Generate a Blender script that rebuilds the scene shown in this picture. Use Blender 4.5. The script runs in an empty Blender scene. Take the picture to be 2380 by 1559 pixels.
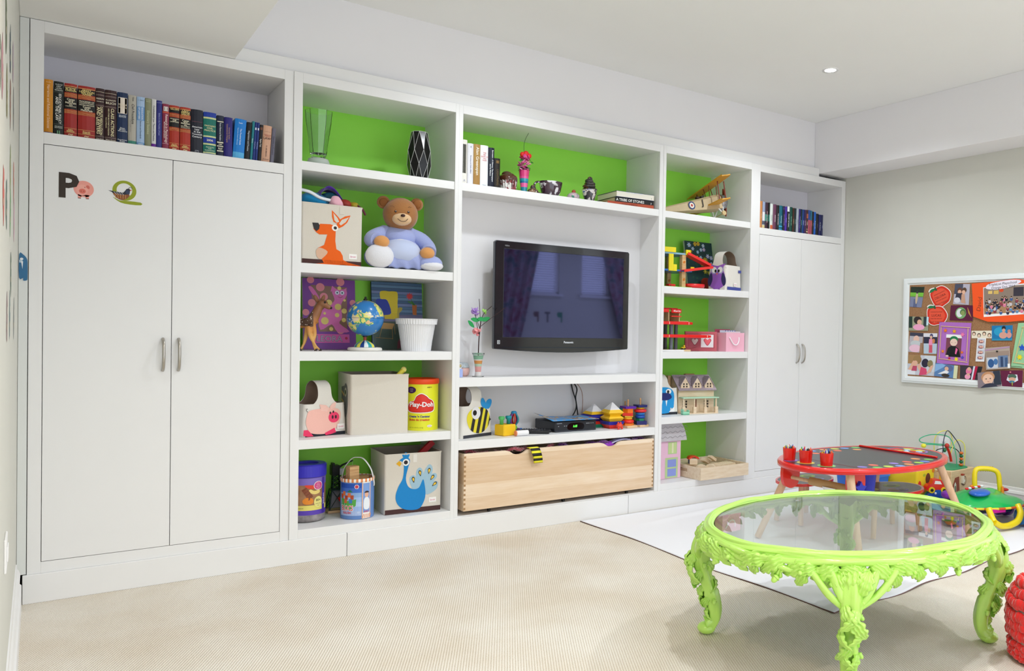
import bpy
# light levels and rear window places
WORLD = 2.3; P1 = 42; P2 = 85; P3 = 40; P4 = 40; PW = 130; WINX = (6.19, 7.15)
import bpy, bmesh, math, random
from mathutils import Matrix, Vector, noise
from math import sin, cos, pi, radians as R

# ------------------------------------------------------------------ camera, world, exposure
sc = bpy.context.scene
C = bpy.data.collections.new('playroom'); sc.collection.children.link(C)
F_PX = 1844.218
cam_d = bpy.data.cameras.new('camera'); cam = bpy.data.objects.new('camera', cam_d); C.objects.link(cam)
yaw, pitch, roll = 0.63782, -0.015466, 0.0182518
f_ = Vector((sin(yaw)*cos(pitch), cos(yaw)*cos(pitch), sin(pitch)))
r_ = Vector((cos(yaw), -sin(yaw), 0)); u_ = r_.cross(f_)
r2 = r_*cos(roll) + u_*sin(roll); u2 = -r_*sin(roll) + u_*cos(roll)
cam.matrix_world = Matrix(((r2.x, u2.x, -f_.x, 0.0), (r2.y, u2.y, -f_.y, -4.24532), (r2.z, u2.z, -f_.z, 1.210914), (0, 0, 0, 1)))
cam_d.sensor_width = 36.0; cam_d.lens = F_PX/2380*36
cam_d.shift_x = -265.047/2380; cam_d.shift_y = 22.17/2380
cam_d.clip_start = 0.05
sc.camera = cam
sc.view_settings.view_transform = 'Standard'; sc.view_settings.look = 'None'
sc.view_settings.gamma = 1; sc.view_settings.use_curve_mapping = False
sc.view_settings.exposure = -0.10
sc.cycles.use_denoising = True
sc.cycles.max_bounces = 8; sc.cycles.diffuse_bounces = 5; sc.cycles.glossy_bounces = 4
sc.cycles.transmission_bounces = 8; sc.cycles.transparent_max_bounces = 8
sc.cycles.sample_clamp_indirect = 6
sc.cycles.caustics_reflective = False; sc.cycles.caustics_refractive = False

w = bpy.data.worlds.new('world'); sc.world = w; w.use_nodes = True
w.node_tree.nodes['Background'].inputs[0].default_value = (0.86, 0.92, 1.0, 1)
w.node_tree.nodes['Background'].inputs[1].default_value = WORLD

ZC = 2.9456
def spot(x, y, p, col=(.90, .955, 1), size=2.6, z=ZC-.035):
    l = bpy.data.lights.new('downlight_or_fill_lamp', 'SPOT'); l.energy = p; l.color = col
    l.spot_size = size; l.spot_blend = .6; l.shadow_soft_size = .045
    o = bpy.data.objects.new('downlight_or_fill_lamp', l); C.objects.link(o); o.location = (x, y, z)
    return o
def area(name, loc, rot, sx, sy, p, col=(1, 1, 1)):
    l = bpy.data.lights.new(name, 'AREA'); l.shape = 'RECTANGLE'; l.size = sx; l.size_y = sy; l.energy = p; l.color = col
    o = bpy.data.objects.new(name, l); C.objects.link(o); o.location = loc; o.rotation_euler = rot
    return o
# recessed ceiling spots: rows in front of the shelving and through the room
LAMPS = [(4.139, -.842, P1), (2.15, -.842, P1), (4.139, -2.75, P2), (2.15, -2.75, P2), (4.139, -4.7, P3), (2.15, -4.7, P3), (6.6, -3.6, P3), (6.6, -5.0, P3)]
for x_, y_, p_ in LAMPS: spot(x_, y_, p_)
spot(.35, -2.75, P4, (1, .84, .66), z=2.47); spot(.35, -4.7, P4, (1, .84, .66), z=2.47)  # added warm fill for the left side; no fittings under the beam
# daylight behind the blinds of the two windows in the rear wall
for x_ in WINX: area('window_daylight', (x_, -6.30, 2.25), (R(-90), 0, 0), .56, .9, PW, (.75, .85, 1))

# ------------------------------------------------------------------ materials
def lin(h):
    if not isinstance(h, str): return tuple(h)+(1,)
    o = []
    for i in (0, 2, 4):
        c = int(h[i:i+2], 16)/255
        o.append(c/12.92 if c <= .04045 else ((c+.055)/1.055)**2.4)
    return tuple(o)+(1,)
MATS = {}
def mat(col, rough=.5, metal=0., trans=0., ior=1.45, coat=0., noise_=0., scale=40., bump=0., sheen=0., alpha=1., emit=0.):
    """a plain material with a little procedural variation and grain"""
    key = (col, rough, metal, trans, ior, coat, noise_, scale, bump, sheen, alpha, emit)
    if key in MATS: return MATS[key]
    m = bpy.data.materials.new('m_' + (col if isinstance(col, str) else 'c')); m.use_nodes = True
    nt = m.node_tree; b = nt.nodes['Principled BSDF']; I = b.inputs
    c = lin(col)
    I['Base Color'].default_value = c; I['Roughness'].default_value = rough; I['Metallic'].default_value = metal
    I['Transmission Weight'].default_value = trans; I['IOR'].default_value = ior
    I['Coat Weight'].default_value = coat; I['Coat Roughness'].default_value = .06
    I['Sheen Weight'].default_value = sheen; I['Alpha'].default_value = alpha
    if emit: I['Emission Color'].default_value = c; I['Emission Strength'].default_value = emit
    m.diffuse_color = c
    nz = nt.nodes.new('ShaderNodeTexNoise'); nz.inputs['Scale'].default_value = scale; nz.inputs['Detail'].default_value = 3
    tc = nt.nodes.new('ShaderNodeTexCoord'); nt.links.new(tc.outputs['Object'], nz.inputs['Vector'])
    mx = nt.nodes.new('ShaderNodeMixRGB'); mx.blend_type = 'MULTIPLY'; mx.inputs[0].default_value = max(noise_, .02)
    mx.inputs[1].default_value = c; nt.links.new(nz.outputs['Fac'], mx.inputs[2]); nt.links.new(mx.outputs[0], I['Base Color'])
    if bump:
        bp = nt.nodes.new('ShaderNodeBump'); bp.inputs['Strength'].default_value = bump; bp.inputs['Distance'].default_value = .004
        nt.links.new(nz.outputs['Fac'], bp.inputs['Height']); nt.links.new(bp.outputs[0], I['Normal'])
    MATS[key] = m
    return m
def nodemat(name, rough=.5):
    m = bpy.data.materials.new(name); m.use_nodes = True; nt = m.node_tree
    b = nt.nodes['Principled BSDF']; b.inputs['Roughness'].default_value = rough
    tc = nt.nodes.new('ShaderNodeTexCoord')
    return m, nt, b, tc
def ramp(nt, fac, stops, interp='LINEAR'):
    r = nt.nodes.new('ShaderNodeValToRGB'); r.color_ramp.interpolation = interp; el = r.color_ramp.elements
    while len(el) < len(stops): el.new(.5)
    for e, (p, c) in zip(el, stops): e.position = p; e.color = lin(c)
    nt.links.new(fac, r.inputs[0]); return r
def mapping(nt, vec, sc_=(1, 1, 1), rot=(0, 0, 0)):
    mp = nt.nodes.new('ShaderNodeMapping'); mp.inputs['Scale'].default_value = sc_; mp.inputs['Rotation'].default_value = rot
    nt.links.new(vec, mp.inputs['Vector']); return mp.outputs[0]
def wood(a='e8cda8', b='d6b48a', sc_=(2, 30, 30), rough=.45, planks=None):
    key = ('wood', a, b, sc_, rough, planks)
    if key in MATS: return MATS[key]
    m, nt, bs, tc = nodemat('wood', rough)
    v = mapping(nt, tc.outputs['Object'], sc_)
    nz = nt.nodes.new('ShaderNodeTexNoise'); nz.inputs['Scale'].default_value = 3; nz.inputs['Detail'].default_value = 6; nz.inputs['Roughness'].default_value = .6
    nt.links.new(v, nz.inputs['Vector'])
    r = ramp(nt, nz.outputs['Fac'], [(.3, a), (.7, b)])
    if planks:
        # staves of slightly different tone, laid lengthwise
        sx = nt.nodes.new('ShaderNodeSeparateXYZ'); nt.links.new(tc.outputs['Object'], sx.inputs[0])
        mu = nt.nodes.new('ShaderNodeMath'); mu.operation = 'MULTIPLY'; mu.inputs[1].default_value = planks; nt.links.new(sx.outputs['Z'], mu.inputs[0])
        fl = nt.nodes.new('ShaderNodeMath'); fl.operation = 'FLOOR'; nt.links.new(mu.outputs[0], fl.inputs[0])
        wn = nt.nodes.new('ShaderNodeTexWhiteNoise'); wn.noise_dimensions = '1D'; nt.links.new(fl.outputs[0], wn.inputs['W'])
        r2_ = ramp(nt, wn.outputs['Value'], [(0, 'ffffff'), (1, 'ece0d2')])
        mx = nt.nodes.new('ShaderNodeMixRGB'); mx.blend_type = 'MULTIPLY'; mx.inputs[0].default_value = 1
        nt.links.new(r.outputs[0], mx.inputs[1]); nt.links.new(r2_.outputs[0], mx.inputs[2]); nt.links.new(mx.outputs[0], bs.inputs['Base Color'])
    else: nt.links.new(r.outputs[0], bs.inputs['Base Color'])
    MATS[key] = m; return m

# ------------------------------------------------------------------ mesh building
Mx = Matrix
def T(x=0, y=0, z=0): return Mx.Translation((x, y, z))
def RX(a): return Mx.Rotation(R(a), 4, 'X')
def RY(a): return Mx.Rotation(R(a), 4, 'Y')
def RZ(a): return Mx.Rotation(R(a), 4, 'Z')
def SC(x, y, z): return Mx.Diagonal((x, y, z, 1))
FRONT = Mx(((1, 0, 0, 0), (0, 0, -1, 0), (0, 1, 0, 0), (0, 0, 0, 1)))     # u->x, v->z, w->-y
SIDEL = Mx(((0, 0, -1, 0), (-1, 0, 0, 0), (0, 1, 0, 0), (0, 0, 0, 1)))    # u->-y, v->z, w->-x
SIDER = Mx(((0, 0, 1, 0), (1, 0, 0, 0), (0, 1, 0, 0), (0, 0, 0, 1)))      # u->y, v->z, w->x

def cr(pts, n=5, closed=True):
    """smooth curve through the points"""
    out = []; N = len(pts); rng = range(N if closed else N-1)
    P = [Vector(p) for p in pts]
    for i in rng:
        if closed: a, b, c, d = P[i-1], P[i], P[(i+1) % N], P[(i+2) % N]
        else: a, b, c, d = P[max(i-1, 0)], P[i], P[i+1], P[min(i+2, N-1)]
        for k in range(n):
            t = k/n
            out.append(tuple(.5*((2*b)+(c-a)*t+(2*a-5*b+4*c-d)*t*t+(3*b-a-3*c+d)*t**3)))
    if not closed: out.append(tuple(P[-1]))
    return out
def circ(cx, cy, rx, ry=None, n=20, a0=0, a1=360):
    ry = rx if ry is None else ry
    full = abs(a1-a0) >= 360
    k = n if full else n+1
    return [(cx+rx*cos(R(a0+(a1-a0)*i/n)), cy+ry*sin(R(a0+(a1-a0)*i/n))) for i in range(k)]
def heart(cx, cy, s): return cr([(cx, cy-s), (cx+.75*s, cy-.1*s), (cx+.95*s, cy+.45*s), (cx+.5*s, cy+.85*s), (cx, cy+.45*s), (cx-.5*s, cy+.85*s), (cx-.95*s, cy+.45*s), (cx-.75*s, cy-.1*s)], 3)
def star(cx, cy, r, k=5, q=.45, a=90): return [(cx+(r if i % 2 == 0 else r*q)*cos(R(a+180*i/k)), cy+(r if i % 2 == 0 else r*q)*sin(R(a+180*i/k))) for i in range(2*k)]
def flower2(cx, cy, r, k=6): return [(cx+r*(.75+.25*cos(k*R(a)))*cos(R(a)), cy+r*(.75+.25*cos(k*R(a)))*sin(R(a))) for a in range(0, 360, 10)]

TXT = {}
def textmesh(s, bold=0., shear=0.):
    key = (s, bold, shear)
    if key not in TXT:
        cu = bpy.data.curves.new('t', 'FONT'); cu.body = s; cu.size = 1; cu.resolution_u = 2; cu.offset = bold; cu.shear = shear
        o = bpy.data.objects.new('t', cu)
        me = o.to_mesh()
        V = [tuple(v.co) for v in me.vertices]; Fs = [tuple(p.vertices) for p in me.polygons]
        o.to_mesh_clear(); bpy.data.objects.remove(o); bpy.data.curves.remove(cu)
        TXT[key] = (V, Fs)
    return TXT[key]

class MB:
    def __init__(s, X=None):
        s.v = []; s.f = []; s.fm = []; s.fs = []; s.mats = []; s.X = X.copy() if X else Mx.Identity(4)
    def mi(s, m):
        if isinstance(m, str): m = mat(m)
        if m not in s.mats: s.mats.append(m)
        return s.mats.index(m)
    def add(s, V, Fs, m, smooth=False, X=None):
        k = len(s.v); i = s.mi(m); M_ = s.X @ X if X is not None else s.X
        flip = M_.to_3x3().determinant() < 0
        s.v += [tuple(M_ @ Vector(p)) for p in V]
        for f in Fs:
            f = [k+q for q in f]
            s.f.append(f[::-1] if flip else f); s.fm.append(i); s.fs.append(smooth)
        return s
    def box(s, x0, x1, y0, y1, z0, z1, m, bev=0., X=None, seg=1):
        if bev:
            bm = bmesh.new()
            bmesh.ops.create_cube(bm, size=1)
            for v in bm.verts: v.co = ((x0+x1)/2+v.co.x*(x1-x0), (y0+y1)/2+v.co.y*(y1-y0), (z0+z1)/2+v.co.z*(z1-z0))
            bmesh.ops.bevel(bm, geom=bm.edges[:], offset=bev, segments=seg, affect='EDGES', profile=.5)
            bm.verts.index_update()
            s.add([v.co[:] for v in bm.verts], [[v.index for v in f.verts] for f in bm.faces], m, False, X); bm.free()
            return s
        V = [(x, y, z) for z in (z0, z1) for y in (y0, y1) for x in (x0, x1)]
        return s.add(V, [(0, 2, 3, 1), (4, 5, 7, 6), (0, 1, 5, 4), (2, 6, 7, 3), (0, 4, 6, 2), (1, 3, 7, 5)], m, False, X)
    def prism(s, pts, w0, w1, m, X=None, side=None, smooth=False):
        """outline in the local XY plane between heights w0 and w1"""
        a = sum(pts[i-1][0]*pts[i][1]-pts[i][0]*pts[i-1][1] for i in range(len(pts)))
        if a < 0: pts = pts[::-1]
        n = len(pts); V = [(p[0], p[1], w0) for p in pts]+[(p[0], p[1], w1) for p in pts]
        s.add(V, [tuple(range(n, 2*n)), tuple(range(n-1, -1, -1))], m, False, X)
        return s.add(V, [(i, (i+1) % n, n+(i+1) % n, n+i) for i in range(n)], side or m, smooth, X)
    def flat(s, pts, w, m, X=None):
        a = sum(pts[i-1][0]*pts[i][1]-pts[i][0]*pts[i-1][1] for i in range(len(pts)))
        if a < 0: pts = pts[::-1]
        return s.add([(p[0], p[1], w) for p in pts], [tuple(range(len(pts)))], m, False, X)
    def rect(s, x0, x1, y0, y1, w, m, X=None): return s.flat([(x0, y0), (x1, y0), (x1, y1), (x0, y1)], w, m, X)
    def lathe(s, prof, m, n=24, X=None, smooth=True, caps=True, a0=0, a1=360):
        full = a1-a0 >= 360; V = []; k = n if full else n+1
        for r, z in prof:
            for i in range(k):
                a = R(a0+(a1-a0)*i/n); V.append((r*cos(a), r*sin(a), z))
        Fs = []
        for j in range(len(prof)-1):
            for i in range(n):
                i2 = (i+1) % k; Fs.append((j*k+i, j*k+i2, (j+1)*k+i2, (j+1)*k+i))
        s.add(V, Fs, m, smooth, X)
        if caps and full:
            if prof[0][0] > 1e-5: s.add(V[:k], [tuple(range(k-1, -1, -1))], m, False, X)
            if prof[-1][0] > 1e-5: s.add(V[-k:], [tuple(range(k))], m, False, X)
        return s
    def cyl(s, r, z0, z1, m, n=20, X=None, r1=None, smooth=True): return s.lathe([(r, z0), (r if r1 is None else r1, z1)], m, n, X, smooth)
    def rod(s, p, q, r, m, n=10, r1=None):
        p, q = Vector(p), Vector(q); d = q-p
        X = Mx.Translation(p) @ d.to_track_quat('Z', 'Y').to_matrix().to_4x4()
        return s.lathe([(r, 0), (r if r1 is None else r1, d.length)], m, n, X)
    def ell(s, c, r, m, n=16, X=None, k=10, fn=None):
        if not hasattr(r, '__len__'): r = (r, r, r)
        V = []; Fs = []
        for j in range(k+1):
            t = pi*j/k
            for i in range(n):
                a = 2*pi*i/n; q = Vector((sin(t)*cos(a), sin(t)*sin(a), -cos(t)))
                if fn: q = q*fn(q)
                V.append((c[0]+r[0]*q.x, c[1]+r[1]*q.y, c[2]+r[2]*q.z))
        for j in range(k):
            for i in range(n):
                i2 = (i+1) % n
                f = (j*n+i, j*n+i2, (j+1)*n+i2, (j+1)*n+i)
                Fs.append(f[:3] if j == k-1 and False else f)
        return s.add(V, Fs, m, True, X)
    def tube(s, path, r, m, n=8, closed=False, X=None, flat=1., caps=True, up=None):
        P = [Vector(p) for p in path]; N = len(P); V = []; Fs = []
        nrm = None
        for i, p in enumerate(P):
            if closed: d = P[(i+1) % N]-P[i-1]
            else: d = P[min(i+1, N-1)]-P[max(i-1, 0)]
            d.normalize()
            if nrm is None:
                a = Vector(up) if up else (Vector((0, 0, 1)) if abs(d.z) < .9 else Vector((1, 0, 0)))
                nrm = (a-d*a.dot(d)).normalized()
            else: nrm = (nrm-d*nrm.dot(d)).normalized()
            b = d.cross(nrm)
            rr = r(i/(N-1 if N > 1 else 1)) if callable(r) else (r[i] if hasattr(r, '__len__') else r)
            for k in range(n):
                t = 2*pi*k/n; V.append(tuple(p+nrm*rr*cos(t)*flat+b*rr*sin(t)))
        for i in range(N if closed else N-1):
            j = (i+1) % N
            for k in range(n):
                k2 = (k+1) % n; Fs.append((i*n+k, i*n+k2, j*n+k2, j*n+k))
        s.add(V, Fs, m, True, X)
        if caps and not closed:
            s.add(V[:n], [tuple(range(n-1, -1, -1))], m, False, X); s.add(V[-n:], [tuple(range(n))], m, False, X)
        return s
    def grid(s, fn, nu, nv, m, X=None, smooth=True, thick=None):
        V = [tuple(fn(i/nu, j/nv)) for j in range(nv+1) for i in range(nu+1)]
        Fs = [(j*(nu+1)+i, j*(nu+1)+i+1, (j+1)*(nu+1)+i+1, (j+1)*(nu+1)+i) for j in range(nv) for i in range(nu)]
        if thick:
            k = len(V); V2 = [(a, b, c-thick) for a, b, c in V]
            Bs = [tuple(k+q for q in f[::-1]) for f in Fs]
            e = [(j*(nu+1), (j+1)*(nu+1)) for j in range(nv)][:0]
            bd = [i for i in range(nu)]
            for i in range(nu): e += [(i+1, i), (nv*(nu+1)+i, nv*(nu+1)+i+1)]
            for j in range(nv): e += [(j*(nu+1), (j+1)*(nu+1)), ((j+1)*(nu+1)+nu, j*(nu+1)+nu)]
            Bs += [(a, b, k+b, k+a) for a, b in e]
            return s.add(V+V2, Fs+Bs, m, smooth, X)
        return s.add(V, Fs, m, smooth, X)
    def text(s, st, size, m, x=0, y=0, w=.0005, align='C', rot=0, bold=0., shear=0., sx=1., X=None, fit=None):
        V, Fs = textmesh(st, bold, shear)
        if not V: return s
        x0 = min(v[0] for v in V); x1 = max(v[0] for v in V)
        if fit: size = min(size, fit/((x1-x0)*sx))
        off = {'L': -x0, 'C': -(x0+x1)/2, 'R': -x1}[align]
        ca, sa = cos(R(rot)), sin(R(rot)); out = []
        for v in V:
            a, b = (v[0]+off)*size*sx, (v[1]-.35)*size
            out.append((x+a*ca-b*sa, y+a*sa+b*ca, w))
        return s.add(out, Fs, m, False, X)
    def build(s, name, parent=None, loc=None, rz=None):
        me = bpy.data.meshes.new(name); me.from_pydata(s.v, [], s.f)
        for m in s.mats: me.materials.append(m)
        me.polygons.foreach_set('material_index', s.fm); me.polygons.foreach_set('use_smooth', s.fs)
        me.update()
        o = bpy.data.objects.new(name, me); C.objects.link(o)
        if parent is not None: o.parent = parent
        if loc: o.location = loc
        if rz: o.rotation_euler = (0, 0, R(rz))
        return o

def tag(o, label, cat, group=None):
    o['label'] = label; o['category'] = cat
    if group: o['group'] = group
    return o
def thing(name, label, cat, loc=(0, 0, 0), rz=0, group=None):
    o = bpy.data.objects.new(name, None); C.objects.link(o); o.empty_display_size = .05
    o.location = loc; o.rotation_euler = (0, 0, R(rz)) if not hasattr(rz, '__len__') else tuple(R(a) for a in rz)
    return tag(o, label, cat, group)
def struct(mb, name, parent=None):
    o = mb.build(name, parent)
    if parent is None: o['kind'] = 'structure'
    return o
def lab(o, s_): o['label'] = s_; return o
def copy_tree(o, parent=None):
    c = o.copy(); C.objects.link(c); c.parent = parent
    for ch in list(o.children): copy_tree(ch, c)
    return c
rnd = random.Random(7)
# ------------------------------------------------------------------ room shell
WHITE = mat('ebebeb', .42, noise_=.03, scale=6)
WALLW = mat('ecebee', .75, noise_=.03, scale=4)
CEIL = mat('f2f3f2', .8, noise_=.03, scale=3)
CREAM = mat('d3d3cb', .75, noise_=.04, scale=5)
XL, XW = -.07, 5.3955
YB = -6.2
# carpet: looped beige rows
m, nt, b, tc = nodemat('carpet', .95)
v = mapping(nt, tc.outputs['Object'], (1, 1, 1), (0, 0, R(28)))
wv = nt.nodes.new('ShaderNodeTexWave'); wv.inputs['Scale'].default_value = 32; wv.inputs['Distortion'].default_value = .7; wv.inputs['Detail'].default_value = 2; wv.inputs['Detail Scale'].default_value = 6
nt.links.new(v, wv.inputs['Vector'])
nz = nt.nodes.new('ShaderNodeTexNoise'); nz.inputs['Scale'].default_value = 260; nt.links.new(v, nz.inputs['Vector'])
nb = nt.nodes.new('ShaderNodeTexNoise'); nb.inputs['Scale'].default_value = 2.2; nb.inputs['Detail'].default_value = 4; nt.links.new(tc.outputs['Object'], nb.inputs['Vector'])
mm = nt.nodes.new('ShaderNodeMath'); mm.operation = 'MULTIPLY_ADD'; mm.inputs[1].default_value = .5
nt.links.new(wv.outputs['Fac'], mm.inputs[0]); nt.links.new(nz.outputs['Fac'], mm.inputs[2])
rp = ramp(nt, mm.outputs[0], [(.35, 'cdc0ae'), (.75, 'e8e1d5'), (1, 'f2ede4')])
rb = ramp(nt, nb.outputs['Fac'], [(.35, 'f4efe8'), (.65, 'ffffff')])
mx = nt.nodes.new('ShaderNodeMixRGB'); mx.blend_type = 'MULTIPLY'; mx.inputs[0].default_value = 1
nt.links.new(rp.outputs[0], mx.inputs[1]); nt.links.new(rb.outputs[0], mx.inputs[2]); nt.links.new(mx.outputs[0], b.inputs['Base Color'])
bp = nt.nodes.new('ShaderNodeBump'); bp.inputs['Strength'].default_value = .6; bp.inputs['Distance'].default_value = .004
nt.links.new(mm.outputs[0], bp.inputs['Height']); nt.links.new(bp.outputs[0], b.inputs['Normal'])
CARPET = m
struct(MB().box(XL-.1, 8.4, YB-.1, .6, -.1, 0, CARPET), 'floor')
struct(MB().box(XL-.1, 8.4, YB-.1, .6, ZC, ZC+.1, CEIL), 'ceiling')
struct(MB().box(XL-.1, XL, YB-.1, .6, 0, ZC, CREAM), 'wall_left')
struct(MB().box(XW, XW+.12, -3.0, .6, 0, ZC, CREAM), 'wall_right')
struct(MB().box(XL, XW, .46, .56, 0, ZC, WALLW), 'wall_back')
# wall face above the shelving, with the flat casing strip below it
struct(MB().box(XL, XW, .072, .46, 2.5703, ZC, WALLW), 'wall_above_shelving')
struct(MB().box(.76, 5.080, .02, .072, 2.503, 2.5703, WHITE, .003), 'trim_1')
# low boxed beam on the left and boxed soffit along the right wall
struct(MB().box(XL, .7595, YB, .0715, 2.502, ZC, CEIL, .002), 'ceiling_beam')
struct(MB().box(5.0806, XW, -3.0, .0715, 2.5285, ZC, WALLW, .002), 'ceiling_soffit')
# rear wall with its two windows (seen only in the television)
WX0, WX1 = WINX[0]-.29, WINX[0]+.29
WY0, WY1 = WINX[1]-.26, WINX[1]+.26
rw = MB()
for x0, x1, z0, z1 in ((4.7, WX0, 0, ZC), (WX1, WY0, 0, ZC), (WY1, 8.4, 0, ZC), (WX0, WX1, 0, 1.79), (WX0, WX1, 2.72, ZC), (WY0, WY1, 0, 1.79), (WY0, WY1, 2.72, ZC)):
    rw.box(x0, x1, YB-.12, YB, z0, z1, CREAM)
struct(rw, 'wall_rear')
for k, (x0, x1) in enumerate(((WX0+.001, WX1-.001), (WY0+.001, WY1-.001))):
    wd = MB()
    for a in ((x0, x0+.03, 1.79, 2.72), (x1-.03, x1, 1.79, 2.72), (x0, x1, 1.79, 1.82), (x0, x1, 2.68, 2.72)): wd.box(a[0], a[1], YB-.1, YB-.02, a[2], a[3], WHITE)
    wo = struct(wd, 'window_%d' % (k+1))
    struct(MB().box(x0-.05, x1+.05, YB, YB+.05, 1.755, 1.789, WHITE), 'sill', wo)
    bl = MB()
    for i in range(24): bl.box(x0+.032, x1-.032, -.016, .016, -.001, .001, mat('f4f4f6', .5), X=T(0, YB-.04, 1.84+i*.036) @ RX(30))
    struct(bl, 'blind', wo)
cm, nt, b, tc = nodemat('curtain', .9)
nz = nt.nodes.new('ShaderNodeTexNoise'); nz.inputs['Scale'].default_value = 7; nz.inputs['Detail'].default_value = 3; nz.inputs['Distortion'].default_value = 1; nt.links.new(tc.outputs['Object'], nz.inputs['Vector'])
r3 = ramp(nt, nz.outputs['Fac'], [(.36, '6a7f86'), (.48, 'b0a0a8'), (.58, 'a88894'), (.70, '98506c')]); nt.links.new(r3.outputs[0], b.inputs['Base Color'])
for xo, e0, e1, lb_ in ((5.10, 6.12, 5.62, 'left'), (8.20, 7.09, 7.80, 'right')):
    # the inner edge swings outwards towards the floor
    def fn(u, v, xo=xo, e0=e0, e1=e1):
        z = .05+v*2.75; e = e1+(e0-e1)*max(0, (z-.6)/2.2)**.9; return (xo+(e-xo)*u, YB+.13+.028*sin(u*38), z)
    g = MB(); g.grid(fn if xo < e0 else (lambda u, v, f=fn: f(1-u, v)), 80, 12, cm, thick=None)
    tag(g.build('curtain'), 'patterned curtain swept aside, %s of the rear windows, mirrored in the television' % lb_, 'curtain')
for i, (x, c, lb_) in enumerate(((5.88, '3c7c94', 'blue green'), (6.08, '7c5454', 'brown'), (6.28, '5c5460', 'mauve'), (6.50, '2c8c6c', 'green'))):
    g = MB(T(x, YB, 1.43) @ Mx(((-1, 0, 0, 0), (0, 0, 1, 0), (0, 1, 0, 0), (0, 0, 0, 1))))
    g.flat([(-.05, .08), (.05, .08), (.05, .05), (.012, .05), (.012, -.08), (-.02, -.08), (-.02, .05), (-.05, .05)] if i % 2 == 0 else [(-.05, .08), (.03, .08), (.05, .05), (.03, .0), (-.02, .0), (-.02, -.08), (-.05, -.08)], .0008, mat(c, .6))
    tag(g.build('wall_sticker'), lb_+' letter sticker under the rear windows', 'sticker', 'letter stickers on the rear wall')
# baseboards
BBP = [(0, 0), (.02, 0), (.02, .11), (.013, .118), (.013, .15), (.016, .158), (.011, .172), (.006, .18), (.004, .198), (0, .2)]
mbb = MB(); mbb.prism([(a, b_) for a, b_ in BBP], 0, 6.1, WHITE, X=T(XL, YB, 0) @ Mx(((1, 0, 0, 0), (0, 0, 1, 0), (0, 1, 0, 0), (0, 0, 0, 1))))
struct(mbb, 'baseboard_left')
mbb = MB(); mbb.prism([(-a, b_) for a, b_ in BBP], 0, 2.9, WHITE, X=T(XW, -2.98, 0) @ Mx(((1, 0, 0, 0), (0, 0, 1, 0), (0, 1, 0, 0), (0, 0, 0, 1))))
struct(mbb, 'baseboard_right')
# plinth under the whole wall of cupboards, in three lengths
pl = MB()
for x0, x1 in ((XL+.021, 1.32), (1.323, 3.18), (3.183, XW-.001)): pl.box(x0, x1, -.012, .006, 0, .124, WHITE, .002)
pl.box(XL+.021, XW-.001, .006, .44, 0, .118, WHITE)
struct(pl, 'trim_2')

# ------------------------------------------------------------------ wall of cupboards and shelves
GREEN = mat('9cec50', .55, noise_=.05, scale=3)
BACKW = mat('e4e2ea', .6, noise_=.03, scale=5)
ST = .035
def face(mb, x0, x1, z0, z1, y0=0., y1=.02, m=None): mb.box(x0, x1, y0, y1, z0, z1, m or WHITE, .0012)
def handle(parent, x, z, h, lbl):
    mb = MB(); pth = cr([(x, 0.001, z-h/2), (x, -.018, z-h/2+.012), (x, -.03, z-h/4), (x, -.034, z), (x, -.03, z+h/4), (x, -.018, z+h/2-.012), (x, 0.001, z+h/2)], 4, False)
    mb.tube(pth, .0052, mat('b9b4ac', .28, metal=1.), 8, up=(1, 0, 0), flat=1.3)
    return lab(mb.build('handle', parent), lbl)
def wardrobe(x0, x1, ox0, ox1, xm, zo, zt, zd0, zd1, dep, lbl, backm):
    t = thing('tall_cabinet', lbl, 'cabinet', (0, 0, 0))
    fr = MB()
    face(fr, x0, ox0, .124, 2.5); face(fr, ox1, x1, .124, 2.5)
    face(fr, ox0, ox1, zo, 2.5); face(fr, ox0, ox1, .124, zd0)
    fr.box(x0, ox0-.001, .02, .445, .124, 2.5, WHITE); fr.box(ox1+.001, x1, .02, .445, .124, 2.5, WHITE)
    fr.box(ox0, ox1, .02, dep, zo+.001, zo+.03, WHITE)
    fr.box(ox0, ox1, .43, .445, .124, zd1+.02, WHITE)
    fr.build('carcass', t)
    MB().box(ox0, ox1, 0, dep, zd1, zt, WHITE, .0012).build('shelf', t)
    lab(MB().box(ox0, ox1, dep, dep+.012, zt, zo+.03, backm).build('back_panel', t), 'back panel behind the books')
    g = .0022
    for a, b_, sd in ((ox0, xm, 1), (xm, ox1, -1)):
        d = MB().box(a+(g if sd > 0 else g*.6), b_-(g*.6 if sd > 0 else g), .0, .02, zd0+g, zd1-g*1.3, WHITE, .001).build('door', t)
        hx = xm-.034 if sd > 0 else xm+.030
        handle(d, hx, 1.07, .15, 'brushed metal bow handle')
    return t
wardrobe(-.034, 1.030, .014, .987, .5008, 2.451, 2.027, .1727, 1.9776, .369, 'white two-door tall cupboard at the left wall with law books on its top shelf', BACKW)
wardrobe(4.335, 5.391, 4.3861, 5.3465, 4.862, 2.4477, 2.0269, .172, 1.9773, .369, 'white two-door tall cupboard in the right corner beside the cork board', BACKW)
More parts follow.
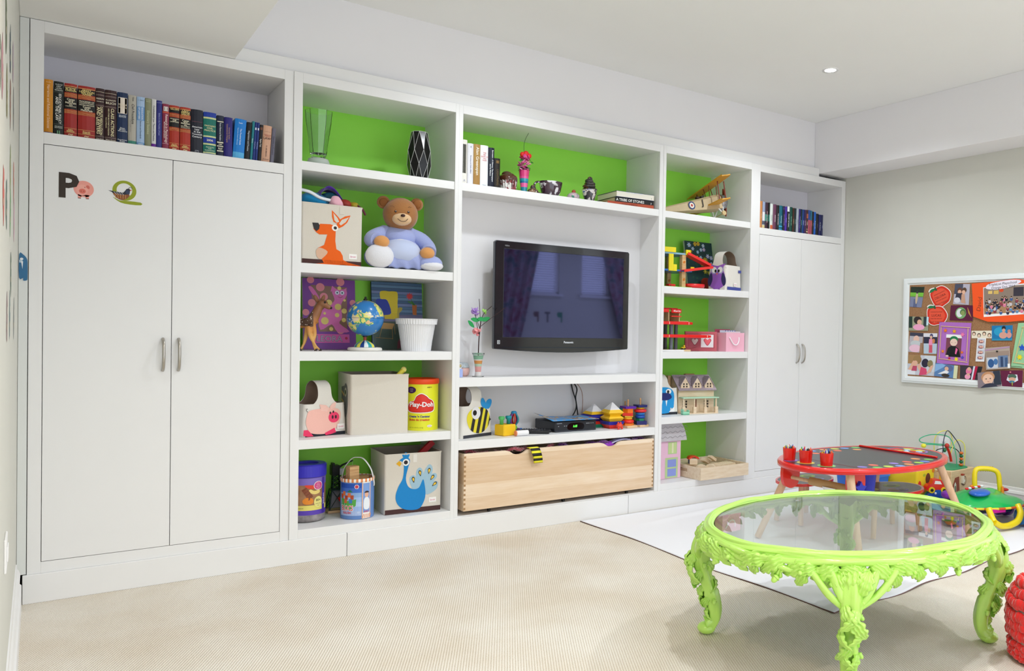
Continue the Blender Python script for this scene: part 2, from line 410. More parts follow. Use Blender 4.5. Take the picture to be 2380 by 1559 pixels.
# filler between the left cupboard and the left wall
tag(MB().box(XL+.001, -.0365, .002, .445, .1265, 2.5, mat('dfe2e0', .5), .001).build('filler_panel'), 'narrow pale filler strip between the left wall and the cupboard', 'panel')
def tower(x0, x1, ox0, ox1, lbl):
    t = thing('shelf_tower', lbl, 'bookcase', (0, 0, 0)); fr = MB()
    face(fr, x0, ox0, .124, 2.5, -.006); face(fr, ox1, x1, .124, 2.5, -.006)
    face(fr, ox0, ox1, 2.449, 2.5, -.006); face(fr, ox0, ox1, .124, .170, -.006)
    fr.box(x0, ox0, .02, .445, .124, 2.5, WHITE); fr.box(ox1, x1, .02, .445, .124, 2.5, WHITE)
    fr.box(ox0, ox1, .02, .445, 2.451, 2.49, WHITE); fr.box(ox0, ox1, .02, .445, .124, .169, WHITE)
    fr.build('carcass', t)
    for z1_, z0_ in ((2.056, 2.011), (1.538, 1.489), (1.085, 1.037), (.630, .582)):
        MB().box(ox0, ox1, .0, .444, z0_, z1_, WHITE, .0012).build('shelf', t)
    lab(MB().box(ox0, ox1, .4445, .4555, .17, 2.451, GREEN).build('back_panel', t), 'bright lime green back panel')
    return t
tower(1.0305, 1.9285, 1.0732, 1.9064, 'white open shelf tower with lime green back left of the television, holding the teddy')
tower(3.4355, 4.3345, 3.4603, 4.2847, 'white open shelf tower with lime green back right of the television')
# centre television niche
t = thing('media_unit', 'wide white centre shelving around the television with a green backed top shelf', 'shelving', (0, 0, 0)); fr = MB()
face(fr, 1.929, 1.9534, .124, 2.5, -.004); face(fr, 3.4042, 3.435, .124, 2.5, -.004); face(fr, 1.9534, 3.4042, 2.450, 2.5, -.004)
fr.box(1.929, 1.9534, .02, .445, .124, 2.5, WHITE); fr.box(3.4042, 3.435, .02, .445, .124, 2.5, WHITE); fr.box(1.9534, 3.4042, .02, .38, 2.452, 2.49, WHITE)
fr.box(1.9534, 3.4042, .0, .445, .124, .132, WHITE)
fr.build('carcass', t)
for z0_, z1_, dd in ((2.0107, 2.0569, .38), (.880, .9324, .38), (.5142, .566, .38)):
    MB().box(1.9534, 3.4042, -.002, dd, z0_, z1_, WHITE, .0012).build('shelf', t)
lab(MB().box(1.9534, 3.4042, .3805, .392, 2.0569, 2.452, GREEN).build('back_panel', t), 'lime green back panel above the television')
lab(MB().box(1.9534, 3.4042, .204, .22, .9324, 2.0107, WALLW).build('television_panel', t), 'white panel behind the television')
lab(MB().box(1.9534, 3.4042, .3805, .392, .132, .880, WALLW).build('lower_back_panel', t), 'white back panel behind the toys')
# thin shadow line panels at the stile joints are left as the real gaps between the units
# ------------------------------------------------------------------ books
def book(x0, x1, zt, zb, y0, col, bands=(), texts=(), dep=.17, lean=0., label='', group='', rough=.4, round_=True, name='book'):
    wd = x1-x0; h = zt-zb; g = .0006; wd -= 2*g
    r_ = min(.006, wd*.16) if round_ else .0006
    t = MB(); O = [(-wd/2, dep), (-wd/2, r_), (-wd/4, r_*.25), (0, 0), (wd/4, r_*.25), (wd/2, r_), (wd/2, dep)]
    cm = mat(col, rough, noise_=.08, scale=60)
    pg = mat('e9e2d0', .8)
    t.prism(O, 0, h, cm)
    t.box(-wd/2+.003, wd/2-.003, r_+.006, dep+.0008, .003, h+.0004, pg)
    for b in bands:
        z0, z1, c = b[:3]; fx = b[3] if len(b) > 3 else 1.
        xs_ = [-.5, -.25, 0, .25, .5]; F = []
        V = []
        for zz in (z0*h, z1*h):
            for q in xs_:
                yy = r_*(2*abs(q))**2-.0004 if abs(q) < .5 else r_-.0004
                V.append((q*wd*fx, yy if fx == 1 else -.0006+r_*.25*(abs(q) > .2), zz))
        t.add(V, [(i, i+1, i+6, i+5) for i in range(4)], mat(c, rough))
    for tx in texts:
        st_, size, c, x, z, rot = tx[:6]; kw = tx[6] if len(tx) > 6 else {}
        t.text(st_, size, mat(c, .4), x*wd, z*h, .0014, rot=rot, X=FRONT, bold=kw.get('bold', .012), shear=kw.get('shear', 0), fit=kw.get('fit', (h*.8 if rot else wd*.86)))
    o = t.build(name, None, ((x0+x1)/2+math.tan(R(lean))*0, y0, zb))
    o.rotation_euler = (0, R(lean), 0)
    if abs(lean) > .1: o.location.z += abs(sin(R(lean)))*wd/2+.0003
    return tag(o, label, 'book', group)
LG = 'law books on the left cupboard shelf'
GB = ('e0b45c',)
def casebook(red, top3, mid, low):
    b = [(0, .025, 'b33326'), (.945, .953, 'e8c070'), (.835, .935, '0a0a0c'), (.52, .735, '0a0a0c'), (.155, .160, 'e8c070'), (.075, .08, 'e8c070')]
    for a in (.745, .435):
        b += [(a, a+.078, 'b8502a')]+[(a+.006+i*.019, a+.012+i*.019, 'f0cf86') for i in range(4)]
    tx = []
    for i, s_ in enumerate(top3): tx.append((s_, .012, 'f2d98a', 0, .915-i*.026, 0))
    for i, s_ in enumerate(mid): tx.append((s_, .012, 'f4ecd0', 0, .70-i*.033, 0))
    tx += [(low, .010, 'f2d98a', 0, .125, 0), ('Edition', .010, 'f2d98a', 0, .10, 0), ('~', .03, 'f6e6b0', 0, .05, 0)]
    return b, tx
ZB = 2.0272
b1, t1 = casebook('', ['HAMMOND', 'BLACK', 'CRAVEN'], ['Cases', 'and', 'Materials', 'on', 'CORPORATIONS'], 'Fifth')
b2, t2 = casebook('', ['BREST', 'LEVINSON', 'BALKIN', 'AMAR'], ['PROCESSES OF', 'CONSTITUTIONAL', 'DECISIONMAKING', 'Cases', 'and', 'Materials'], 'Fourth')
b3, t3 = casebook('', ['GILLERS'], ['REGULATION', 'OF', 'LAWYERS'], 'Sixth')
b4, t4 = casebook('', ['LEVY', 'PARKS', 'MEYER', 'SHAW'], ['Cases', 'and', 'Materials', 'on', 'EMPLOYMENT', 'DISCRIMINATION'], 'Fifth')
V90 = -90
def wb(l1, l2, mid, sub, low):
    return ([(0, .03, '6b544c'), (.93, .936, 'e6d9bf'), (.86, .885, '6e5a56'), (.66, .685, '6e5a56'), (.065, .09, '6e5a56')],
            [(l1, .015, 'efe6cf', 0, .80, 0), (l2, .015, 'efe6cf', 0, .745, 0), (mid[0], .018, 'f0e6b8', .15, .375, V90, {'fit': .125}), (mid[1], .018, 'f0e6b8', -.18, .38, V90, {'fit': .12}), (sub, .006, 'e8dcae', -.38, .36, V90, {'fit': .09}), ('West Group', .008, 'efe6cf', 0, .035, 0)])
w1 = wb('RISKIN', 'WESTBROOK', ('DISPUTE RESOLUTION', 'AND LAWYERS'), 'Second Edition', '')
w2 = wb('KLONOFF', 'BILICH', ('CLASS ACTIONS', 'AND OTHER MULTI-PARTY LITIGATION'), 'Cases and Materials', '')
L = [
 (.0145, .047, 2.2615, 'd08a1c', [(0, .03, '2a2a80')], [('Narrative and Relational Sciences', .016, 'f0c9a0', 0, .5, V90), ('Studies', .006, 'e8c090', 0, .95, 0)], 'orange paperback with pale lettering, first at the left end of the law books'),
 (.048, .085, 2.259, '0b1512', [(.80, .802, 'a8b0aa'), (.20, .202, 'a8b0aa')], [('EDUCATIONAL POLICY', .015, 'f2f2ea', .14, .49, V90, {'fit': .13}), ('AND THE LAW', .015, 'f2f2ea', -.16, .49, V90), ('YUDOF', .008, 'c8ccc4', 0, .94, 0), ('KIRP', .008, 'c8ccc4', 0, .905, 0), ('LEVIN', .008, 'c8ccc4', 0, .87, 0), ('MORAN', .008, 'c8ccc4', 0, .835, 0), ('FOURTH', .007, 'c8ccc4', 0, .16, 0), ('EDITION', .007, 'c8ccc4', 0, .135, 0), ('=', .03, '69a577', 0, .05, 90)], 'black book lettered EDUCATIONAL POLICY AND THE LAW, second from the left'),
 (.086, .133, 2.2585, 'a32420', b1, t1, 'narrower red casebook with black title bands beside the black education book'),
 (.135, .200, 2.258, 'a32420', b2, t2, 'widest red casebook, lettered PROCESSES OF CONSTITUTIONAL DECISIONMAKING'),
 (.2005, .234, 2.259, '35171a', w1[0], w1[1], 'brown law book lettered DISPUTE RESOLUTION AND LAWYERS'),
 (.2345, .280, 2.2585, '35171a', w2[0], w2[1], 'brown law book lettered CLASS ACTIONS'),
 (.281, .323, 2.257, '0f2a52', [(.585, .90, 'e8dccf', .86), (.593, .892, 'a82a2c', .8)], [('TREATISE', .008, 'f0e0c8', 0, .76, 0), ('IN THE', .007, 'f0e0c8', 0, .73, 0), ('LEGAL SYSTEM', .008, 'f0e0c8', 0, .70, 0), ('SECOND', .007, 'd8e0ea', 0, .545, 0), ('EDITION', .007, 'd8e0ea', 0, .52, 0), ('Sloan', .009, 'e8eaea', 0, .30, 0), ('Brown', .009, 'e8eaea', 0, .27, 0), ('Woodward', .009, 'e8eaea', 0, .24, 0), ('Foundation', .009, 'e8eaea', 0, .07, 0), ('Press', .009, 'e8eaea', 0, .04, 0)], 'navy book with a red title panel on its spine'),
 (.3235, .356, 2.252, 'b9b4a8', [(0, .08, '3c8a78')], [('Civil Procedure', .017, '222222', .08, .62, V90, {'fit': .09, 'shear': .15}), ('Cases', .008, '333333', .1, .92, V90), ('in the Canadian Courts', .006, '8a8680', -.2, .38, V90)], 'pale grey book lettered Civil Procedure with a green foot'),
 (.3565, .389, 2.251, 'a9c4e6', [(0, .07, '6f9fd0'), (.52, .80, '6c9bd0')], [('REGULATION', .013, 'e8f0fa', .18, .66, V90, {'fit': .055}), ('OF LAWYERS', .013, 'e8f0fa', -.2, .66, V90, {'fit': .055}), ('Statutes and Standards', .009, '38506e', 0, .33, V90), ('L. Gillers', .006, '38506e', 0, .93, 0), ('2005', .010, 'eaf2fa', 0, .035, 0)], 'light blue book lettered REGULATION OF LAWYERS'),
 (.3895, .415, 2.2505, '8b8f72', [(.96, .965, 'c8caa8')], [('Elementary Statistics', .013, 'c6c9a6', 0, .5, V90), ('Brown', .006, 'c6c9a6', 0, .93, 0)], 'olive green book between the light blue and white ones'),
 (.4153, .4345, 2.250, 'dedede', [(0, .08, '6a1f9a')], [('Constitutional Law: Theory and Practice', .010, '30303c', 0, .5, V90)], 'thin white book with a purple foot'),
 (.4350, .458, 2.248, '2b2f80', [(.95, .956, '9aa0d0')], [('Ethics in the Practice of Law', .009, '9aa4d8', 0, .5, V90)], 'indigo paperback between the thin white and maroon books'),
 (.459, .4865, 2.2375, '8f2d4c', [(.12, .128, 'd8b0bc'), (.80, .83, 'd0583c'), (.84, .94, 'e4dcd8', .7), (.855, .925, '6a2030', .5)], [('Research in Psychology', .014, 'f0dcd8', .12, .45, V90), ('METHODS AND DESIGN', .007, 'f0dcd8', -.22, .42, V90)], 'maroon paperback with a round emblem, lettered Research in Psychology'),
 (.487, .5295, 2.2365, 'b0301f', b3, t3, 'red casebook lettered REGULATION OF LAWYERS in the middle of the row'),
 (.531, .576, 2.2360, 'b0301f', b4, t4, 'red casebook lettered EMPLOYMENT DISCRIMINATION beside the tall black book'),
 (.577, .628, 2.2345, '14182a', [], [('American', .012, 'eef0f4', 0, .60, 0), ('Law', .012, 'eef0f4', 0, .545, 0), ('in the', .012, 'eef0f4', 0, .49, 0), ('Twentieth', .012, 'eef0f4', 0, .435, 0), ('Century', .012, 'eef0f4', 0, .38, 0), ('LAWRENCE FRIEDMAN', .006, '8a5060', 0, .72, 0), ('(Y)', .014, 'b8bcc8', 0, .05, 0)], 'dark navy book lettered American Law in the Twentieth Century'),
 (.629, .685, 2.231, '0f7468', [(.89, 1.0, '1438a0'), (.845, .885, 'd0d8a0'), (.415, .45, 'd0d8a0'), (.28, .41, '1438a0'), (.235, .272, 'd0d8a0'), (.035, .07, 'd0d8a0'), (0, .03, '1438a0')], [('ONTARIO', .012, 'e8e6b0', 0, .68, 0), ('CIVIL', .012, 'e8e6b0', 0, .625, 0), ('PRACTICE', .012, 'e8e6b0', 0, .57, 0), ('2006', .014, 'f4f2d0', 0, .345, 0), ('WATSON', .008, 'cfe6c8', 0, .18, 0), ('AND', .007, 'cfe6c8', 0, .145, 0), ('McGOWAN', .008, 'cfe6c8', 0, .105, 0)], 'teal and blue book lettered ONTARIO CIVIL PRACTICE 2006'),
 (.6865, .718, 2.224, '131f3c', [(.84, .86, 'f0ead0', .9), (.33, .355, 'f0ead0', .9), (.24, .26, 'f0ead0', .9), (.12, .145, 'f0ead0', .9)], [('From Rome to Paradise', .012, 'e4e8ee', 0, .60, V90, {'fit': .085}), ('1985', .008, 'f0ead0', 0, .295, 0), ('McGill', .007, 'f0ead0', 0, .20, 0), ('Press', .007, 'f0ead0', 0, .175, 0)], 'dark navy book with white bars beside the indigo one'),
 (.719, .757, 2.2215, '251d78', [], [('University Studies', .008, 'b8906a', .1, .6, V90), ('Constitutional Dialogues', .009, 'b8906a', -.15, .6, V90)], 'plain indigo book with faint gold lettering left of the bright blue one'),
]
for a in L: book(a[0], a[1], a[2], ZB, .026, a[3], a[4], a[5], label=a[6], group=LG)
LN = [
 (.757, .809, 2.2215, '1080d8', [(0, .16, '58b4e8')], [('Law', .010, 'e6f2fc', 0, .90, 0), ('The Practical Guide', .010, 'd6ecfc', .05, .55, V90), ('Supreme Court Advocacy', .008, 'a8d4f8', -.2, .55, V90)], 'bright blue thick paperback leaning to the right'),
 (.810, .834, 2.2135, '10141a', [], [('Negotiation and Practice', .010, 'c4ccd4', 0, .5, V90)], 'black leaning paperback beside the bright blue book'),
 (.8345, .846, 2.222, '18808c', [], [('Statutes', .007, 'c4e4e8', 0, .5, V90)], 'thin teal leaning paperback'),
 (.8465, .8575, 2.219, '15317e', [(.80, .86, 'dfe6f4', .6)], [('Annual Review', .006, 'a8b8e0', 0, .4, V90)], 'thin blue leaning booklet beside the teal one'),
 (.858, .869, 2.2185, '15317e', [(.80, .86, 'dfe6f4', .6)], [('Annual Review', .006, 'a8b8e0', 0, .4, V90)], 'thin blue leaning booklet beside the black one'),
 (.8695, .8855, 2.2105, '120e10', [(.86, .93, '70402c', .7)], [('Rights Talk', .009, 'd8d4d0', 0, .5, V90)], 'black leaning paperback left of the peach book'),
 (.886, .927, 2.2105, 'd8a88c', [(.83, .836, '8a6a58', .7)], [('AMERICAN', .007, 'b06050', 0, .74, 0), ('PUBLIC', .007, 'b06050', 0, .71, 0), ('LAW', .018, '40201c', 0, .65, 0), ('R. NEUMANN', .009, '604038', 0, .30, V90), ('Blackwell', .007, '705048', 0, .08, 0)], 'peach coloured leaning book lettered LAW'),
 (.9275, .945, 2.2035, '6d6b7c', [], [('Comments on Procedure', .009, '35334a', 0, .5, V90)], 'grey leaning book, last at the right end of the law books'),
]
for a in LN: book(a[0], a[1], a[2], ZB, .026, a[3], a[4], a[5], label=a[6], group=LG, lean=3.2)
# right cupboard: smaller books seen small
RG = 'books on the right cupboard shelf'
RB = [(4.416, 4.4475, 2.2350, 'cf8a50', 'f0d0a0', 'orange book, first at the left end of the right cupboard shelf'),
 (4.448, 4.4775, 2.2335, '9aa8c8', 'f2f2f2', 'blue and white patterned book beside the orange one'),
 (4.478, 4.5125, 2.231, '3a2030', 'e0b8c0', 'dark maroon book left of the thin black and green one'),
 (4.513, 4.5295, 2.233, '18221f', '70b0a0', 'thin black and green book left of the white one'),
 (4.530, 4.5645, 2.227, 'dfe6e2', '78a090', 'white book with an orange emblem at its foot'),
 (4.565, 4.6035, 2.2265, '6a3c58', 'e8dce4', 'plum coloured book right of the white one'),
 (4.604, 4.6345, 2.2235, '1a1418', 'e8e0e8', 'black book with white lettering left of the teal one'),
 (4.635, 4.6755, 2.224, '0d6478', 'c8e4f0', 'teal book with a light blue band near its foot'),
 (4.676, 4.6985, 2.2235, '1c1630', '9a86b8', 'black and violet book left of the purple one'),
 (4.699, 4.7245, 2.2225, '4a2aa0', 'b8a8f0', 'bright purple book on the right cupboard shelf'),
 (4.725, 4.7525, 2.2265, '14141c', 'f6f6f6', 'black book with a white top lettered POCKET OF MARS'),
 (4.753, 4.7875, 2.2255, '0c4a40', '9ad0b8', 'dark green book right of the black and white one'),
 (4.788, 4.8055, 2.221, '4a2a20', 'd8b890', 'thin brown book right of the dark green one'),
 (4.806, 4.8305, 2.221, '10282a', '80a8a0', 'blackish green book left of the pale grey one'),
 (4.831, 4.8615, 2.224, 'a9b0be', '70788a', 'pale grey book in the middle of the row'),
 (4.862, 4.8825, 2.222, '2c1c70', '9c90d8', 'violet book right of the pale grey one'),
 (4.883, 4.8985, 2.222, '0c2c2c', '70b8b0', 'thin dark teal book right of the violet one'),
 (4.899, 4.9275, 2.2215, '123c80', 'c8d8f4', 'royal blue book with white lettering in the middle'),
 (4.928, 4.9455, 2.222, '42285c', 'c8b0d8', 'thin purple book left of the brown banded one'),
 (4.946, 4.9715, 2.2235, '4a2c2c', 'f0d8c0', 'dark brown book with two pale bands'),
 (4.972, 4.9975, 2.2245, '2c4c98', 'e07080', 'blue and red paperback right of the brown banded one'),
 (4.998, 5.0195, 2.222, '2a6a84', 'e88080', 'blue green and red paperback'),
 (5.020, 5.0415, 2.217, '241814', 'a89078', 'thin black brown book left of the bright blue one'),
 (5.042, 5.0665, 2.217, '1c62c4', 'c0dcfc', 'bright blue slim book near the right end'),
 (5.067, 5.1015, 2.2055, '141018', '806878', 'shorter black book right of the bright blue one'),
 (5.102, 5.1315, 2.2015, '151a5c', 'e4e8f8', 'navy book lettered On the Road'),
 (5.1325, 5.1555, 2.2020, '1c2250', 'a0a8d8', 'dark blue book, last at the right end of the right cupboard')]
RT = ['Stories', 'Atlas', 'SOCIAL WORK', 'Essays', 'POETRY', 'MEMOIRS', 'THE CHILDREN', 'Psychology', 'CITY OF STARS', 'Fiction', 'POCKET OF MARS', 'Canadian Law', 'Letters', 'Studies', 'Papers', 'Reading the Mind', 'Society', 'Politics', 'NOTES', 'AGES', 'BRIDGET', 'DIARY', 'Plays', 'Modern Life', 'Short', 'On the Road', 'Tales']
for i, (x0, x1, zt, c, c2, lb_) in enumerate(RB):
    bd = []
    if 'orange emblem' in lb_: bd = [(.02, .18, 'd0663c', .8)]
    if 'light blue band' in lb_: bd = [(.16, .2, '40b0e0'), (.05, .07, '40b0e0')]
    if 'POCKET' in lb_: bd = [(.80, 1., 'eef0f2')]
    if 'two pale bands' in lb_: bd = [(.08, .14, 'e8c8a0', .7), (.2, .22, 'e8c8a0', .7), (.66, .84, 'b06048', .8)]
    if 'patterned' in lb_: bd = [(.30, .62, 'e6e6ea'), (0, .14, 'd8c890'), (.16, .28, '505868')]
    if 'and red' in lb_: bd = [(0, .6, 'b05060')]
    if 'black and green' in lb_: bd = [(.3, .55, '3c8878')]
    if 'black and violet' in lb_: bd = [(.85, .95, '44306c')]
    book(x0+.001, x1, zt, 2.0271, .033, c, bd, [(RT[i], .013, c2, 0, .45, V90, {'fit': (zt-2.027)*.72})], label=lb_, group=RG, dep=.15, lean=1.0)
# six books on the green backed centre shelf
CB = [(1.974, 2.013, 2.320, 'ece9df', [(.26, .90, '2a2a1c', .55), (.27, .89, 'e4dc8c', .5)]+[(.27+.062*i, .272+.062*i, '33331c', .5) for i in range(1, 10)], [('A', .02, 'b0b0c0', 0, .1, 0)], 'white book with a yellow patterned spine panel beside the centre stile'),
 (2.0145, 2.0525, 2.304, 'e6e6ec', [], [('Rousseau on Public Affairs', .010, '7078a0', 0, .5, V90), ('II', .014, '8088b0', 0, .92, 0)], 'white book with small blue lettering beside the tan one'),
 (2.053, 2.0955, 2.3055, 'b08a4c', [(0, .3, 'a87f42')], [('Alan Greenspan', .030, 'f8f2e0', .05, .6, V90, {'fit': .165})], 'tan brown biography with large white lettering'),
 (2.096, 2.1475, 2.306, 'eef0f4', [], [('THE', .010, 'd05858', 0, .82, 0), ('BIG', .010, 'd05858', 0, .775, 0), ('BOOK OF', .010, 'd05858', 0, .73, 0), ('TALL', .010, 'd05858', 0, .685, 0), ('WAYS', .010, 'd05858', 0, .64, 0), ('Penguin', .007, '8898b0', 0, .06, 0)], 'wide white book with red lettering near the top'),
 (2.148, 2.1885, 2.2995, '141c30', [], [('Bernstein - A History: The Newspaper', .012, 'f0f4f8', .16, .55, V90), ('and Its Makers', .012, 'f0f4f8', -.2, .45, V90)], 'navy book with white lettering right of the wide white one'),
 (2.1893, 2.228, 2.242, '1d1712', [(.84, .93, '8a6a30', .5)], [('LIGHTNING', .018, '6e5a38', 0, .38, V90)], 'shorter black brown book, rightmost of the upright six')]
for a in CB: book(a[0], a[1], a[2], 2.0571, .06, a[3], a[4], a[5], label=a[6], group='upright books on the centre shelf', dep=.19)
# three lying books
def flatbook(name, cx, cy, z, wx, dy, th, rz, col, pagec, label, txts, spine_col=None):
    t = thing(name, label, 'book', (cx, cy, z), rz, 'books lying in a stack')
    c = MB(); cm = mat(col, .35)
    c.box(-wx/2, wx/2, -dy/2, dy/2, 0, .0025, cm); c.box(-wx/2, wx/2, -dy/2, dy/2, th-.0025, th, cm); c.box(-wx/2, wx/2, -dy/2, -dy/2+.003, .0025, th-.0025, mat(spine_col, .35) if spine_col else cm)
    for s_, sz, tc_, x, z_ in txts: c.text(s_, sz, mat(tc_, .4), x, z_, dy/2+.0006, X=FRONT, bold=.015)
    c.build('cover', t)
    lab(MB().box(-wx/2+.003, wx/2-.004, -dy/2+.004, dy/2-.004, .0026, th-.0026, mat(pagec, .8)).build('pages', t), 'cream page block')
    return t
flatbook('book', 3.204, .165, 2.0571, .36, .27, .024, -6, 'a8452c', 'd8ccb0', 'rust red book at the bottom of the lying stack', [('HOUSES OF MEMORY', .013, '7c2c1c', -.01, .012)], 'b34e32')
flatbook('book', 3.236, .166, 2.0812, .31, .25, .033, -4, '16181c', 'c8c09c', 'black book lettered A TRIBE OF STONES, middle of the lying stack', [('A TRIBE OF STONES', .025, 'f0f2f0', -.035, .017), ('p', .02, 'c0c0c4', .135, .017)])
flatbook('book', 3.238, .160, 2.1143, .305, .25, .040, -3, '1c2f5c', 'ded8c0', 'thick pale book with a blue cover on top of the lying stack', [('SINCE THE FEMINIST STORIES', .010, 'd8e0f0', -.01, .0345), ('1', .016, '606070', .13, .014)], 'eae6da')
# ------------------------------------------------------------------ letter decals on the doors and the left wall
K = 'hex'
def decal(name, label, cat, X, fn, group=None):
    mb = MB(X); fn(mb); return tag(mb.build(name), label, cat, group)
def rp_(pts, x0, y0, sx, sy=None, n=3):
    sy = sx if sy is None else sy
    return cr([(x0+a*sx, y0+b*sy) for a, b in pts], n)
def pdec(m):
    m.text('P', .145, '2f2114', .105, 1.81, .0012, bold=.035)
    m.flat(circ(.158, 1.800, .037, .036, 30), .0006, 'ee9f92')
    m.flat([(.137, 1.775), (.137, 1.757), (.148, 1.757), (.15, 1.77), (.164, 1.77), (.166, 1.757), (.177, 1.757), (.178, 1.775)], .0006, 'ee9f92')
    for x in (.137, .166): m.flat([(x, 1.757), (x+.011, 1.757), (x+.011, 1.760), (x, 1.760)], .0009, '6a3c34')
    m.flat(circ(.152, 1.795, .0215, .024, 24), .0008, 'f2aa9d'); m.flat(circ(.153, 1.790, .0125, .0105, 20), .001, 'e07060')
    for x in (.1485, .158): m.flat(circ(x, 1.7895, .0016, n=8), .0012, '5a2a24')
    m.flat(circ(.162, 1.808, .0018, n=8), .001, '402020'); m.flat(rp_([(0, 0), (1, -.6), (1.3, .4), (.6, 1.2), (-.2, .8)], .168, 1.807, .009), .001, 'd66e60')
decal('letter_sticker', 'brown letter P sticker with a round pink pig on the left cupboard door', 'sticker', FRONT, pdec, 'alphabet stickers')
def qdec(m):
    ring_o = circ(.310, 1.811, .046, .045, 40); ring_i = circ(.310, 1.813, .030, .031, 40)
    n = 40
    m.add([(a, b, .0006) for a, b in ring_o]+[(a, b, .0006) for a, b in ring_i], [(i, (i+1) % n, n+(i+1) % n, n+i) for i in range(n)], '94a010')
    m.flat(cr([(.268, 1.778), (.29, 1.766), (.32, 1.766), (.374, 1.764), (.374, 1.752), (.33, 1.751), (.296, 1.756), (.272, 1.772)], 2), .0007, '94a010')
    m.flat([(.248, 1.806), (.262, 1.805), (.305, 1.801), (.312, 1.81), (.318, 1.820), (.328, 1.822), (.331, 1.818), (.337, 1.815), (.331, 1.812), (.330, 1.80), (.326, 1.792), (.30, 1.786), (.27, 1.79), (.262, 1.80)], .0010, '20242e')
    m.flat(cr([(.266, 1.796), (.30, 1.792), (.329, 1.795), (.322, 1.779), (.305, 1.769), (.285, 1.772)], 3), .0012, '8a4c24')
    m.flat(circ(.322, 1.806, .009, .010, 12), .0014, '303a58')
    for k in range(4): m.flat([(.268+k*.009, 1.803), (.27+k*.009, 1.803), (.282+k*.009, 1.790), (.280+k*.009, 1.790)], .0016, 'd0d0d4')
    for k in range(5): m.flat([(.272+k*.0105, 1.792), (.274+k*.0105, 1.792), (.279+k*.009, 1.774), (.277+k*.009, 1.774)], .0016, 'd09a50')
    m.tube([(.325, 1.820, .0015), (.329, 1.828, .0015), (.336, 1.829, .0015), (.340, 1.823, .0015)], .0008, '20242e', 5)
    m.flat([(.331, 1.818), (.339, 1.815), (.331, 1.812)], .0016, 'c8402c')
decal('letter_sticker', 'olive letter Q sticker with a sitting quail on the left cupboard door', 'sticker', FRONT, qdec, 'alphabet stickers')
def walrusdec(m):
    m.flat(cr([(-.066, 1.498), (-.052, 1.496), (-.0395, 1.478), (-.0375, 1.45), (-.0375, 1.40), (-.040, 1.388), (-.052, 1.386), (-.053, 1.397), (-.066, 1.398)], 3), .0006, '2f6c98')
    m.flat(circ(-.058, 1.478, .006, .005, 12), .001, 'e8ecf0'); m.flat([(-.060, 1.468), (-.053, 1.468), (-.055, 1.435)], .001, 'e8ecf0')
    m.flat([(-.066, 1.474), (-.055, 1.474), (-.055, 1.462), (-.066, 1.462)], .0009, 'b9cbd8')
decal('wall_sticker', 'blue walrus sticker wrapped into the corner beside the left cupboard', 'sticker', FRONT, walrusdec)
WLS = [(-1.659, 1.974, '5f6b4c', 'tall olive green sticker'), (-1.297, 2.001, '3c5560', 'dark slate animal sticker'), (-.995, 2.041, 'b8a0b4', 'pale mauve sticker'), (-1.9, 1.80, 'c08a94', 'dusty pink sticker'), (-1.573, 1.815, '8c8a5c', 'khaki animal sticker'), (-1.263, 1.854, 'a07868', 'brown animal sticker'), (-.903, 1.911, '8c9090', 'grey sticker'),
       (-1.222, 1.672, '90a060', 'pale green letter sticker'), (-.826, 1.690, 'd0604c', 'coral red sticker'), (-1.777, 1.526, 'd0584c', 'red animal sticker'), (-1.553, 1.526, '5a7068', 'grey green hooked sticker'), (-1.192, 1.543, '78b070', 'leaf green sticker'), (-.749, 1.561, 'd898b8', 'pink spiky sticker'), (-1.102, 1.367, '4a6850', 'dark green sticker'),
       (-1.453, 1.221, '9a8080', 'mauve brown sticker'), (-1.194, 1.228, '708a8c', 'teal grey sticker'), (-.693, 1.224, '7c8484', 'slate grey zigzag sticker'), (-2.057, 1.769, '4c5844', 'dark olive sticker')]
for i, (y, z, c, lb_) in enumerate(WLS):
    def wf(m, i=i, c=c):
        rr = random.Random(i)
        pts = [((.045+.02*rr.random())*cos(R(a)), (.055+.03*rr.random())*sin(R(a))) for a in range(0, 360, 30)]
        m.flat(cr(pts, 3), .0006, c); m.flat(circ(.015, .02, .012, n=10), .001, 'ecead8'); m.flat(circ(-.015, -.025, .018, .01, n=10), .001, 'd8c8a8')
    rowz = 'top row' if z > 1.95 else 'second row' if z > 1.75 else 'middle row' if z > 1.6 else 'fourth row' if z > 1.45 else 'fifth row' if z > 1.3 else 'bottom row'
    decal('wall_sticker', lb_+' in the '+rowz+' on the left wall', 'sticker', T(XL, y, z) @ SIDER, wf, 'animal stickers on the left wall')
sw = MB(T(XL, -1.55, .59) @ SIDER).box(-.06, .06, -.045, .045, 0, .006, WHITE, .002)
sw.box(-.03, .03, -.02, .02, .006, .009, WHITE, .001)
tag(sw.build('wall_plate'), 'white cover plate low on the left wall above the baseboard', 'wall plate')

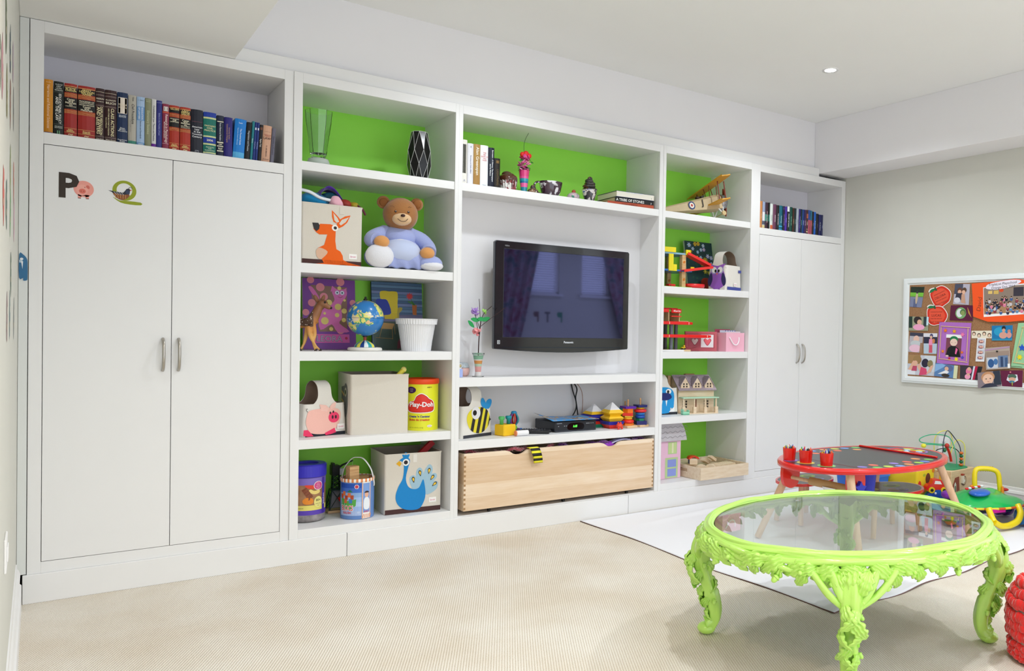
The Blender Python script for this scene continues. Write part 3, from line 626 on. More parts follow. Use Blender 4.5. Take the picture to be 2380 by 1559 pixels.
# ------------------------------------------------------------------ fabric bins and caddies
CANVAS = mat('dcd5c9', .85, noise_=.08, scale=300, bump=.25, sheen=.2)
CANVASW = mat('e8e4dc', .85, noise_=.06, scale=300, bump=.25, sheen=.2)
CANIN = mat('9c8474', .9, noise_=.1, scale=200)
FELT = lambda c: mat(c, .9, noise_=.1, scale=200, sheen=.3)
def rrect(w_, d_, r_, n=4):
    o = []
    for cx, cy, a in ((w_/2-r_, d_/2-r_, 0), (-w_/2+r_, d_/2-r_, 90), (-w_/2+r_, -d_/2+r_, 180), (w_/2-r_, -d_/2+r_, 270)):
        for k in range(n+1): o.append((cx+r_*cos(R(a+90*k/n)), cy+r_*sin(R(a+90*k/n))))
    return o
def shell(mb, rings, m, m_in=None, th=.006, floor=True, smooth=True):
    """open container from outline rings [(pts, z)], given thickness"""
    n = len(rings[0][0]); V = []; 
    for pts, z in rings: V += [(p[0], p[1], z) if len(p) == 2 else tuple(p) for p in pts]
    Fs = [(j*n+i, j*n+(i+1) % n, (j+1)*n+(i+1) % n, (j+1)*n+i) for j in range(len(rings)-1) for i in range(n)]
    mb.add(V, Fs, m, smooth)
    mb.add(V[:n], [tuple(range(n-1, -1, -1))], m)
    def ins(pts):
        cx = sum(p[0] for p in pts)/n; cy = sum(p[1] for p in pts)/n; o = []
        for p in pts:
            dx, dy = p[0]-cx, p[1]-cy; L_ = math.hypot(dx, dy); k = (L_-th*1.2)/L_; o.append((cx+dx*k, cy+dy*k, p[2]) if len(p) > 2 else (cx+dx*k, cy+dy*k))
        return o
    V2 = []
    for pts, z in rings: V2 += [(p[0], p[1], z) if len(p) == 2 else tuple(p) for p in ins(pts)]
    if floor: V2 = [(a, b, c+th) if i < n else (a, b, c) for i, (a, b, c) in enumerate(V2)]
    mb.add(V2, [f[::-1] for f in Fs], m_in or m, smooth)
    mb.add(V2[:n], [tuple(range(n))], m_in or m)
    mb.add(V[-n:]+V2[-n:], [(i, (i+1) % n, n+(i+1) % n, n+i) for i in range(n)], m)
    return mb
def fbin(label, loc, rz, w_, d_, h, m=CANVAS, strip='4a2c2a', rc=.012, name='storage_bin'):
    t = thing(name, label, 'bin', loc, rz, 'canvas toy bins')
    b = MB(T(0, d_/2, 0)); shell(b, [(rrect(w_, d_, rc), 0), (rrect(w_, d_, rc), h*.5), (rrect(w_*1.005, d_*1.005, rc), h-.012), (rrect(w_*1.02, d_*1.02, rc), h)], m, mat('a79c8e', .9))
    if strip: b.box(-w_/2+.004, w_/2-.004, -d_/2-.0012, -d_/2, .0, .026, FELT(strip))
    b.build('body', t)
    return t
def tagcard(parent, x, z, s_='Spraki', y=0, X=None):
    m = MB((X or Mx.Identity(4)) @ T(x, y, z) @ FRONT); m.box(-.021, .021, -.014, .014, .0005, .0015, mat('f4f2ee', .3)); m.text(s_, .017, 'd84a86', 0, 0, .002, shear=.2, fit=.03)
    return lab(m.build('name_tag', parent), 'small white name tag with pink writing')
# kangaroo bin
t = fbin('square canvas bin with an orange kangaroo, stuffed with soft toys', (1.241, .04, 1.5381), 0, .312, .33, .318)
m = MB(FRONT)   # local x from -.156..+.156, z from 0
def px(a, b): return (a/1417*400*0+(a-318)/503*.312, (1455-b)/510*.318)     # drawn to the bin's own proportions
OR = FELT('f0640c')
body = [px(*q) for q in [(215, 1116), (300, 1112), (330, 1120), (345, 1150), (342, 1250), (352, 1318), (385, 1335), (405, 1370), (410, 1405), (450, 1425), (560, 1447), (560, 1456), (470, 1452), (420, 1446), (385, 1448), (392, 1466), (160, 1462), (170, 1452), (250, 1440), (215, 1380), (220, 1330), (200, 1318), (250, 1290), (275, 1200), (210, 1205), (185, 1190), (160, 1160), (205, 1140)]]
m.flat(body, .0012, OR)
m.flat([px(*q) for q in [(310, 992), (365, 1045), (385, 1070), (395, 1090), (350, 1100), (325, 1090), (312, 1050)]], .0014, OR)
m.flat([px(*q) for q in [(467, 1022), (440, 1085), (405, 1120), (370, 1140), (350, 1110), (385, 1060), (420, 1035)]], .0015, OR)
m.flat([px(*q) for q in [(322, 1015), (358, 1055), (372, 1085), (350, 1095), (332, 1075)]], .0019, CANVAS); m.flat([px(*q) for q in [(455, 1038), (425, 1085), (385, 1115), (372, 1100), (395, 1065)]], .0019, CANVAS)
m.flat([px(*q) for q in [(152, 1112), (200, 1110), (212, 1130), (208, 1160), (185, 1182), (165, 1160)]], .002, '1c1414')
e = px(338, 1140); m.flat(circ(e[0], e[1], .0165, n=20), .0022, 'f4efe6'); m.flat(circ(e[0]+.001, e[1], .0085, n=16), .0026, '201410')
m.flat(cr([px(*q) for q in [(185, 1340), (215, 1315), (280, 1345), (240, 1400), (215, 1412), (190, 1385)]], 3), .0024, FELT('dfb79c'))
lab(m.build('kangaroo_applique', t), 'orange felt kangaroo with a black nose')
tagcard(t, .108, .052); MB().box(.035, .058, -.003, -.0005, .272, .314, CANVAS).build('pull_tab', t)
# soft things heaped in the kangaroo bin
def pillow(mb, c, r_, m_, rot=None, p=2.6, seed=0):
    def fn(q):
        return 1+.05*noise.noise(Vector((q.x*2+seed, q.y*2, q.z*2)))
    X = T(*c) @ (rot or Mx.Identity(4))
    V = []; Fs = []; n = 20; k = 12
    for j in range(k+1):
        tt = -pi/2+pi*j/k
        for i in range(n):
            a = 2*pi*i/n; ce = lambda v, e_: math.copysign(abs(v)**e_, v)
            e_ = 2/p; x = ce(cos(tt), e_)*ce(cos(a), e_); y = ce(cos(tt), e_)*ce(sin(a), e_); z = ce(sin(tt), 1)*(1-.15*(x*x+y*y))
            f = 1+.12*noise.noise(Vector((x*1.6+seed, y*1.6, z*1.6)))
            V.append((x*r_[0]*f, y*r_[1]*f, z*r_[2]*f))
    for j in range(k):
        for i in range(n): Fs.append((j*n+i, j*n+(i+1) % n, (j+1)*n+(i+1) % n, (j+1)*n+i))
    return mb.add(V, Fs, m_, True, X)
m = MB(); pillow(m, (0, 0, 0), (.078, .055, .05), FELT('1692c8'), RY(14)); m.build_ = None
o = tag(m.build('soft_cushion', None, (1.182, .15, 1.872)), 'turquoise blue cushion on the left in the kangaroo bin', 'cushion')
m = MB(); m.tube(cr([(-.10, -.03, .055), (-.05, -.04, .045), (.0, -.045, .02), (.05, -.045, .012), (.075, -.04, .01)], 5, False), .004, mat('e8eef4', .6), 6, flat=2.2)
tag(m.build('elastic_strap', None, (1.185, .12, 1.87)), 'white perforated elastic strap lying across the turquoise cushion', 'strap')
m = MB(); m.grid(lambda u, v: (-.10+.20*u, -.06+.12*v+.02*sin(u*5), .105*sin(pi*min(1, u*1.25+.12))**.8-.085*max(0, u-.72)*2+.006*sin(v*9+u*7)), 22, 8, mat('5a2fb0', .35, sheen=.4), thick=.006)
m.build_ = None
tag(m.build('folded_blanket', None, (1.292, .17, 1.858)), 'shiny purple cloth folded over the top of the kangaroo bin', 'blanket')
m = MB(); pillow(m, (0, 0, 0), (.036, .034, .045), FELT('eeb4c4'), RY(-15), 2.2)
tag(m.build('soft_toy', None, (1.272, .085, 1.866)), 'pale pink plush lump at the front of the kangaroo bin', 'soft toy')
m = MB(); pillow(m, (0, 0, 0), (.06, .04, .038), mat('20748c', .5, noise_=.9, scale=60), None, 2.3, 3)
tag(m.build('soft_toy', None, (1.262, .165, 1.90)), 'teal patterned plush under the purple cloth in the kangaroo bin', 'soft toy')
m = MB(); pillow(m, (0, 0, 0), (.036, .045, .03), mat('b8321c', .6, noise_=.8, scale=50), None, 2.3, 5); pillow(m, (.05, 0, -.004), (.03, .04, .024), mat('c8b020', .6, noise_=.8, scale=60), None, 2.3, 6)
m.tube([(.06, -.03, 0), (.085, -.045, -.02), (.10, -.05, -.05)], .006, mat('5a2030', .7), 6)
tag(m.build('soft_toy', None, (1.322, .115, 1.872)), 'red and yellow beaded plush at the right rim of the kangaroo bin', 'soft toy')

# ------------------------------------------------------------------ teddy bear
t = thing('teddy_bear', 'big brown teddy bear in pale blue romper sitting on the second shelf', 'teddy bear', (1.625, .13, 1.5385))
BR = mat('a8703c', .9, noise_=.15, scale=120, bump=.3, sheen=.4); BL = mat('a3aee0', .9, noise_=.08, scale=150, bump=.25, sheen=.4); BW = mat('e6e6ec', .9, noise_=.06, scale=150, bump=.3, sheen=.3); BM = mat('e2bd92', .9, noise_=.06, scale=150, sheen=.3)
BT = mat('dd9c5a', .9, noise_=.1, scale=120, sheen=.4)
m = MB(); m.ell((0, .02, .10), (.145, .12, .099), BL, 22, k=14); m.ell((0, .0, .185), (.105, .085, .065), BL, 20); m.ell((0, -.05, .10), (.115, .09, .075), mat('c2cdec', .9, sheen=.4), 20)
m.ell((-.01, -.085, .155), (.033, .012, .014), BW, 12); m.build('romper', t)
m = MB(); pth = []
m.ell((.02, 0, .325), (.096, .088, .094), BR, 24, k=16); 
hd = m.build('head', t); hd.rotation_euler = (R(4), 0, R(-16)); hd.location = (-.006, .004, -.012)
m = MB(); m.ell((.022, -.066, .297), (.053, .038, .037), BM, 18); lab(m.build('muzzle', hd), 'pale tan muzzle')
m = MB(); m.ell((.025, -.107, .314), (.0125, .008, .008), mat('3a1c18', .4), 12)
m.tube(cr([(-.003, -.1035, .296), (.010, -.1065, .285), (.025, -.107, .281), (.040, -.106, .285), (.052, -.102, .298)], 4, False), .0014, '3a2018', 5)
for x in (-.012, .056): m.ell((x, -.0815, .336), (.0062, .004, .0062), '2a1810', 10); m.ell((x, -.0850, .338), (.002, .0015, .002), 'f4f4f4', 6)
for x, s_ in ((-.03, -1), (.06, 1)): m.tube([(x-.012, -.0745, .360-.003*s_), (x, -.0725, .366), (x+.012, -.074, .361+.003*s_)], .001, '5a3a22', 5)
m.build('facial_features', hd)
for x in (-.072, .108):
    m = MB(); m.ell((x, .01, .388), (.036, .020, .036), BR, 16); m.ell((x, -.006, .387), (.024, .010, .024), mat('8f5a2e', .9), 14); m.build('ear', hd)
for s_ in (-1, 1):
    m = MB(); m.tube(cr([(s_*.075, .0, .205), (s_*.130, -.02, .180), (s_*.162, -.05, .135 if s_ > 0 else .155), (s_*.150, -.09, .105 if s_ > 0 else .15)], 4, False), lambda u: .043-.004*abs(u-.4), BL, 14); m.ell((s_*.075, 0, .205), .043, BL, 12)
    ar = m.build('arm', t)
    m = MB(); m.ell((s_*.130, -.115, .098 if s_ > 0 else .142), (.042, .036, .034), BT, 14); lab(m.build('paw', ar), 'tan plush paw')
m = MB(); m.tube(cr([(-.07, .0, .06), (-.13, -.03, .065), (-.15, -.06, .062)], 4, False), .055, BL, 14); lg = m.build('leg', t)
m = MB(); m.ell((-.138, -.108, .0655), (.078, .045, .066), BW, 20, X=RZ(0)); lab(m.build('foot', lg), 'ribbed white foot turned to the front')
m = MB(); m.tube(cr([(.07, .0, .06), (.13, -.03, .055), (.16, -.05, .05)], 4, False), .05, BL, 14); lg = m.build('leg', t)
m = MB(); m.ell((.155, -.096, .045), (.072, .05, .045), BL, 18); m.ell((.160, -.104, .030), (.068, .05, .030), BW, 18); lab(m.build('foot', lg), 'blue and white foot lying sideways')
m = MB(); m.grid(lambda u, v: (-.085+.19*u, -.098-.018*sin(v*pi)-.006*sin(u*16+v*4)*(1-v), .012+.10*v+.004*sin(u*19)), 24, 10, BL, thick=.006); lab(m.build('gathered_cloth', t), 'gathered pale blue cloth between the legs')

# ------------------------------------------------------------------ vases
GL = mat('f4fbf6', .02, trans=1., ior=1.45)
GF = mat('e4ece6', .4, trans=.35, ior=1.3)
t = thing('glass_vase', 'tall clear faceted glass vase with a frosted round base on the top shelf', 'vase', (1.195, .15, 2.0562))
m = MB(); n = 10
out = [(.034, .052), (.044, .075), (.047, .10), (.056, .17), (.066, .24), (.071, .30)]
m.lathe([(r_, z) for r_, z in out]+[(.0675, .30), (.062, .24), (.052, .17), (.043, .10), (.038, .078), (.0, .072)], GL, n, smooth=False, caps=False)
m.lathe([(.0, .053), (.034, .052)], GL, n, smooth=False, caps=False); m.build('bowl', t)
lab(MB().lathe([(0, 0), (.040, .0), (.053, .012), (.057, .03), (.050, .048), (.036, .052), (0, .0522)], GF, 24, caps=False).build('base', t), 'frosted glass base')
t = thing('black_vase', 'black faceted vase with fine white lines on the top shelf', 'vase', (1.742, .12, 2.0572))
m = MB(); n = 8; BK = mat('040406', .18); BKB = mat('0b2a90', .06, coat=1.)
Z_ = [(.050, 0, 0), (.0665, .085, .5), (.0665, .165, 0), (.046, .272, .5)]; rings = []
V = []
for r_, z, off in Z_:
    for i in range(n): a = 2*pi*(i+off)/n; V.append((r_*cos(a), r_*sin(a), z))
Fs = []
for j in range(3):
    for i in range(n):
        a, b_, c, d = j*n+i, j*n+(i+1) % n, (j+1)*n+i, (j+1)*n+(i+1) % n
        if Z_[j][2] == 0: Fs += [(a, b_, c), (b_, d, c)]
        else: Fs += [(a, d, c), (a, b_, d)]
m.add(V, Fs, BK); m.add(V[:n], [tuple(range(n-1, -1, -1))], BK)
m.lathe([(.046, .272), (.040, .272), (.038, .25), (0, .25)], BK, n, X=RZ(22.5), caps=False, smooth=False)
m.build('body', t)
m = MB()
for j in range(3):
    for i in range(n):
        a, b_, c, d = j*n+i, j*n+(i+1) % n, (j+1)*n+i, (j+1)*n+(i+1) % n
        E_ = [(a, c), (b_, c)] if Z_[j][2] == 0 else [(a, d), (a, c)]
        for p, q in E_: m.rod(V[p], V[q], .0009, 'e8e8e8', 4)
for i in range(n): m.rod(V[3*n+i], V[3*n+(i+1) % n], .0009, 'e8e8e8', 4)
lab(m.build('inlay_lines', t), 'thin white inlaid lines')

# ------------------------------------------------------------------ third shelf: deer, paintings, globe, pot
Z3 = 1.0852
def canvas(name, label, x0, x1, z, h, y, tilt, fn, edge='d8d2c4', th=.018, cat='painting', rz=0):
    t = thing(name, label, cat, ((x0+x1)/2, y, z), (tilt, 0, rz)); w_ = x1-x0
    MB().box(-w_/2, w_/2, 0, th, 0, h, mat(edge, .8), .001).build('canvas', t)
    m = MB(FRONT); m.rect(-w_/2, w_/2, 0, h, .0004, fn(m, w_, h) or 'ffffff'); lab(m.build('picture', t), 'painted picture surface')
    return t
def pcat(m, w_, h):
    def P(a, b): return (-w_/2+(a-100)/470*w_, (698-b)/615*h)
    W_ = .0008
    BG = '7a3f98'
    m.flat([P(170, 140), P(495, 150), P(490, 540), P(240, 545), P(185, 300)], W_, '8a6a5c')
    for a, b, r_ in ((170, 98, 32), (435, 104, 38), (255, 158, 38), (178, 296, 34), (125, 380, 30), (285, 240, 36), (545, 285, 28), (430, 530, 36), (175, 545, 20)): m.flat(circ(*P(a, b), r_/470*w_, n=16), W_+.0003, 'e08a98')
    PK = 'd66fb4'
    for pts in ([(360, 180), (470, 170), (495, 200), (475, 250), (440, 300), (445, 420), (420, 470), (510, 540), (400, 545), (350, 480), (250, 530), (240, 400), (300, 330), (350, 300), (380, 260)], [(150, 160), (185, 160), (245, 250), (225, 260), (180, 215)]):
        m.flat(cr([P(*q) for q in pts], 3), W_+.0005, PK)
    m.flat([P(345, 195), P(360, 140), P(400, 170)], W_+.0006, PK); m.flat([P(450, 175), P(490, 155), P(488, 205)], W_+.0006, PK)
    for a, b, r_ in ((330, 290, 28), (410, 325, 30), (290, 450, 34), (400, 398, 20), (290, 385, 12), (425, 160, 18), (470, 265, 12), (345, 520, 18), (465, 360, 24), (460, 440, 20)): m.flat(circ(*P(a, b), r_/470*w_, n=14), W_+.0008, 'e2cf78')
    for a in (405, 450): m.flat(circ(*P(a, 200), .012, n=12), W_+.001, 'd8e4f0'); m.flat(circ(*P(a, 200), .005, n=8), W_+.0013, '304060')
    m.tube([P(412, 235)+(W_+.001,), P(432, 245)+(W_+.001,), P(455, 232)+(W_+.001,)], .001, '8a2838', 4)
    m.flat([P(190, 566), P(508, 566), P(510, 640), P(192, 642)], W_+.0004, 'cf5ca8')
    c = P(350, 604); m.text('LEORA', .062, '5c5a64', c[0]-.012, c[1], W_+.0008, bold=.03, fit=.145); m.text('LEORA', .056, 'a89cb8', c[0]-.012, c[1], W_+.0012, bold=.0, fit=.14)
    m.flat(circ(*P(480, 600), .008, n=10), W_+.001, 'b02850')
    return BG
canvas('purple_painting', 'purple painting of a pink spotted cat lettered LEORA', 1.178, 1.468, Z3+.002, .399, .335, -6, pcat)
def pchair(m, w_, h):
    def P(a, b): return (-w_/2+(a-690)/440*w_, (695-b)/600*h)
    W_ = .0008
    for k in range(11):
        b0 = 95+k*27; m.flat([P(690, b0), P(1135, b0+2), P(1135, b0+26), P(690, b0+24)], W_, ['4c6c90', '5f82a4', '3f5c80', '6c7ca8'][k % 4])
        m.flat([P(690, b0+24), P(1135, b0+26), P(1135, b0+29), P(690, b0+27)], W_+.0003, '2c3c58')
    m.flat([P(690, 392), P(1135, 392), P(1150, 697), P(700, 697)], W_, '4a5c54')
    m.flat([P(690, 392), P(1135, 380), P(1135, 440), P(690, 450)], W_+.0002, '6d6a8c')
    YL = 'd8c228'
    m.flat(cr([P(*q) for q in [(760, 190), (800, 175), (840, 178), (880, 176), (915, 190), (912, 290), (905, 375), (780, 380), (770, 280)]], 3), W_+.0005, YL)
    m.flat([P(*q) for q in [(790, 375), (915, 370), (920, 400), (915, 425), (800, 425)]], W_+.0006, 'cbb31e')
    for pts in ([(912, 330), (930, 315), (955, 320), (950, 345), (925, 370), (918, 490), (908, 490), (908, 370)],): m.flat([P(*q) for q in pts], W_+.0008, 'a89a40')
    m.flat(cr([P(*q) for q in [(728, 255), (780, 250), (825, 262), (855, 370), (800, 390), (740, 385), (730, 320)]], 3), W_+.0009, '2038a0')
    m.flat([P(*q) for q in [(1042, 290), (1084, 292), (1080, 385), (1045, 380)]], W_+.0006, 'b06428')
    m.flat(star(*P(1022, 215), .026, 9, .5), W_+.0007, 'c83c3c'); m.tube([P(1030, 235)+(W_+.0006,), P(1058, 290)+(W_+.0006,)], .0012, '3c6c38', 4)
    for a, b in ((1000, 265), (1095, 265), (1030, 262)): m.flat([P(1060, 298), P(a, b), P(a+12, b-8), P(1068, 285)], W_+.0007, '3f7a3c')
    m.flat([P(*q) for q in [(775, 458), (880, 465), (862, 515), (765, 512)]], W_+.0005, 'b8935c')
    for p_, q_ in (((770, 510), (750, 590)), ((860, 515), (862, 605)), ((880, 470), (885, 560)), ((715, 590), (865, 600))): m.tube([P(*p_)+(W_+.0006,), P(*q_)+(W_+.0006,)], .0014, 'b8935c', 4)
    m.flat([P(*q) for q in [(945, 555), (1000, 552), (1010, 660), (900, 690), (905, 630)]], W_+.0004, '7c4454')
    return '566884'
canvas('chair_painting', 'painting of a yellow armchair with a blue cushion and flower pot', 1.563, 1.868, Z3+.002, .40, .335, -6, pchair, '3c4654')
# fawn figure
t = thing('fawn_figurine', 'spotted fawn figurine at the left edge of the third shelf', 'figurine', (1.128, .12, Z3), 0)
m_, nt, b, tc = nodemat('fawn', .5)
sx = nt.nodes.new('ShaderNodeSeparateXYZ'); nt.links.new(tc.outputs['Object'], sx.inputs[0])
nz = nt.nodes.new('ShaderNodeTexNoise'); nz.inputs['Scale'].default_value = 22; nt.links.new(tc.outputs['Object'], nz.inputs['Vector'])
ma = nt.nodes.new('ShaderNodeMath'); ma.operation = 'MULTIPLY_ADD'; ma.inputs[1].default_value = .05; nt.links.new(nz.outputs['Fac'], ma.inputs[0]); nt.links.new(sx.outputs['Z'], ma.inputs[2])
mr = nt.nodes.new('ShaderNodeMapRange'); mr.inputs[1].default_value = .10; mr.inputs[2].default_value = .21; nt.links.new(ma.outputs[0], mr.inputs[0])
r1_ = ramp(nt, mr.outputs[0], [(0, 'd9a65c'), (.35, 'cf9048'), (.7, 'b8783a'), (1, '8a5a38')])
vo = nt.nodes.new('ShaderNodeTexVoronoi'); vo.inputs['Scale'].default_value = 75; nt.links.new(tc.outputs['Object'], vo.inputs['Vector'])
lt = nt.nodes.new('ShaderNodeMath'); lt.operation = 'LESS_THAN'; lt.inputs[1].default_value = .22; nt.links.new(vo.outputs['Distance'], lt.inputs[0])
gx = nt.nodes.new('ShaderNodeMath'); gx.operation = 'LESS_THAN'; gx.inputs[1].default_value = .036; nt.links.new(sx.outputs['X'], gx.inputs[0])
gz = nt.nodes.new('ShaderNodeMath'); gz.operation = 'GREATER_THAN'; gz.inputs[1].default_value = .135; nt.links.new(sx.outputs['Z'], gz.inputs[0])
m1 = nt.nodes.new('ShaderNodeMath'); m1.operation = 'MULTIPLY'; nt.links.new(lt.outputs[0], m1.inputs[0]); nt.links.new(gx.outputs[0], m1.inputs[1])
m2 = nt.nodes.new('ShaderNodeMath'); m2.operation = 'MULTIPLY'; nt.links.new(m1.outputs[0], m2.inputs[0]); nt.links.new(gz.outputs[0], m2.inputs[1])
dk = nt.nodes.new('ShaderNodeMixRGB'); dk.inputs[2].default_value = lin('5c4030')
dk2 = nt.nodes.new('ShaderNodeMath'); dk2.operation = 'MULTIPLY'; nt.links.new(gx.outputs[0], dk2.inputs[0]); 
gz2 = nt.nodes.new('ShaderNodeMath'); gz2.operation = 'GREATER_THAN'; gz2.inputs[1].default_value = .155; nt.links.new(ma.outputs[0], gz2.inputs[0]); nt.links.new(gz2.outputs[0], dk2.inputs[1])
nt.links.new(dk2.outputs[0], dk.inputs[0]); nt.links.new(r1_.outputs[0], dk.inputs[1])
mx = nt.nodes.new('ShaderNodeMixRGB'); mx.inputs[2].default_value = lin('f4ead8'); nt.links.new(m2.outputs[0], mx.inputs[0]); nt.links.new(dk.outputs[0], mx.inputs[1]); nt.links.new(mx.outputs[0], b.inputs['Base Color'])
m = MB()
m.tube(cr([(-.004, .20, .150), (-.006, .14, .152), (.0, .07, .146), (.028, .015, .150), (.046, 0, .172)], 5, False), lambda u: .036+.006*cos(u*5)-.006*u, m_, 16)
m.tube(cr([(.03, 0, .150), (.055, 0, .195), (.072, -.002, .235), (.078, -.004, .252)], 5, False), lambda u: .030-.015*u, m_, 14)
m.ell((.088, -.012, .252), (.026, .020, .020), m_, 14); m.tube([(.09, -.014, .248), (.112, -.026, .234), (.122, -.030, .228)], lambda u: .016-.006*u, m_, 12)
def legp(pts, r0=.013): m.tube(cr(pts, 5, False), lambda u: r0*(1-.62*min(1, u*1.35)), m_, 10)
legp([(.036, -.012, .145), (.045, -.014, .09), (.04, -.014, .045), (.052, -.016, .004)], .017)
legp([(.02, .014, .14), (.012, .014, .085), (.0, .01, .04), (-.018, .008, .004)], .016)
legp([(.015, -.015, .13), (.022, -.02, .08), (.05, -.02, .03), (.075, -.02, .003)], .013)
legp([(-.004, .20, .145), (-.006, .205, .09), (-.004, .195, .05), (-.004, .205, .003)], .02)
o = m.build('body', t)
md = o.modifiers.new('r', 'REMESH'); md.mode = 'VOXEL'; md.voxel_size = .0035; md.use_smooth_shade = True
for x, y, a in ((.070, .012, -28), (.088, .018, 22)): 
    MB().ell((0, 0, .02), (.010, .005, .024), m_, 10, X=T(x, y, .258) @ RY(a)).build('ear', t)
m = MB(); m.ell((.124, -.032, .229), (.007, .008, .007), '1c1210', 10)
for y in (-.0335,): m.ell((.093, y+.001, .258), (.006, .003, .006), '1c1210', 10)
m.build('nose_and_eye', t)
m = MB()
for x, y in ((.052, -.016), (-.018, .008), (.075, -.02), (-.004, .205)): m.cyl(.0075, 0, .012, '2a1c18', 10, X=T(x, y, 0), r1=.006)
m.build('hooves', t)
# globe
t = thing('globe', 'small world globe on a striped and white base on the third shelf', 'globe', (1.446, .12, Z3))
m_, nt, b, tc = nodemat('globe_map', .3)
nz = nt.nodes.new('ShaderNodeTexNoise'); nz.inputs['Scale'].default_value = 11; nz.inputs['Detail'].default_value = 6; nz.inputs['Roughness'].default_value = .6; nt.links.new(tc.outputs['Object'], nz.inputs['Vector'])
n2 = nt.nodes.new('ShaderNodeTexNoise'); n2.inputs['Scale'].default_value = 26; n2.inputs['Detail'].default_value = 2; nt.links.new(tc.outputs['Object'], n2.inputs['Vector'])
r1_ = ramp(nt, nz.outputs['Fac'], [(0, '1c78c0'), (.50, '2a86c8'), (.515, 'f0e8b0')], 'CONSTANT')
r2_ = ramp(nt, n2.outputs['Fac'], [(0, 'e8d8b8'), (.42, 'e6e074'), (.55, '3fa07c'), (.62, 'eac28c')], 'CONSTANT')
st = ramp(nt, nz.outputs['Fac'], [(0, '000000'), (.515, 'ffffff')], 'CONSTANT')
mx = nt.nodes.new('ShaderNodeMixRGB'); nt.links.new(st.outputs[0], mx.inputs[0]); nt.links.new(r1_.outputs[0], mx.inputs[1]); nt.links.new(r2_.outputs[0], mx.inputs[2]); nt.links.new(mx.outputs[0], b.inputs['Base Color'])
b.inputs['Coat Weight'].default_value = .5
m = MB(); m.ell((0, 0, .180), .0985, m_, 40, k=28); m.tube(circ3(0, 0, .180, .0988) if False else [(.0988*cos(R(a)), .0988*sin(R(a)), .180) for a in range(0, 360, 8)], .0008, '1c4870', 4, True)
m.build('ball', t)
m = MB(); m.cyl(.0085, .056, .078, '9c3a30', 14); m.lathe([(.006, .276), (.012, .280), (.009, .286), (.004, .29), (.0075, .294), (0, .299)], '181818', 14, caps=False); m.cyl(.013, .076, .084, '20242c', 14); m.build('axis', t)
m = MB(); m.lathe([(.0, 0), (.087, 0), (.092, .006), (.090, .016), (.082, .02), (0, .02)], mat('ece8e0', .3), 40, caps=False); m.build('base', t)
m = MB()
for k in range(16): m.lathe([(.058, .0205), (.052, .035), (.03, .050), (.010, .058)], mat(['2aa0a8', 'e8e05c', '1c3c88', 'e8f0f0'][k % 4], .3), 3, caps=False, a0=k*22.5, a1=k*22.5+22.5)
m.lathe([(.010, .058), (0, .059)], '1c3c88', 16, caps=False); lab(m.build('striped_dome', t), 'radially striped dome of the base')
# white fluted pot
t = thing('planter_pot', 'white fluted plant pot on the third shelf', 'pot', (1.742, .125, Z3))
m = MB(); V = []; n = 96
def pr(z, base, fl): return [((base+(fl if i % 2 else 0))*cos(2*pi*i/n), (base+(fl if i % 2 else 0))*sin(2*pi*i/n)) for i in range(n)]
PW_ = mat('e9e9ec', .35, coat=.3)
shell(m, [(pr(0, .082, -.0015), 0), (pr(0, .088, -.0015), .05), (pr(0, .104, -.0015), .150), (pr(0, .106, -.0012), .158)], PW_, th=.004, smooth=False)
m.build('body', t)
m = MB(); shell(m, [(pr(0, .1135, -.003), .152), (pr(0, .1165, -.003), .175), (pr(0, .118, -.001), .181), (pr(0, .119, .0), .184)], PW_, th=.009, floor=False, smooth=False); lab(m.build('rim', t), 'ribbed collar rim')

# ------------------------------------------------------------------ fourth shelf
Z4 = .6302
def caddy(label, loc, rz, w_, d_, hb, ht, sw_, deco, m_=CANVASW, min_=CANIN, strip='20242e', lean=.93):
    t = thing('toy_caddy', label, 'caddy', loc, rz, 'animal caddies with strap handles'); b = MB()
    # body: end panels rise into the strap
    P0 = rrect(w_, d_, .02); P1 = rrect(w_*lean, d_*.92, .02)
    def rim(p): return (p[0], p[1], hb-.02*(1-(abs(p[0])/(w_*lean/2))**2)*(abs(p[1]) < d_*.4) )
    shell(b, [([(p[0], p[1], 0) for p in P0], 0), ([(a[0]*.5+c[0]*.5, a[1]*.5+c[1]*.5, hb*.5) for a, c in zip(P0, P1)], 0), ([rim(p) for p in P1], 0)], m_, min_, .005)
    b.box(-w_/2+.012, w_/2-.012, -d_/2-.0012, -d_/2, 0, .018, FELT(strip)); b.build('body', t)
    s_ = MB()
    path = cr([(-d_*.46, hb-.02), (-d_*.44, hb+.03), (-d_*.34, ht-.025), (0, ht), (d_*.34, ht-.025), (d_*.44, hb+.03), (d_*.46, hb-.02)], 5, False)
    N = len(path)-1
    def fn(u, v):
        k = min(int(v*N+.5), N); y, z = path[k]; q = abs(v-.5)*2; wd_ = sw_+(w_*lean*.98-sw_)*max(0, (q-.5)/.5)**2.6
        return ((u-.5)*wd_, y, z)
    s_.grid(fn, 10, N, m_)
    s_.grid(lambda u, v: (lambda p: (p[0]*.995, p[1]*.965, p[2]-.003))(fn(1-u, v)), 10, N, min_)
    lab(s_.build('strap_handle', t), 'wide canvas strap handle')
    d = MB(T(0, -d_/2-.001, 0) @ RX(-2) @ FRONT); nm = deco(d, w_, hb)
    lab(d.build(nm[0], t), nm[1])
    return t
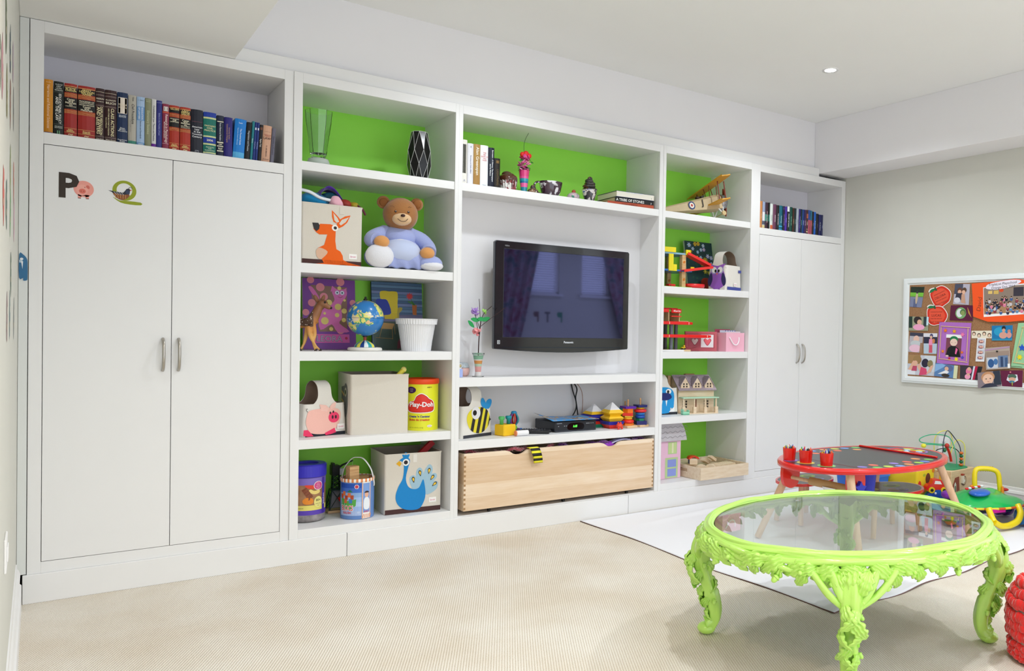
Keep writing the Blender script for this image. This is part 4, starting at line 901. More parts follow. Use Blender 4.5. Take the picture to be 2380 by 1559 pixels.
def pig(d, w_, h):
    def P(a, b): return ((a-255)/400*w_, (1465-b)/300*.175)
    d.flat(cr([P(*q) for q in [(110, 1230), (200, 1215), (330, 1215), (385, 1240), (395, 1300), (370, 1370), (330, 1425), (280, 1445), (180, 1445), (110, 1420), (80, 1340), (90, 1270)]], 4), .001, FELT('f6bfb2'))
    for pts in ([(200, 1175), (260, 1185), (290, 1215), (270, 1245), (215, 1235)], [(290, 1205), (320, 1170), (352, 1160), (345, 1210), (310, 1225)]): d.flat([P(*q) for q in pts], .0016, FELT('f8c9bd'))
    d.flat(circ(*P(330, 1300), .031, .029, 24), .002, FELT('f0406c'))
    for a in (318, 347): d.flat(circ(*P(a, 1298), .0058, .010, 12), .0026, '3c1424')
    for a, b in ((297, 1258), (325, 1250)): d.flat(circ(*P(a, b), .0045, .007, 10), .0024, '201418')
    for pts in ([(60, 1400), (95, 1400), (130, 1440), (145, 1460), (100, 1462), (55, 1450)], [(245, 1440), (300, 1415), (335, 1398), (350, 1440), (300, 1455), (255, 1460)]): d.flat([P(*q) for q in pts], .0018, FELT('ee3a68'))
    d.tube(cr([P(97, 1240)+(.002,), P(84, 1225)+(.002,), P(86, 1210)+(.002,), P(96, 1212)+(.002,)], 3, False), .0012, '302020', 5)
    return 'pig_applique', 'pink felt pig with a red snout'
t = caddy('canvas caddy with a pink pig, left on the fourth shelf', (1.224, .205, Z4), 12, .25, .17, .172, .292, .075, pig); tagcard(t, .085, .045, y=-.089)
t = fbin('plain beige canvas bin in the middle of the fourth shelf', (1.513, .058, Z4), -5, .315, .325, .328, strip=None)
m = MB(T(-.1585, .16, 0) @ SIDELX if False else T(-.1585, .16, 0) @ Mx(((0, 0, -1, 0), (-1, 0, 0, 0), (0, 1, 0, 0), (0, 0, 0, 1))))
m.flat(cr([(.02, .10), (.075, .10), (.095, .18), (.08, .26), (.03, .27), (-.0, .2)], 3), .0012, FELT('15151a')); m.flat(circ(.05, .225, .026, n=18), .0016, 'e8e0d4'); m.flat(circ(.048, .225, .014, n=14), .002, '15151a')
m.flat([(-.05, .06), (.02, .06), (.02, .26), (-.05, .25)], .0014, FELT('15151a'))
for k in range(4): m.flat([(-.05, .085+k*.045), (.02, .065+k*.045), (.02, .078+k*.045), (-.05, .098+k*.045)], .0019, FELT('e0a020'))
lab(m.build('side_applique', t), 'black and gold striped felt figure on the left side')
m = MB(); m.tube([(0, 0, 0), (.032, .0, .034)], .0135, mat('e8d848', .5), 14); m.ell((.034, 0, .036), (.0165, .014, .0165), mat('f0e480', .5), 12, k=8); 
m.ell((.040, -.003, .043), (.008, .008, .008), mat('b8a478', .5), 8)
tag(m.build('toy_baton', None, (1.626, .10, .944)), 'yellow cylindrical toy end sticking out of the plain beige bin', 'toy')
# play dough canister
t = thing('dough_canister', 'yellow modelling dough canister with an orange red lid on the fourth shelf', 'canister', (1.795, .165, Z4), 0)
YC = mat('e6e622', .35, coat=.3)
MB().cyl(.0945, 0, .265, YC, 48).build('body', t)
lab(MB().lathe([(.0955, .265), (.099, .268), (.099, .290), (.095, .295), (.085, .2955), (.083, .290), (0, .290)], mat('ee4a12', .4), 48, caps=False).build('lid', t), 'orange red plastic lid')
m = MB(); rr = .0950
def wrap(pts_fn, ang0=-92, r0=rr):
    """bends flat artwork (u across, v up) around the canister, centred at the given angle"""
    mm = MB(); pts_fn(mm)
    V = []
    for (x, y, w_) in mm.v:
        a = R(ang0)+x/r0; V.append(((r0+w_)*cos(a), (r0+w_)*sin(a), y))
    return mm, V
def subdiv_flat(m_, pts, w_, c, n=10):
    # cut a shape into narrow strips so it bends cleanly
    x0 = min(p[0] for p in pts); x1 = max(p[0] for p in pts); N = len(pts)
    def clip(P_, xa, sgn):
        out = []
        for i in range(len(P_)):
            a, b_ = P_[i-1], P_[i]; ia, ib = sgn*(a[0]-xa) >= 0, sgn*(b_[0]-xa) >= 0
            if ia != ib:
                tt = (xa-a[0])/(b_[0]-a[0]); out.append((xa, a[1]+tt*(b_[1]-a[1])))
            if ib: out.append(b_)
        return out
    for k in range(n):
        a, b_ = x0+(x1-x0)*k/n, x0+(x1-x0)*(k+1)/n
        q = clip(clip(pts, a, 1), b_, -1)
        if len(q) > 2: m_.flat(q, w_, c)
def art(mm):
    cloud = cr([(-.075, .105), (-.088, .135), (-.07, .165), (-.045, .172), (-.03, .200), (.0, .215), (.03, .200), (.045, .185), (.07, .17), (.08, .14), (.07, .108), (.0, .100)], 4)
    subdiv_flat(mm, cloud, .0006, mat('f4f2f0', .4), 14)
    subdiv_flat(mm, [(x*.94, .155+(y-.155)*.92) for x, y in cloud], .0010, mat('b81c18', .4), 14)
    subdiv_flat(mm, [(x*.90, .155+(y-.155)*.86) for x, y in cloud], .0013, mat('dc2c20', .4), 14)
    mm.text('Play-Doh', .060, 'c0302c', .001, .150, .0017, bold=.05, fit=.142); mm.text('Play-Doh', .058, 'f6f6fa', 0, .151, .0022, bold=.03, fit=.138)
    mm.text("Create 'n Canister", .018, '1c2a90', -.012, .082, .0008, bold=.03, fit=.125); mm.text('Boite de creation', .017, 'd43424', -.012, .063, .0008, bold=.03, fit=.125)
    mm.text('NET WT. 48 OZ (1.36 kg)', .009, '6a6a30', -.03, .018, .0008, fit=.08); mm.text('AGE 3+', .009, '4a3a20', .045, .248, .0008, bold=.03)
    subdiv_flat(mm, circ(-.062, .232, .030, .019, 20), .0006, mat('3c1458', .4), 4)
    mm.text('Includes', .007, 'f0e8f4', -.06, .238, .001); mm.text('tools!', .008, 'f0e8f4', -.06, .227, .001)
    subdiv_flat(mm, circ(.048, .026, .016, .007, 14), .0007, mat('f0f0f0', .4), 3); mm.text('Hasbro', .008, 'd03030', .048, .026, .0012, shear=.2)
mm, V = wrap(art, -112)
m.v = V; m.f = mm.f; m.fm = mm.fm; m.fs = mm.fs; m.mats = mm.mats
lab(m.build('printed_label', t), 'red and white printed logo label')

# ------------------------------------------------------------------ bottom shelf
Z5 = .1705
t = thing('snack_jar', 'round plastic toy food jar with a violet screw lid on the bottom shelf', 'jar', (1.174, .215, Z5), 0)
m = MB(); r_ = .094
m.lathe([(.0, 0), (.080, 0), (.090, .006), (.0945, .02), (.0945, .04)], mat('b8b0b0', .1, noise_=.9, scale=30), 40, caps=False)
m.lathe([(.0945, .04), (.0945, .065)], mat('5b3fae', .4), 40, caps=False)
m.lathe([(.0945, .065), (.0945, .092)], mat('e8dc70', .4), 40, caps=False)
m.lathe([(.0945, .092), (.0945, .20)], mat('c8946a', .3, noise_=.8, scale=28), 40, caps=False)
m.lathe([(.0945, .20), (.0945, .232), (.09, .24), (0, .24)], mat('7e6cc0', .4), 40, caps=False); m.build('body', t)
lab(MB().lathe([(.0, .241), (.098, .241), (.0985, .300), (.092, .306), (.060, .306), (.055, .297), (0, .297)], mat('3a34c0', .35), 48, caps=False, smooth=False).build('lid', t), 'violet blue screw lid')
def jart(mm):
    subdiv_flat(mm, circ(.052, .195, .026, .024, 24), .0010, mat('f0ecec', .4), 5); subdiv_flat(mm, circ(.052, .195, .023, .021, 24), .0013, mat('d84a8c', .4), 5)
    for k in range(4): mm.text(['PLAY', 'FOOD', 'SET FOR', 'KIDS'][k], .007, 'f4e0ea', .052, .208-.009*k, .0018)
    subdiv_flat(mm, [(-.035, .175), (-.012, .190), (.024, .140), (.002, .118)], .0012, mat('8a4c30', .5), 3)
    for k in range(4): mm.tube([(-.030+.010*k, .170-.012*k, .0016), (-.010+.010*k, .184-.012*k, .0016)], .0006, '5a2c1c', 4)
    subdiv_flat(mm, cr([(-.03, .118), (-.02, .10), (.01, .098), (.025, .108), (.02, .128), (-.01, .134)], 3), .0010, mat('e88c28', .5), 4)
    subdiv_flat(mm, cr([(.0, .165), (.03, .150), (.06, .156), (.058, .172), (.03, .168), (.01, .178)], 3), .0009, mat('f0d880', .5), 4)
    subdiv_flat(mm, cr([(-.02, .20), (.0, .182), (.03, .18), (.022, .198)], 3), .0009, mat('e0442c', .5), 3)
    subdiv_flat(mm, circ(.052, .108, .024, .030, 20), .0016, mat('efe68c', .4), 4); mm.text('80+', .018, '4a4030', .052, .118, .002, bold=.01); mm.text('piece set', .008, '6a6050', .052, .10, .002); mm.text('jeu', .008, '6a6050', .052, .09, .002)
    mm.text('pretend', .009, '4a4838', -.04, .078, .0008)
    subdiv_flat(mm, [(.078, .04), (.100, .04), (.100, .235), (.078, .235)], .0007, mat('4a34a8', .4), 3)
    mm.text('kitchen', .02, 'e8e0f4', .090, .12, .0012, rot=90, bold=.01)
mm, V = wrap(jart, -100, .0945); m = MB(); m.v = V; m.f = mm.f; m.fm = mm.fm; m.fs = mm.fs; m.mats = mm.mats; lab(m.build('printed_label', t), 'purple and yellow label with food pictures')
# dockside crane toy
t = thing('toy_crane', 'dark lattice toy crane tower on a wooden base on the bottom shelf', 'toy crane', (1.362, .33, Z5), 0)
MB().box(-.056, .056, -.05, .05, 0, .014, wood('e6c8a0', 'c8a074'), .001).build('base', t)
DG = mat('12302a', .4); m = MB()
def lat(w0, w1, z0, z1, n):
    for sx_ in (-1, 1):
        for sy_ in (-1, 1): m.rod((sx_*w0, sy_*w0*.8, z0), (sx_*w1, sy_*w1*.8, z1), .0035, DG, 6)
    for k in range(n):
        a, b_ = k/n, (k+1)/n; wa, wb_ = w0+(w1-w0)*a, w0+(w1-w0)*b_; za, zb_ = z0+(z1-z0)*a, z0+(z1-z0)*b_
        for s_ in (-1, 1):
            m.rod((-wa, s_*wa*.8, za), (wb_, s_*wb_*.8, zb_), .0022, DG, 5); m.rod((wa, s_*wa*.8, za), (-wb_, s_*wb_*.8, zb_), .0022, DG, 5)
            m.rod((s_*wa, -wa*.8, za), (s_*wb_, wb_*.8, zb_), .0022, DG, 5); m.rod((s_*wa, wa*.8, za), (s_*wb_, -wb_*.8, zb_), .0022, DG, 5)
        for q, ww in ((za, wa), (zb_, wb_)):
            for s_ in (-1, 1): m.rod((-ww, s_*ww*.8, q), (ww, s_*ww*.8, q), .0022, DG, 5)
lat(.046, .030, .014, .125, 1); m.box(-.033, .033, -.027, .027, .122, .128, DG); lat(.021, .018, .128, .205, 3)
m.build('tower', t)
m = MB(); m.prism([(-.040, .018), (.040, .018), (.026, .118), (-.026, .118)], -.002, .002, mat('8a8c9c', .5), X=FRONT); lab(m.build('grey_panel', t), 'grey panel inside the tower legs')
m = MB(); m.box(-.030, .014, -.024, .024, .206, .262, mat('0b1012', .4), .002); m.box(-.026, -.012, -.018, .018, .262, .275, mat('0b1012', .4), .001); m.box(.014, .034, -.02, .012, .206, .242, mat('b8bcc0', .3), .001); m.build('cab', t)
m = MB(); m.tube([(.0, -.006, .240), (.03, -.018, .262), (.062, -.03, .278), (.082, -.036, .286)], lambda u: .011-.006*u, mat('0b1012', .4), 8, flat=.6)
m.rod((.080, -.036, .284), (.080, -.036, .243), .0008, 'd8d8d8', 5); m.ell((.080, -.036, .236), (.013, .013, .008), mat('b8c0d0', .4), 14); m.ell((.080, -.036, .228), (.009, .009, .006), mat('b8c0d0', .4), 12); m.build('boom', t)
m = MB(); m.cyl(.0165, 0, .014, mat('e01c1c', .4), 14, X=T(.018, -.040, .075) @ RX(90)); m.cyl(.006, 0, .026, mat('e01c1c', .4), 10, X=T(.018, -.040, .075) @ RX(90)); m.rod((.018, -.052, .075), (-.004, -.052, .083), .003, mat('e01c1c', .4), 6); lab(m.build('crank', t), 'red winding crank')
# blocks pail
t = thing('block_pail', 'cardboard pail of wooden blocks with a striped rim on the bottom shelf', 'pail', (1.425, .150, Z5), 0)
PB = mat('6c94d4', .45, noise_=.3, scale=9); m = MB(); cc = [(cos(2*pi*i/40), sin(2*pi*i/40)) for i in range(40)]
shell(m, [([(x*.088, y*.088) for x, y in cc], 0), ([(x*.089, y*.089) for x, y in cc], .10), ([(x*.089, y*.089) for x, y in cc], .215)], PB, mat('b88c68', .8), .003); m.build('body', t)
m = MB(); 
for k in range(48): m.lathe([(.0895, .200), (.0915, .204), (.0915, .218), (.0885, .219), (.0865, .217)], mat('e08a50' if k % 2 else 'f4eee6', .5), 1, caps=False, a0=k*7.5, a1=k*7.5+7.5)
lab(m.build('rim', t), 'orange and white striped rim')
m = MB(); m.tube(cr([(-.0865, .0, .195), (-.075, 0, .26), (-.035, .0, .315), (0, 0, .325), (.035, 0, .315), (.075, 0, .26), (.0915, 0, .195), (.092, 0, .17)], 5, False), .0025, mat('e8e8ec', .4), 8, flat=3.4, up=(0, 1, 0), X=RZ(-38)); m.build('handle', t)
def part(mm):
    for k in range(7): subdiv_flat(mm, [(-.09, .02+.025*k), (.038, .02+.025*k), (.038, .045+.025*k), (-.09, .045+.025*k)], .0004, mat(['a8bce4', '9cb8e8', 'b4ccf0', 'a0c0ec', '88acdc', '3c6cc8', '1c50b4'][k], .45), 8)
    subdiv_flat(mm, [(-.085, .065), (-.03, .05), (.008, .075), (.010, .11), (-.04, .10), (-.08, .12)], .0008, mat('58a848', .5), 5)
    for a, b_, c in ((-.075, .125, 'c8502c'), (-.06, .14, 'd8703c'), (-.045, .118, 'a83c24'), (-.028, .132, 'd87040'), (-.012, .12, 'b04c2c'), (-.05, .10, 'd06c38'), (-.02, .10, '3c7cc0')): subdiv_flat(mm, [(a-.009, b_-.012), (a+.009, b_-.012), (a+.009, b_+.012), (a-.009, b_+.012)], .0010, mat(c, .5), 2)
    subdiv_flat(mm, [(-.04, .148), (-.008, .148), (-.024, .162)], .0011, mat('2f7a44', .5), 3)
    mm.text('BLOCS', .040, 'f4f0f0', -.042, .062, .0012, bold=.06, sx=.62); mm.text('BLOCS', .038, 'd42c2c', -.042, .062, .0016, bold=.01, sx=.62)
    mm.text('BUILDERS', .016, 'd83c38', -.04, .036, .0012, bold=.02, sx=.7); mm.text('77', .014, 'f0f4fa', .022, .036, .001)
    subdiv_flat(mm, circ(.012, .178, .013, n=6), .001, mat('f0e8ec', .4), 2); subdiv_flat(mm, circ(.012, .178, .010, n=6), .0014, mat('c83c50', .4), 2)
    for k in range(26):
        subdiv_flat(mm, [(.040, .006+k*.0075), (.046, .010+k*.0075), (.046, .006+k*.0075), (.040, .002+k*.0075)], .0008, mat('e08a50', .5), 1); subdiv_flat(mm, [(.086, .006+k*.0075), (.092, .010+k*.0075), (.092, .006+k*.0075), (.086, .002+k*.0075)], .0008, mat('e08a50', .5), 1)
    subdiv_flat(mm, [(.040, .002), (.092, .002), (.092, .2), (.040, .2)], .0006, mat('f2eee8', .5), 4); subdiv_flat(mm, [(.046, .035), (.086, .035), (.086, .195), (.046, .195)], .0009, mat('7ca0dc', .45), 4)
    for k in range(6): subdiv_flat(mm, [(.042+.009*k, .004), (.046+.009*k, .004), (.052+.009*k, .026), (.048+.009*k, .026)], .0008, mat('e08a50', .5), 1)
    subdiv_flat(mm, cr([(.052, .055), (.082, .055), (.084, .10), (.072, .118), (.060, .118), (.050, .10)], 3), .0012, mat('ecf0f6', .5), 3)
    subdiv_flat(mm, circ(.0665, .132, .012, .015, 16), .0014, mat('e8b498', .5), 2); subdiv_flat(mm, circ(.0665, .142, .014, .010, 12, 0, 180), .0017, mat('3c2824', .5), 2)
    mm.text('BUILD', .014, 'd83c38', .066, .040, .0014, bold=.02, sx=.7)
mm, V = wrap(part, -118, .0895); m = MB(); m.v = V; m.f = mm.f; m.fm = mm.fm; m.fs = mm.fs; m.mats = mm.mats; lab(m.build('printed_label', t), 'blue printed wrap with a brick house and a child')
tag(MB().box(-.028, .028, -.022, .022, -.05, .038, wood('dcb482', 'b98a58'), .001).build('wooden_block', None, (1.392, .135, .385+.03), 12), 'light wooden block standing up in the block pail', 'block')
tag(MB().box(-.03, .03, -.02, .02, -.04, .02, wood('d0a878', 'b08050'), .001).build('wooden_block', None, (1.462, .17, .365), -20), 'lower wooden block behind the pail handle', 'block')
# peacock bin
t = fbin('canvas bin with a blue peacock at the right of the bottom shelf', (1.716, .072, Z5), -4, .326, .30, .338)
m = MB(FRONT)
def P(a, b): return ((a-1645)/775*.326, (1103-b)/800*.338-(a-1645)/775*.026)
BLU = FELT('1586cc'); LB = FELT('a3c4d6')
for pts in ([(1590, 640), (1640, 605), (1680, 640), (1700, 780), (1640, 790), (1600, 720)], [(1680, 560), (1720, 502), (1765, 530), (1790, 640), (1740, 760), (1690, 700)], [(1790, 560), (1850, 460), (1900, 480), (1905, 560), (1850, 680), (1790, 690)], [(1840, 640), (1920, 575), (1965, 590), (1960, 640), (1880, 720), (1820, 720)], [(1810, 740), (1930, 685), (1985, 700), (1970, 780), (1900, 840), (1815, 860)], [(1700, 640), (1900, 620), (1880, 800), (1800, 820), (1640, 780)]): m.flat(cr([P(*q) for q in pts], 4), .001+.0001*rnd.random(), LB)
m.flat(cr([P(*q) for q in [(1510, 470), (1480, 420), (1450, 410), (1490, 375), (1540, 360), (1585, 385), (1590, 430), (1575, 480), (1540, 640), (1570, 750), (1640, 790), (1720, 770), (1775, 660), (1800, 740), (1812, 860), (1790, 960), (1730, 1050), (1620, 1072), (1500, 1050), (1425, 980), (1405, 880), (1440, 760), (1500, 640)]], 4), .0020, BLU)
m.flat([P(*q) for q in [(1500, 370), (1480, 325), (1510, 320), (1525, 340), (1520, 300), (1550, 300), (1548, 340), (1565, 312), (1590, 325), (1570, 375)]], .0018, BLU)
m.flat([P(*q) for q in [(1450, 412), (1478, 450), (1455, 490), (1405, 452)]], .0022, FELT('e8b028'))
m.flat(circ(*P(1538, 432), .0195, n=22), .0026, 'f4f4f0'); m.flat(circ(*P(1536, 432), .0115, n=18), .0030, '24181c')
for a, b, r_ in ((1642, 660, -10), (1732, 572, -10), (1858, 540, 8), (1905, 630, 35), (1938, 720, 50)):
    c = P(a, b)
    for k, cc_ in ((1., '343434'), (.62, 'f4c838')):
        q = [(c[0]+k*.5*(x*cos(R(-r_))-y*sin(R(-r_))), c[1]+k*.5*(x*sin(R(-r_))+y*cos(R(-r_)))) for x, y in [(0, -.040), (.014, -.006), (.017, .014), (0, .032), (-.017, .014), (-.014, -.006)]]
        m.flat(cr(q, 3), .0024+.0005*(1-k)*2, cc_)
lab(m.build('peacock_applique', t), 'blue felt peacock with a fanned tail')
tagcard(t, .112, .062); MB().box(-.004, .018, -.003, -.0006, .285, .33, CANVASW).build('pull_tab', t)
m = MB(); m.box(-.017, .017, -.012, .012, -.06, .09, mat('b01c24', .5), .002)
o = m.build('toy_plank', None, (1.802, .17, .49)); o.rotation_euler = (0, R(48), 0); tag(o, 'dark red toy piece sticking out of the peacock bin', 'toy')
# ------------------------------------------------------------------ television
t = thing('television', 'black flat television mounted on the white centre panel', 'television', (2.689, .062, 1.0779))
TVB = mat('07080b', .12, coat=.8); W2 = .5
m = MB(); O = cr([(-W2+.004, .022), (-W2, .05), (-W2+.004, .665), (-W2+.01, .673), (W2-.01, .673), (W2-.004, .665), (W2, .05), (W2-.004, .022)], 1)
low = [(-W2+.004+(2*W2-.008)*k/16, .022-.022*sin(pi*k/16)) for k in range(17)]
pts = [(-W2+.010, .673), (-W2, .664), (-W2, .03)]+low+[(W2, .03), (W2, .664), (W2-.010, .673)]
m.prism(pts, 0, .022, mat('2a2f38', .25, coat=.5), X=FRONT); m.prism([(a*.992, .3365+(b-.3365)*.988) for a, b in pts], .022, .026, TVB, X=FRONT)
m.prism([(a*.9, .34+(b-.34)*.86) for a, b in pts], -.055, 0, mat('101114', .5), X=FRONT)
m.build('casing', t)
SCR = mat('04050f', .03, ior=1.9, coat=1.); SCR.node_tree.nodes['Principled BSDF'].inputs['Specular IOR Level'].default_value = .8; SCR.node_tree.nodes['Principled BSDF'].inputs['Specular Tint'].default_value = (.42, .46, 1, 1); SCR.node_tree.nodes['Principled BSDF'].inputs['Coat Weight'].default_value = .25
m = MB(FRONT); x0, x1, z0, z1 = -.440, .452, .094, .626
m.rect(x0, x1, z0, z1, .0262, SCR); screen = lab(m.build('screen', t), 'glossy dark screen reflecting the rear windows')
m = MB(FRONT); fr_ = mat('23232c', .3)
for a in ((x0-.004, x0, z0, z1), (x1, x1+.004, z0, z1), (x0-.004, x1+.004, z0-.003, z0), (x0-.004, x1+.004, z1, z1+.003)): m.box(a[0], a[1], a[2], a[3], .0258, .0272, fr_)
m.build('screen_edge', t)
m = MB(FRONT); m.text('Panasonic', .030, 'd4d8e0', .028, .066, .0266, bold=.03, fit=.072); m.text('VIERA', .012, '8c8c90', -.42, .645, .0266, bold=.02)
lab(m.build('maker_lettering', t), 'small silver lettering below and above the screen')
m = MB(FRONT); m.box(-.478, -.460, .052, .074, .0262, .0268, 'c8ccd2'); m.box(-.475, -.463, .055, .071, .0266, .0271, '14161c'); m.text('E', .014, 'c8ccd2', -.469, .063, .0276, bold=.03); m.build('rating_badge', t)
m = MB(FRONT); m.box(-.44, .44, .030, .034, .026, .0275, mat('3c4450', .15, metal=1.)); lab(m.build('speaker_trim', t), 'curved glossy strip under the screen')
MB().box(-.16, .16, .050, .1415, .18, .50, mat('1a1a1c', .5)).build('wall_bracket', t)

# ------------------------------------------------------------------ objects on the green backed centre shelf (z 2.057)
ZS = 2.0571
def rsurf(col1, col2, sc_, thr=.5, rough=.15, col3=None):
    m_, nt, b, tc = nodemat('glaze', rough); nz = nt.nodes.new('ShaderNodeTexNoise'); nz.inputs['Scale'].default_value = sc_; nz.inputs['Detail'].default_value = 4; nz.inputs['Distortion'].default_value = .6
    nt.links.new(tc.outputs['Object'], nz.inputs['Vector'])
    st_ = [(0, col1), (thr-.02, col1), (thr+.02, col2)]+([(thr+.10, col2), (thr+.13, col3)] if col3 else [])
    r_ = ramp(nt, nz.outputs['Fac'], st_); nt.links.new(r_.outputs[0], b.inputs['Base Color']); b.inputs['Coat Weight'].default_value = .8; return m_
t = thing('ceramic_cupcake', 'glazed ceramic cupcake with brown icing and drips on the centre shelf', 'ornament', (2.317, .13, ZS))
m = MB(); n = 40; prof = lambda i, a: a
V = []
for z, r_ in ((0, .043), (.03, .049), (.064, .054), (.072, .055)):
    for i in range(n): q = r_+(.0015 if i % 2 else -.0015); V.append((q*cos(2*pi*i/n), q*sin(2*pi*i/n), z))
m.add(V, [(j*n+i, j*n+(i+1) % n, (j+1)*n+(i+1) % n, (j+1)*n+i) for j in range(3) for i in range(n)]+[tuple(range(n-1, -1, -1))], rsurf('e8e4de', '8a2c34', 26, .52, col3='2c1c1c')); m.build('cup', t)
m = MB(); m.ell((0, 0, .082), (.058, .058, .040), mat('5c3424', .12, noise_=.4, coat=.8), 20, k=10, fn=lambda q: 1+.12*noise.noise(q*3)); m.ell((-.01, 0, .112), (.032, .032, .020), mat('5c3424', .12, noise_=.4, coat=.8), 16)
for k in range(16): a = 2*pi*k/16; m.rod((.0545*cos(a), .0545*sin(a), .075), (.051*cos(a), .051*sin(a), .055-.03*((k*7) % 5)/5), .004, mat('4a2420', .15, coat=.8), 6, r1=.003)
lab(m.build('icing', t), 'dripping brown icing dome')
t = thing('parfait_glass', 'tall parfait glass of pink and teal layers with pink paper flowers', 'glass', (2.422, .12, ZS))
m = MB()
for (z0, r0, z1, r1_, c) in ((.0, .022, .008, .020, 'd8e8f0'), (.008, .018, .045, .022, '1c8a9c'), (.045, .022, .070, .025, 'e45c9c'), (.070, .025, .082, .0265, '1c6c98'), (.082, .0265, .098, .028, '1f9aa8'), (.098, .028, .112, .0295, 'e04c94'), (.112, .0295, .150, .034, 'd8387c')):
    m.lathe([(r0, z0), (r1_, z1)], mat(c, .15, coat=.6), 12, smooth=False, caps=False)
m.lathe([(0, 0), (.022, 0)], mat('d8e8f0', .1), 12, caps=False); m.lathe([(.034, .150), (0, .150)], mat('f0a8c8', .5), 12, caps=False); m.build('layered_fill', t)
lab(MB().lathe([(.0335, .150), (.0365, .150), (.0385, .166), (.0355, .166), (.0335, .150)], GL, 24, caps=False).build('glass_rim', t), 'clear fluted glass rim')
m = MB(); rr_ = random.Random(3); PKF = [mat('e070a8', .7), mat('d8488c', .7), mat('ec94bc', .7)]
for k in range(34):
    a = rr_.random()*6.28; z = .155+rr_.random()*.085; q = .012+rr_.random()*.026
    m.ell((0, 0, 0), (.017, .013, .004), PKF[k % 3], 8, X=T(q*cos(a), q*sin(a), z) @ RZ(math.degrees(a)) @ RY(rr_.uniform(-60, 60)) @ RX(rr_.uniform(-40, 40)), k=5)
lab(m.build('pink_flowers', t), 'crumpled pink paper petals')
m = MB()
for x, z, r_ in ((-.018, .245, .017), (.006, .252, .019), (.030, .243, .015)): m.ell((x, -.01, z), (r_, r_*.8, r_), mat('e0261c', .5), 12, k=8)
lab(m.build('red_flowers', t), 'red rounded petals')
m = MB()
for x, y, z, a in ((.046, -.015, .205, 20), (-.035, -.02, .205, -40), (.05, .0, .222, 50), (-.02, -.03, .212, 80)): m.prism(cr([(0, 0), (.012, .006), (.028, 0), (.012, -.006)], 3), -.0006, .0006, mat('2c6c30', .6), X=T(x-.01, y, z) @ RZ(a) @ RX(60))
lab(m.build('leaves', t), 'small dark green leaves')
lab(MB().tube(cr([(.0, .0, .25), (-.004, 0, .30), (.006, 0, .345), (.028, 0, .386)], 6, False), .0014, '30403c', 6).build('wire_stem', t), 'thin dark wire standing up')
tag(MB().ell((0, 0, .0245), (.038, .03, .024), rsurf('8a6a4c', '3c2c28', 40, .5, .2, 'c8b8a0'), 20, fn=lambda q: 1+.1*noise.noise(q*4)).ell((.0, 0, .052), (.018, .016, .018), rsurf('8a6a4c', '3c2c28', 40, .5, .2), 12).build('ceramic_turtle', None, (2.487, .12, ZS)), 'small brown speckled glazed lump beside the striped glass', 'ornament')
t = thing('ceramic_mug', 'wide glazed cup with dark purple drips and a looped handle on the centre shelf', 'cup', (2.634, .15, ZS))
GZ = rsurf('3a1c30', 'e4e0e6', 17, .55, .12, '7a2430'); m = MB()
shell(m, [([(r_*cos(2*pi*i/32), r_*.8*sin(2*pi*i/32)) for i in range(32)], z) for r_, z in ((.036, 0), (.050, .012), (.066, .045), (.076, .085), (.080, .108))], GZ, GZ, .005); m.build('bowl', t)
MB().tube(cr([(-.068, 0, .095), (-.095, 0, .10), (-.118, 0, .085), (-.116, 0, .055), (-.098, 0, .032), (-.06, 0, .026)], 6, False), .0065, GZ, 10).build('handle', t)
t = thing('ceramic_fruit', 'small round green and pink glazed ornament with a red knob on the centre shelf', 'ornament', (2.781, .11, ZS)); MB().ell((0, 0, .028), (.043, .04, .028), rsurf('c8b0b8', '2f8068', 18, .5, .12, 'b05080'), 20).build('body', t)
lab(MB().ell((0, -.004, .060), (.014, .013, .013), mat('a83c28', .15, coat=.8), 12).build('knob', t), 'red knob')
t = thing('ceramic_cone', 'dark glazed soft serve ice cream ornament on the centre shelf', 'ornament', (2.905, .11, ZS))
m = MB(); m.lathe([(0, 0), (.030, 0), (.036, .03), (.046, .06), (.050, .085)], rsurf('26202c', 'd8d0cc', 22, .5, .12, '2040a0'), 24, caps=False); m.build('cup', t)
m = MB()
for k, (r_, z) in enumerate(((.052, .088), (.046, .108), (.039, .126), (.030, .143), (.018, .158))): m.ell((.003*(-1)**k, 0, z), (r_, r_*.9, .017), rsurf('1c1618', '5c3820', 20, .58, .1, 'c87c30'), 20, k=8)
lab(m.build('swirl', t), 'dark chocolate coloured swirl')

# ------------------------------------------------------------------ on the television shelf (z .932)
ZT = .9326
t = thing('glass_bud_vase', 'small flared glass vase of coloured sand layers holding a flower twig', 'vase', (2.108, .075, ZT)); m = MB()
for z0, r0, z1, r1_, c in ((.006, .020, .03, .017, 'e8e4e4'), (.03, .017, .062, .020, 'e8a8a4'), (.062, .020, .078, .022, 'b8d0b8'), (.078, .022, .098, .025, 'd89450'), (.098, .025, .104, .026, 'e8e0dc'), (.104, .026, .128, .031, '88b89c')): m.lathe([(r0, z0), (r1_, z1)], mat(c, .5, noise_=.3), 16, caps=False)
m.lathe([(.031, .128), (0, .128)], '88b89c', 16, caps=False); m.lathe([(0, .006), (.02, .006)], 'e8e4e4', 16, caps=False); m.build('sand_layers', t)
lab(MB().lathe([(0, 0), (.032, 0), (.036, .004), (.022, .0058), (0, .0059)], GL, 20, caps=False).lathe([(.0315, .128), (.034, .128), (.038, .142), (.0355, .142), (.0315, .128)], GL, 20, caps=False).build('glass', t), 'clear glass foot and flared lip')
t = thing('flower_twig', 'thin dark twig with tissue flowers and green leaves in the small glass vase', 'twig', (2.108, .075, ZT+.129)); m = MB(); BN = mat('3a2024', .7)
m.tube(cr([(0, 0, 0), (.002, 0, .08), (.006, 0, .14), (.012, 0, .19)], 4, False), .0035, BN, 6)
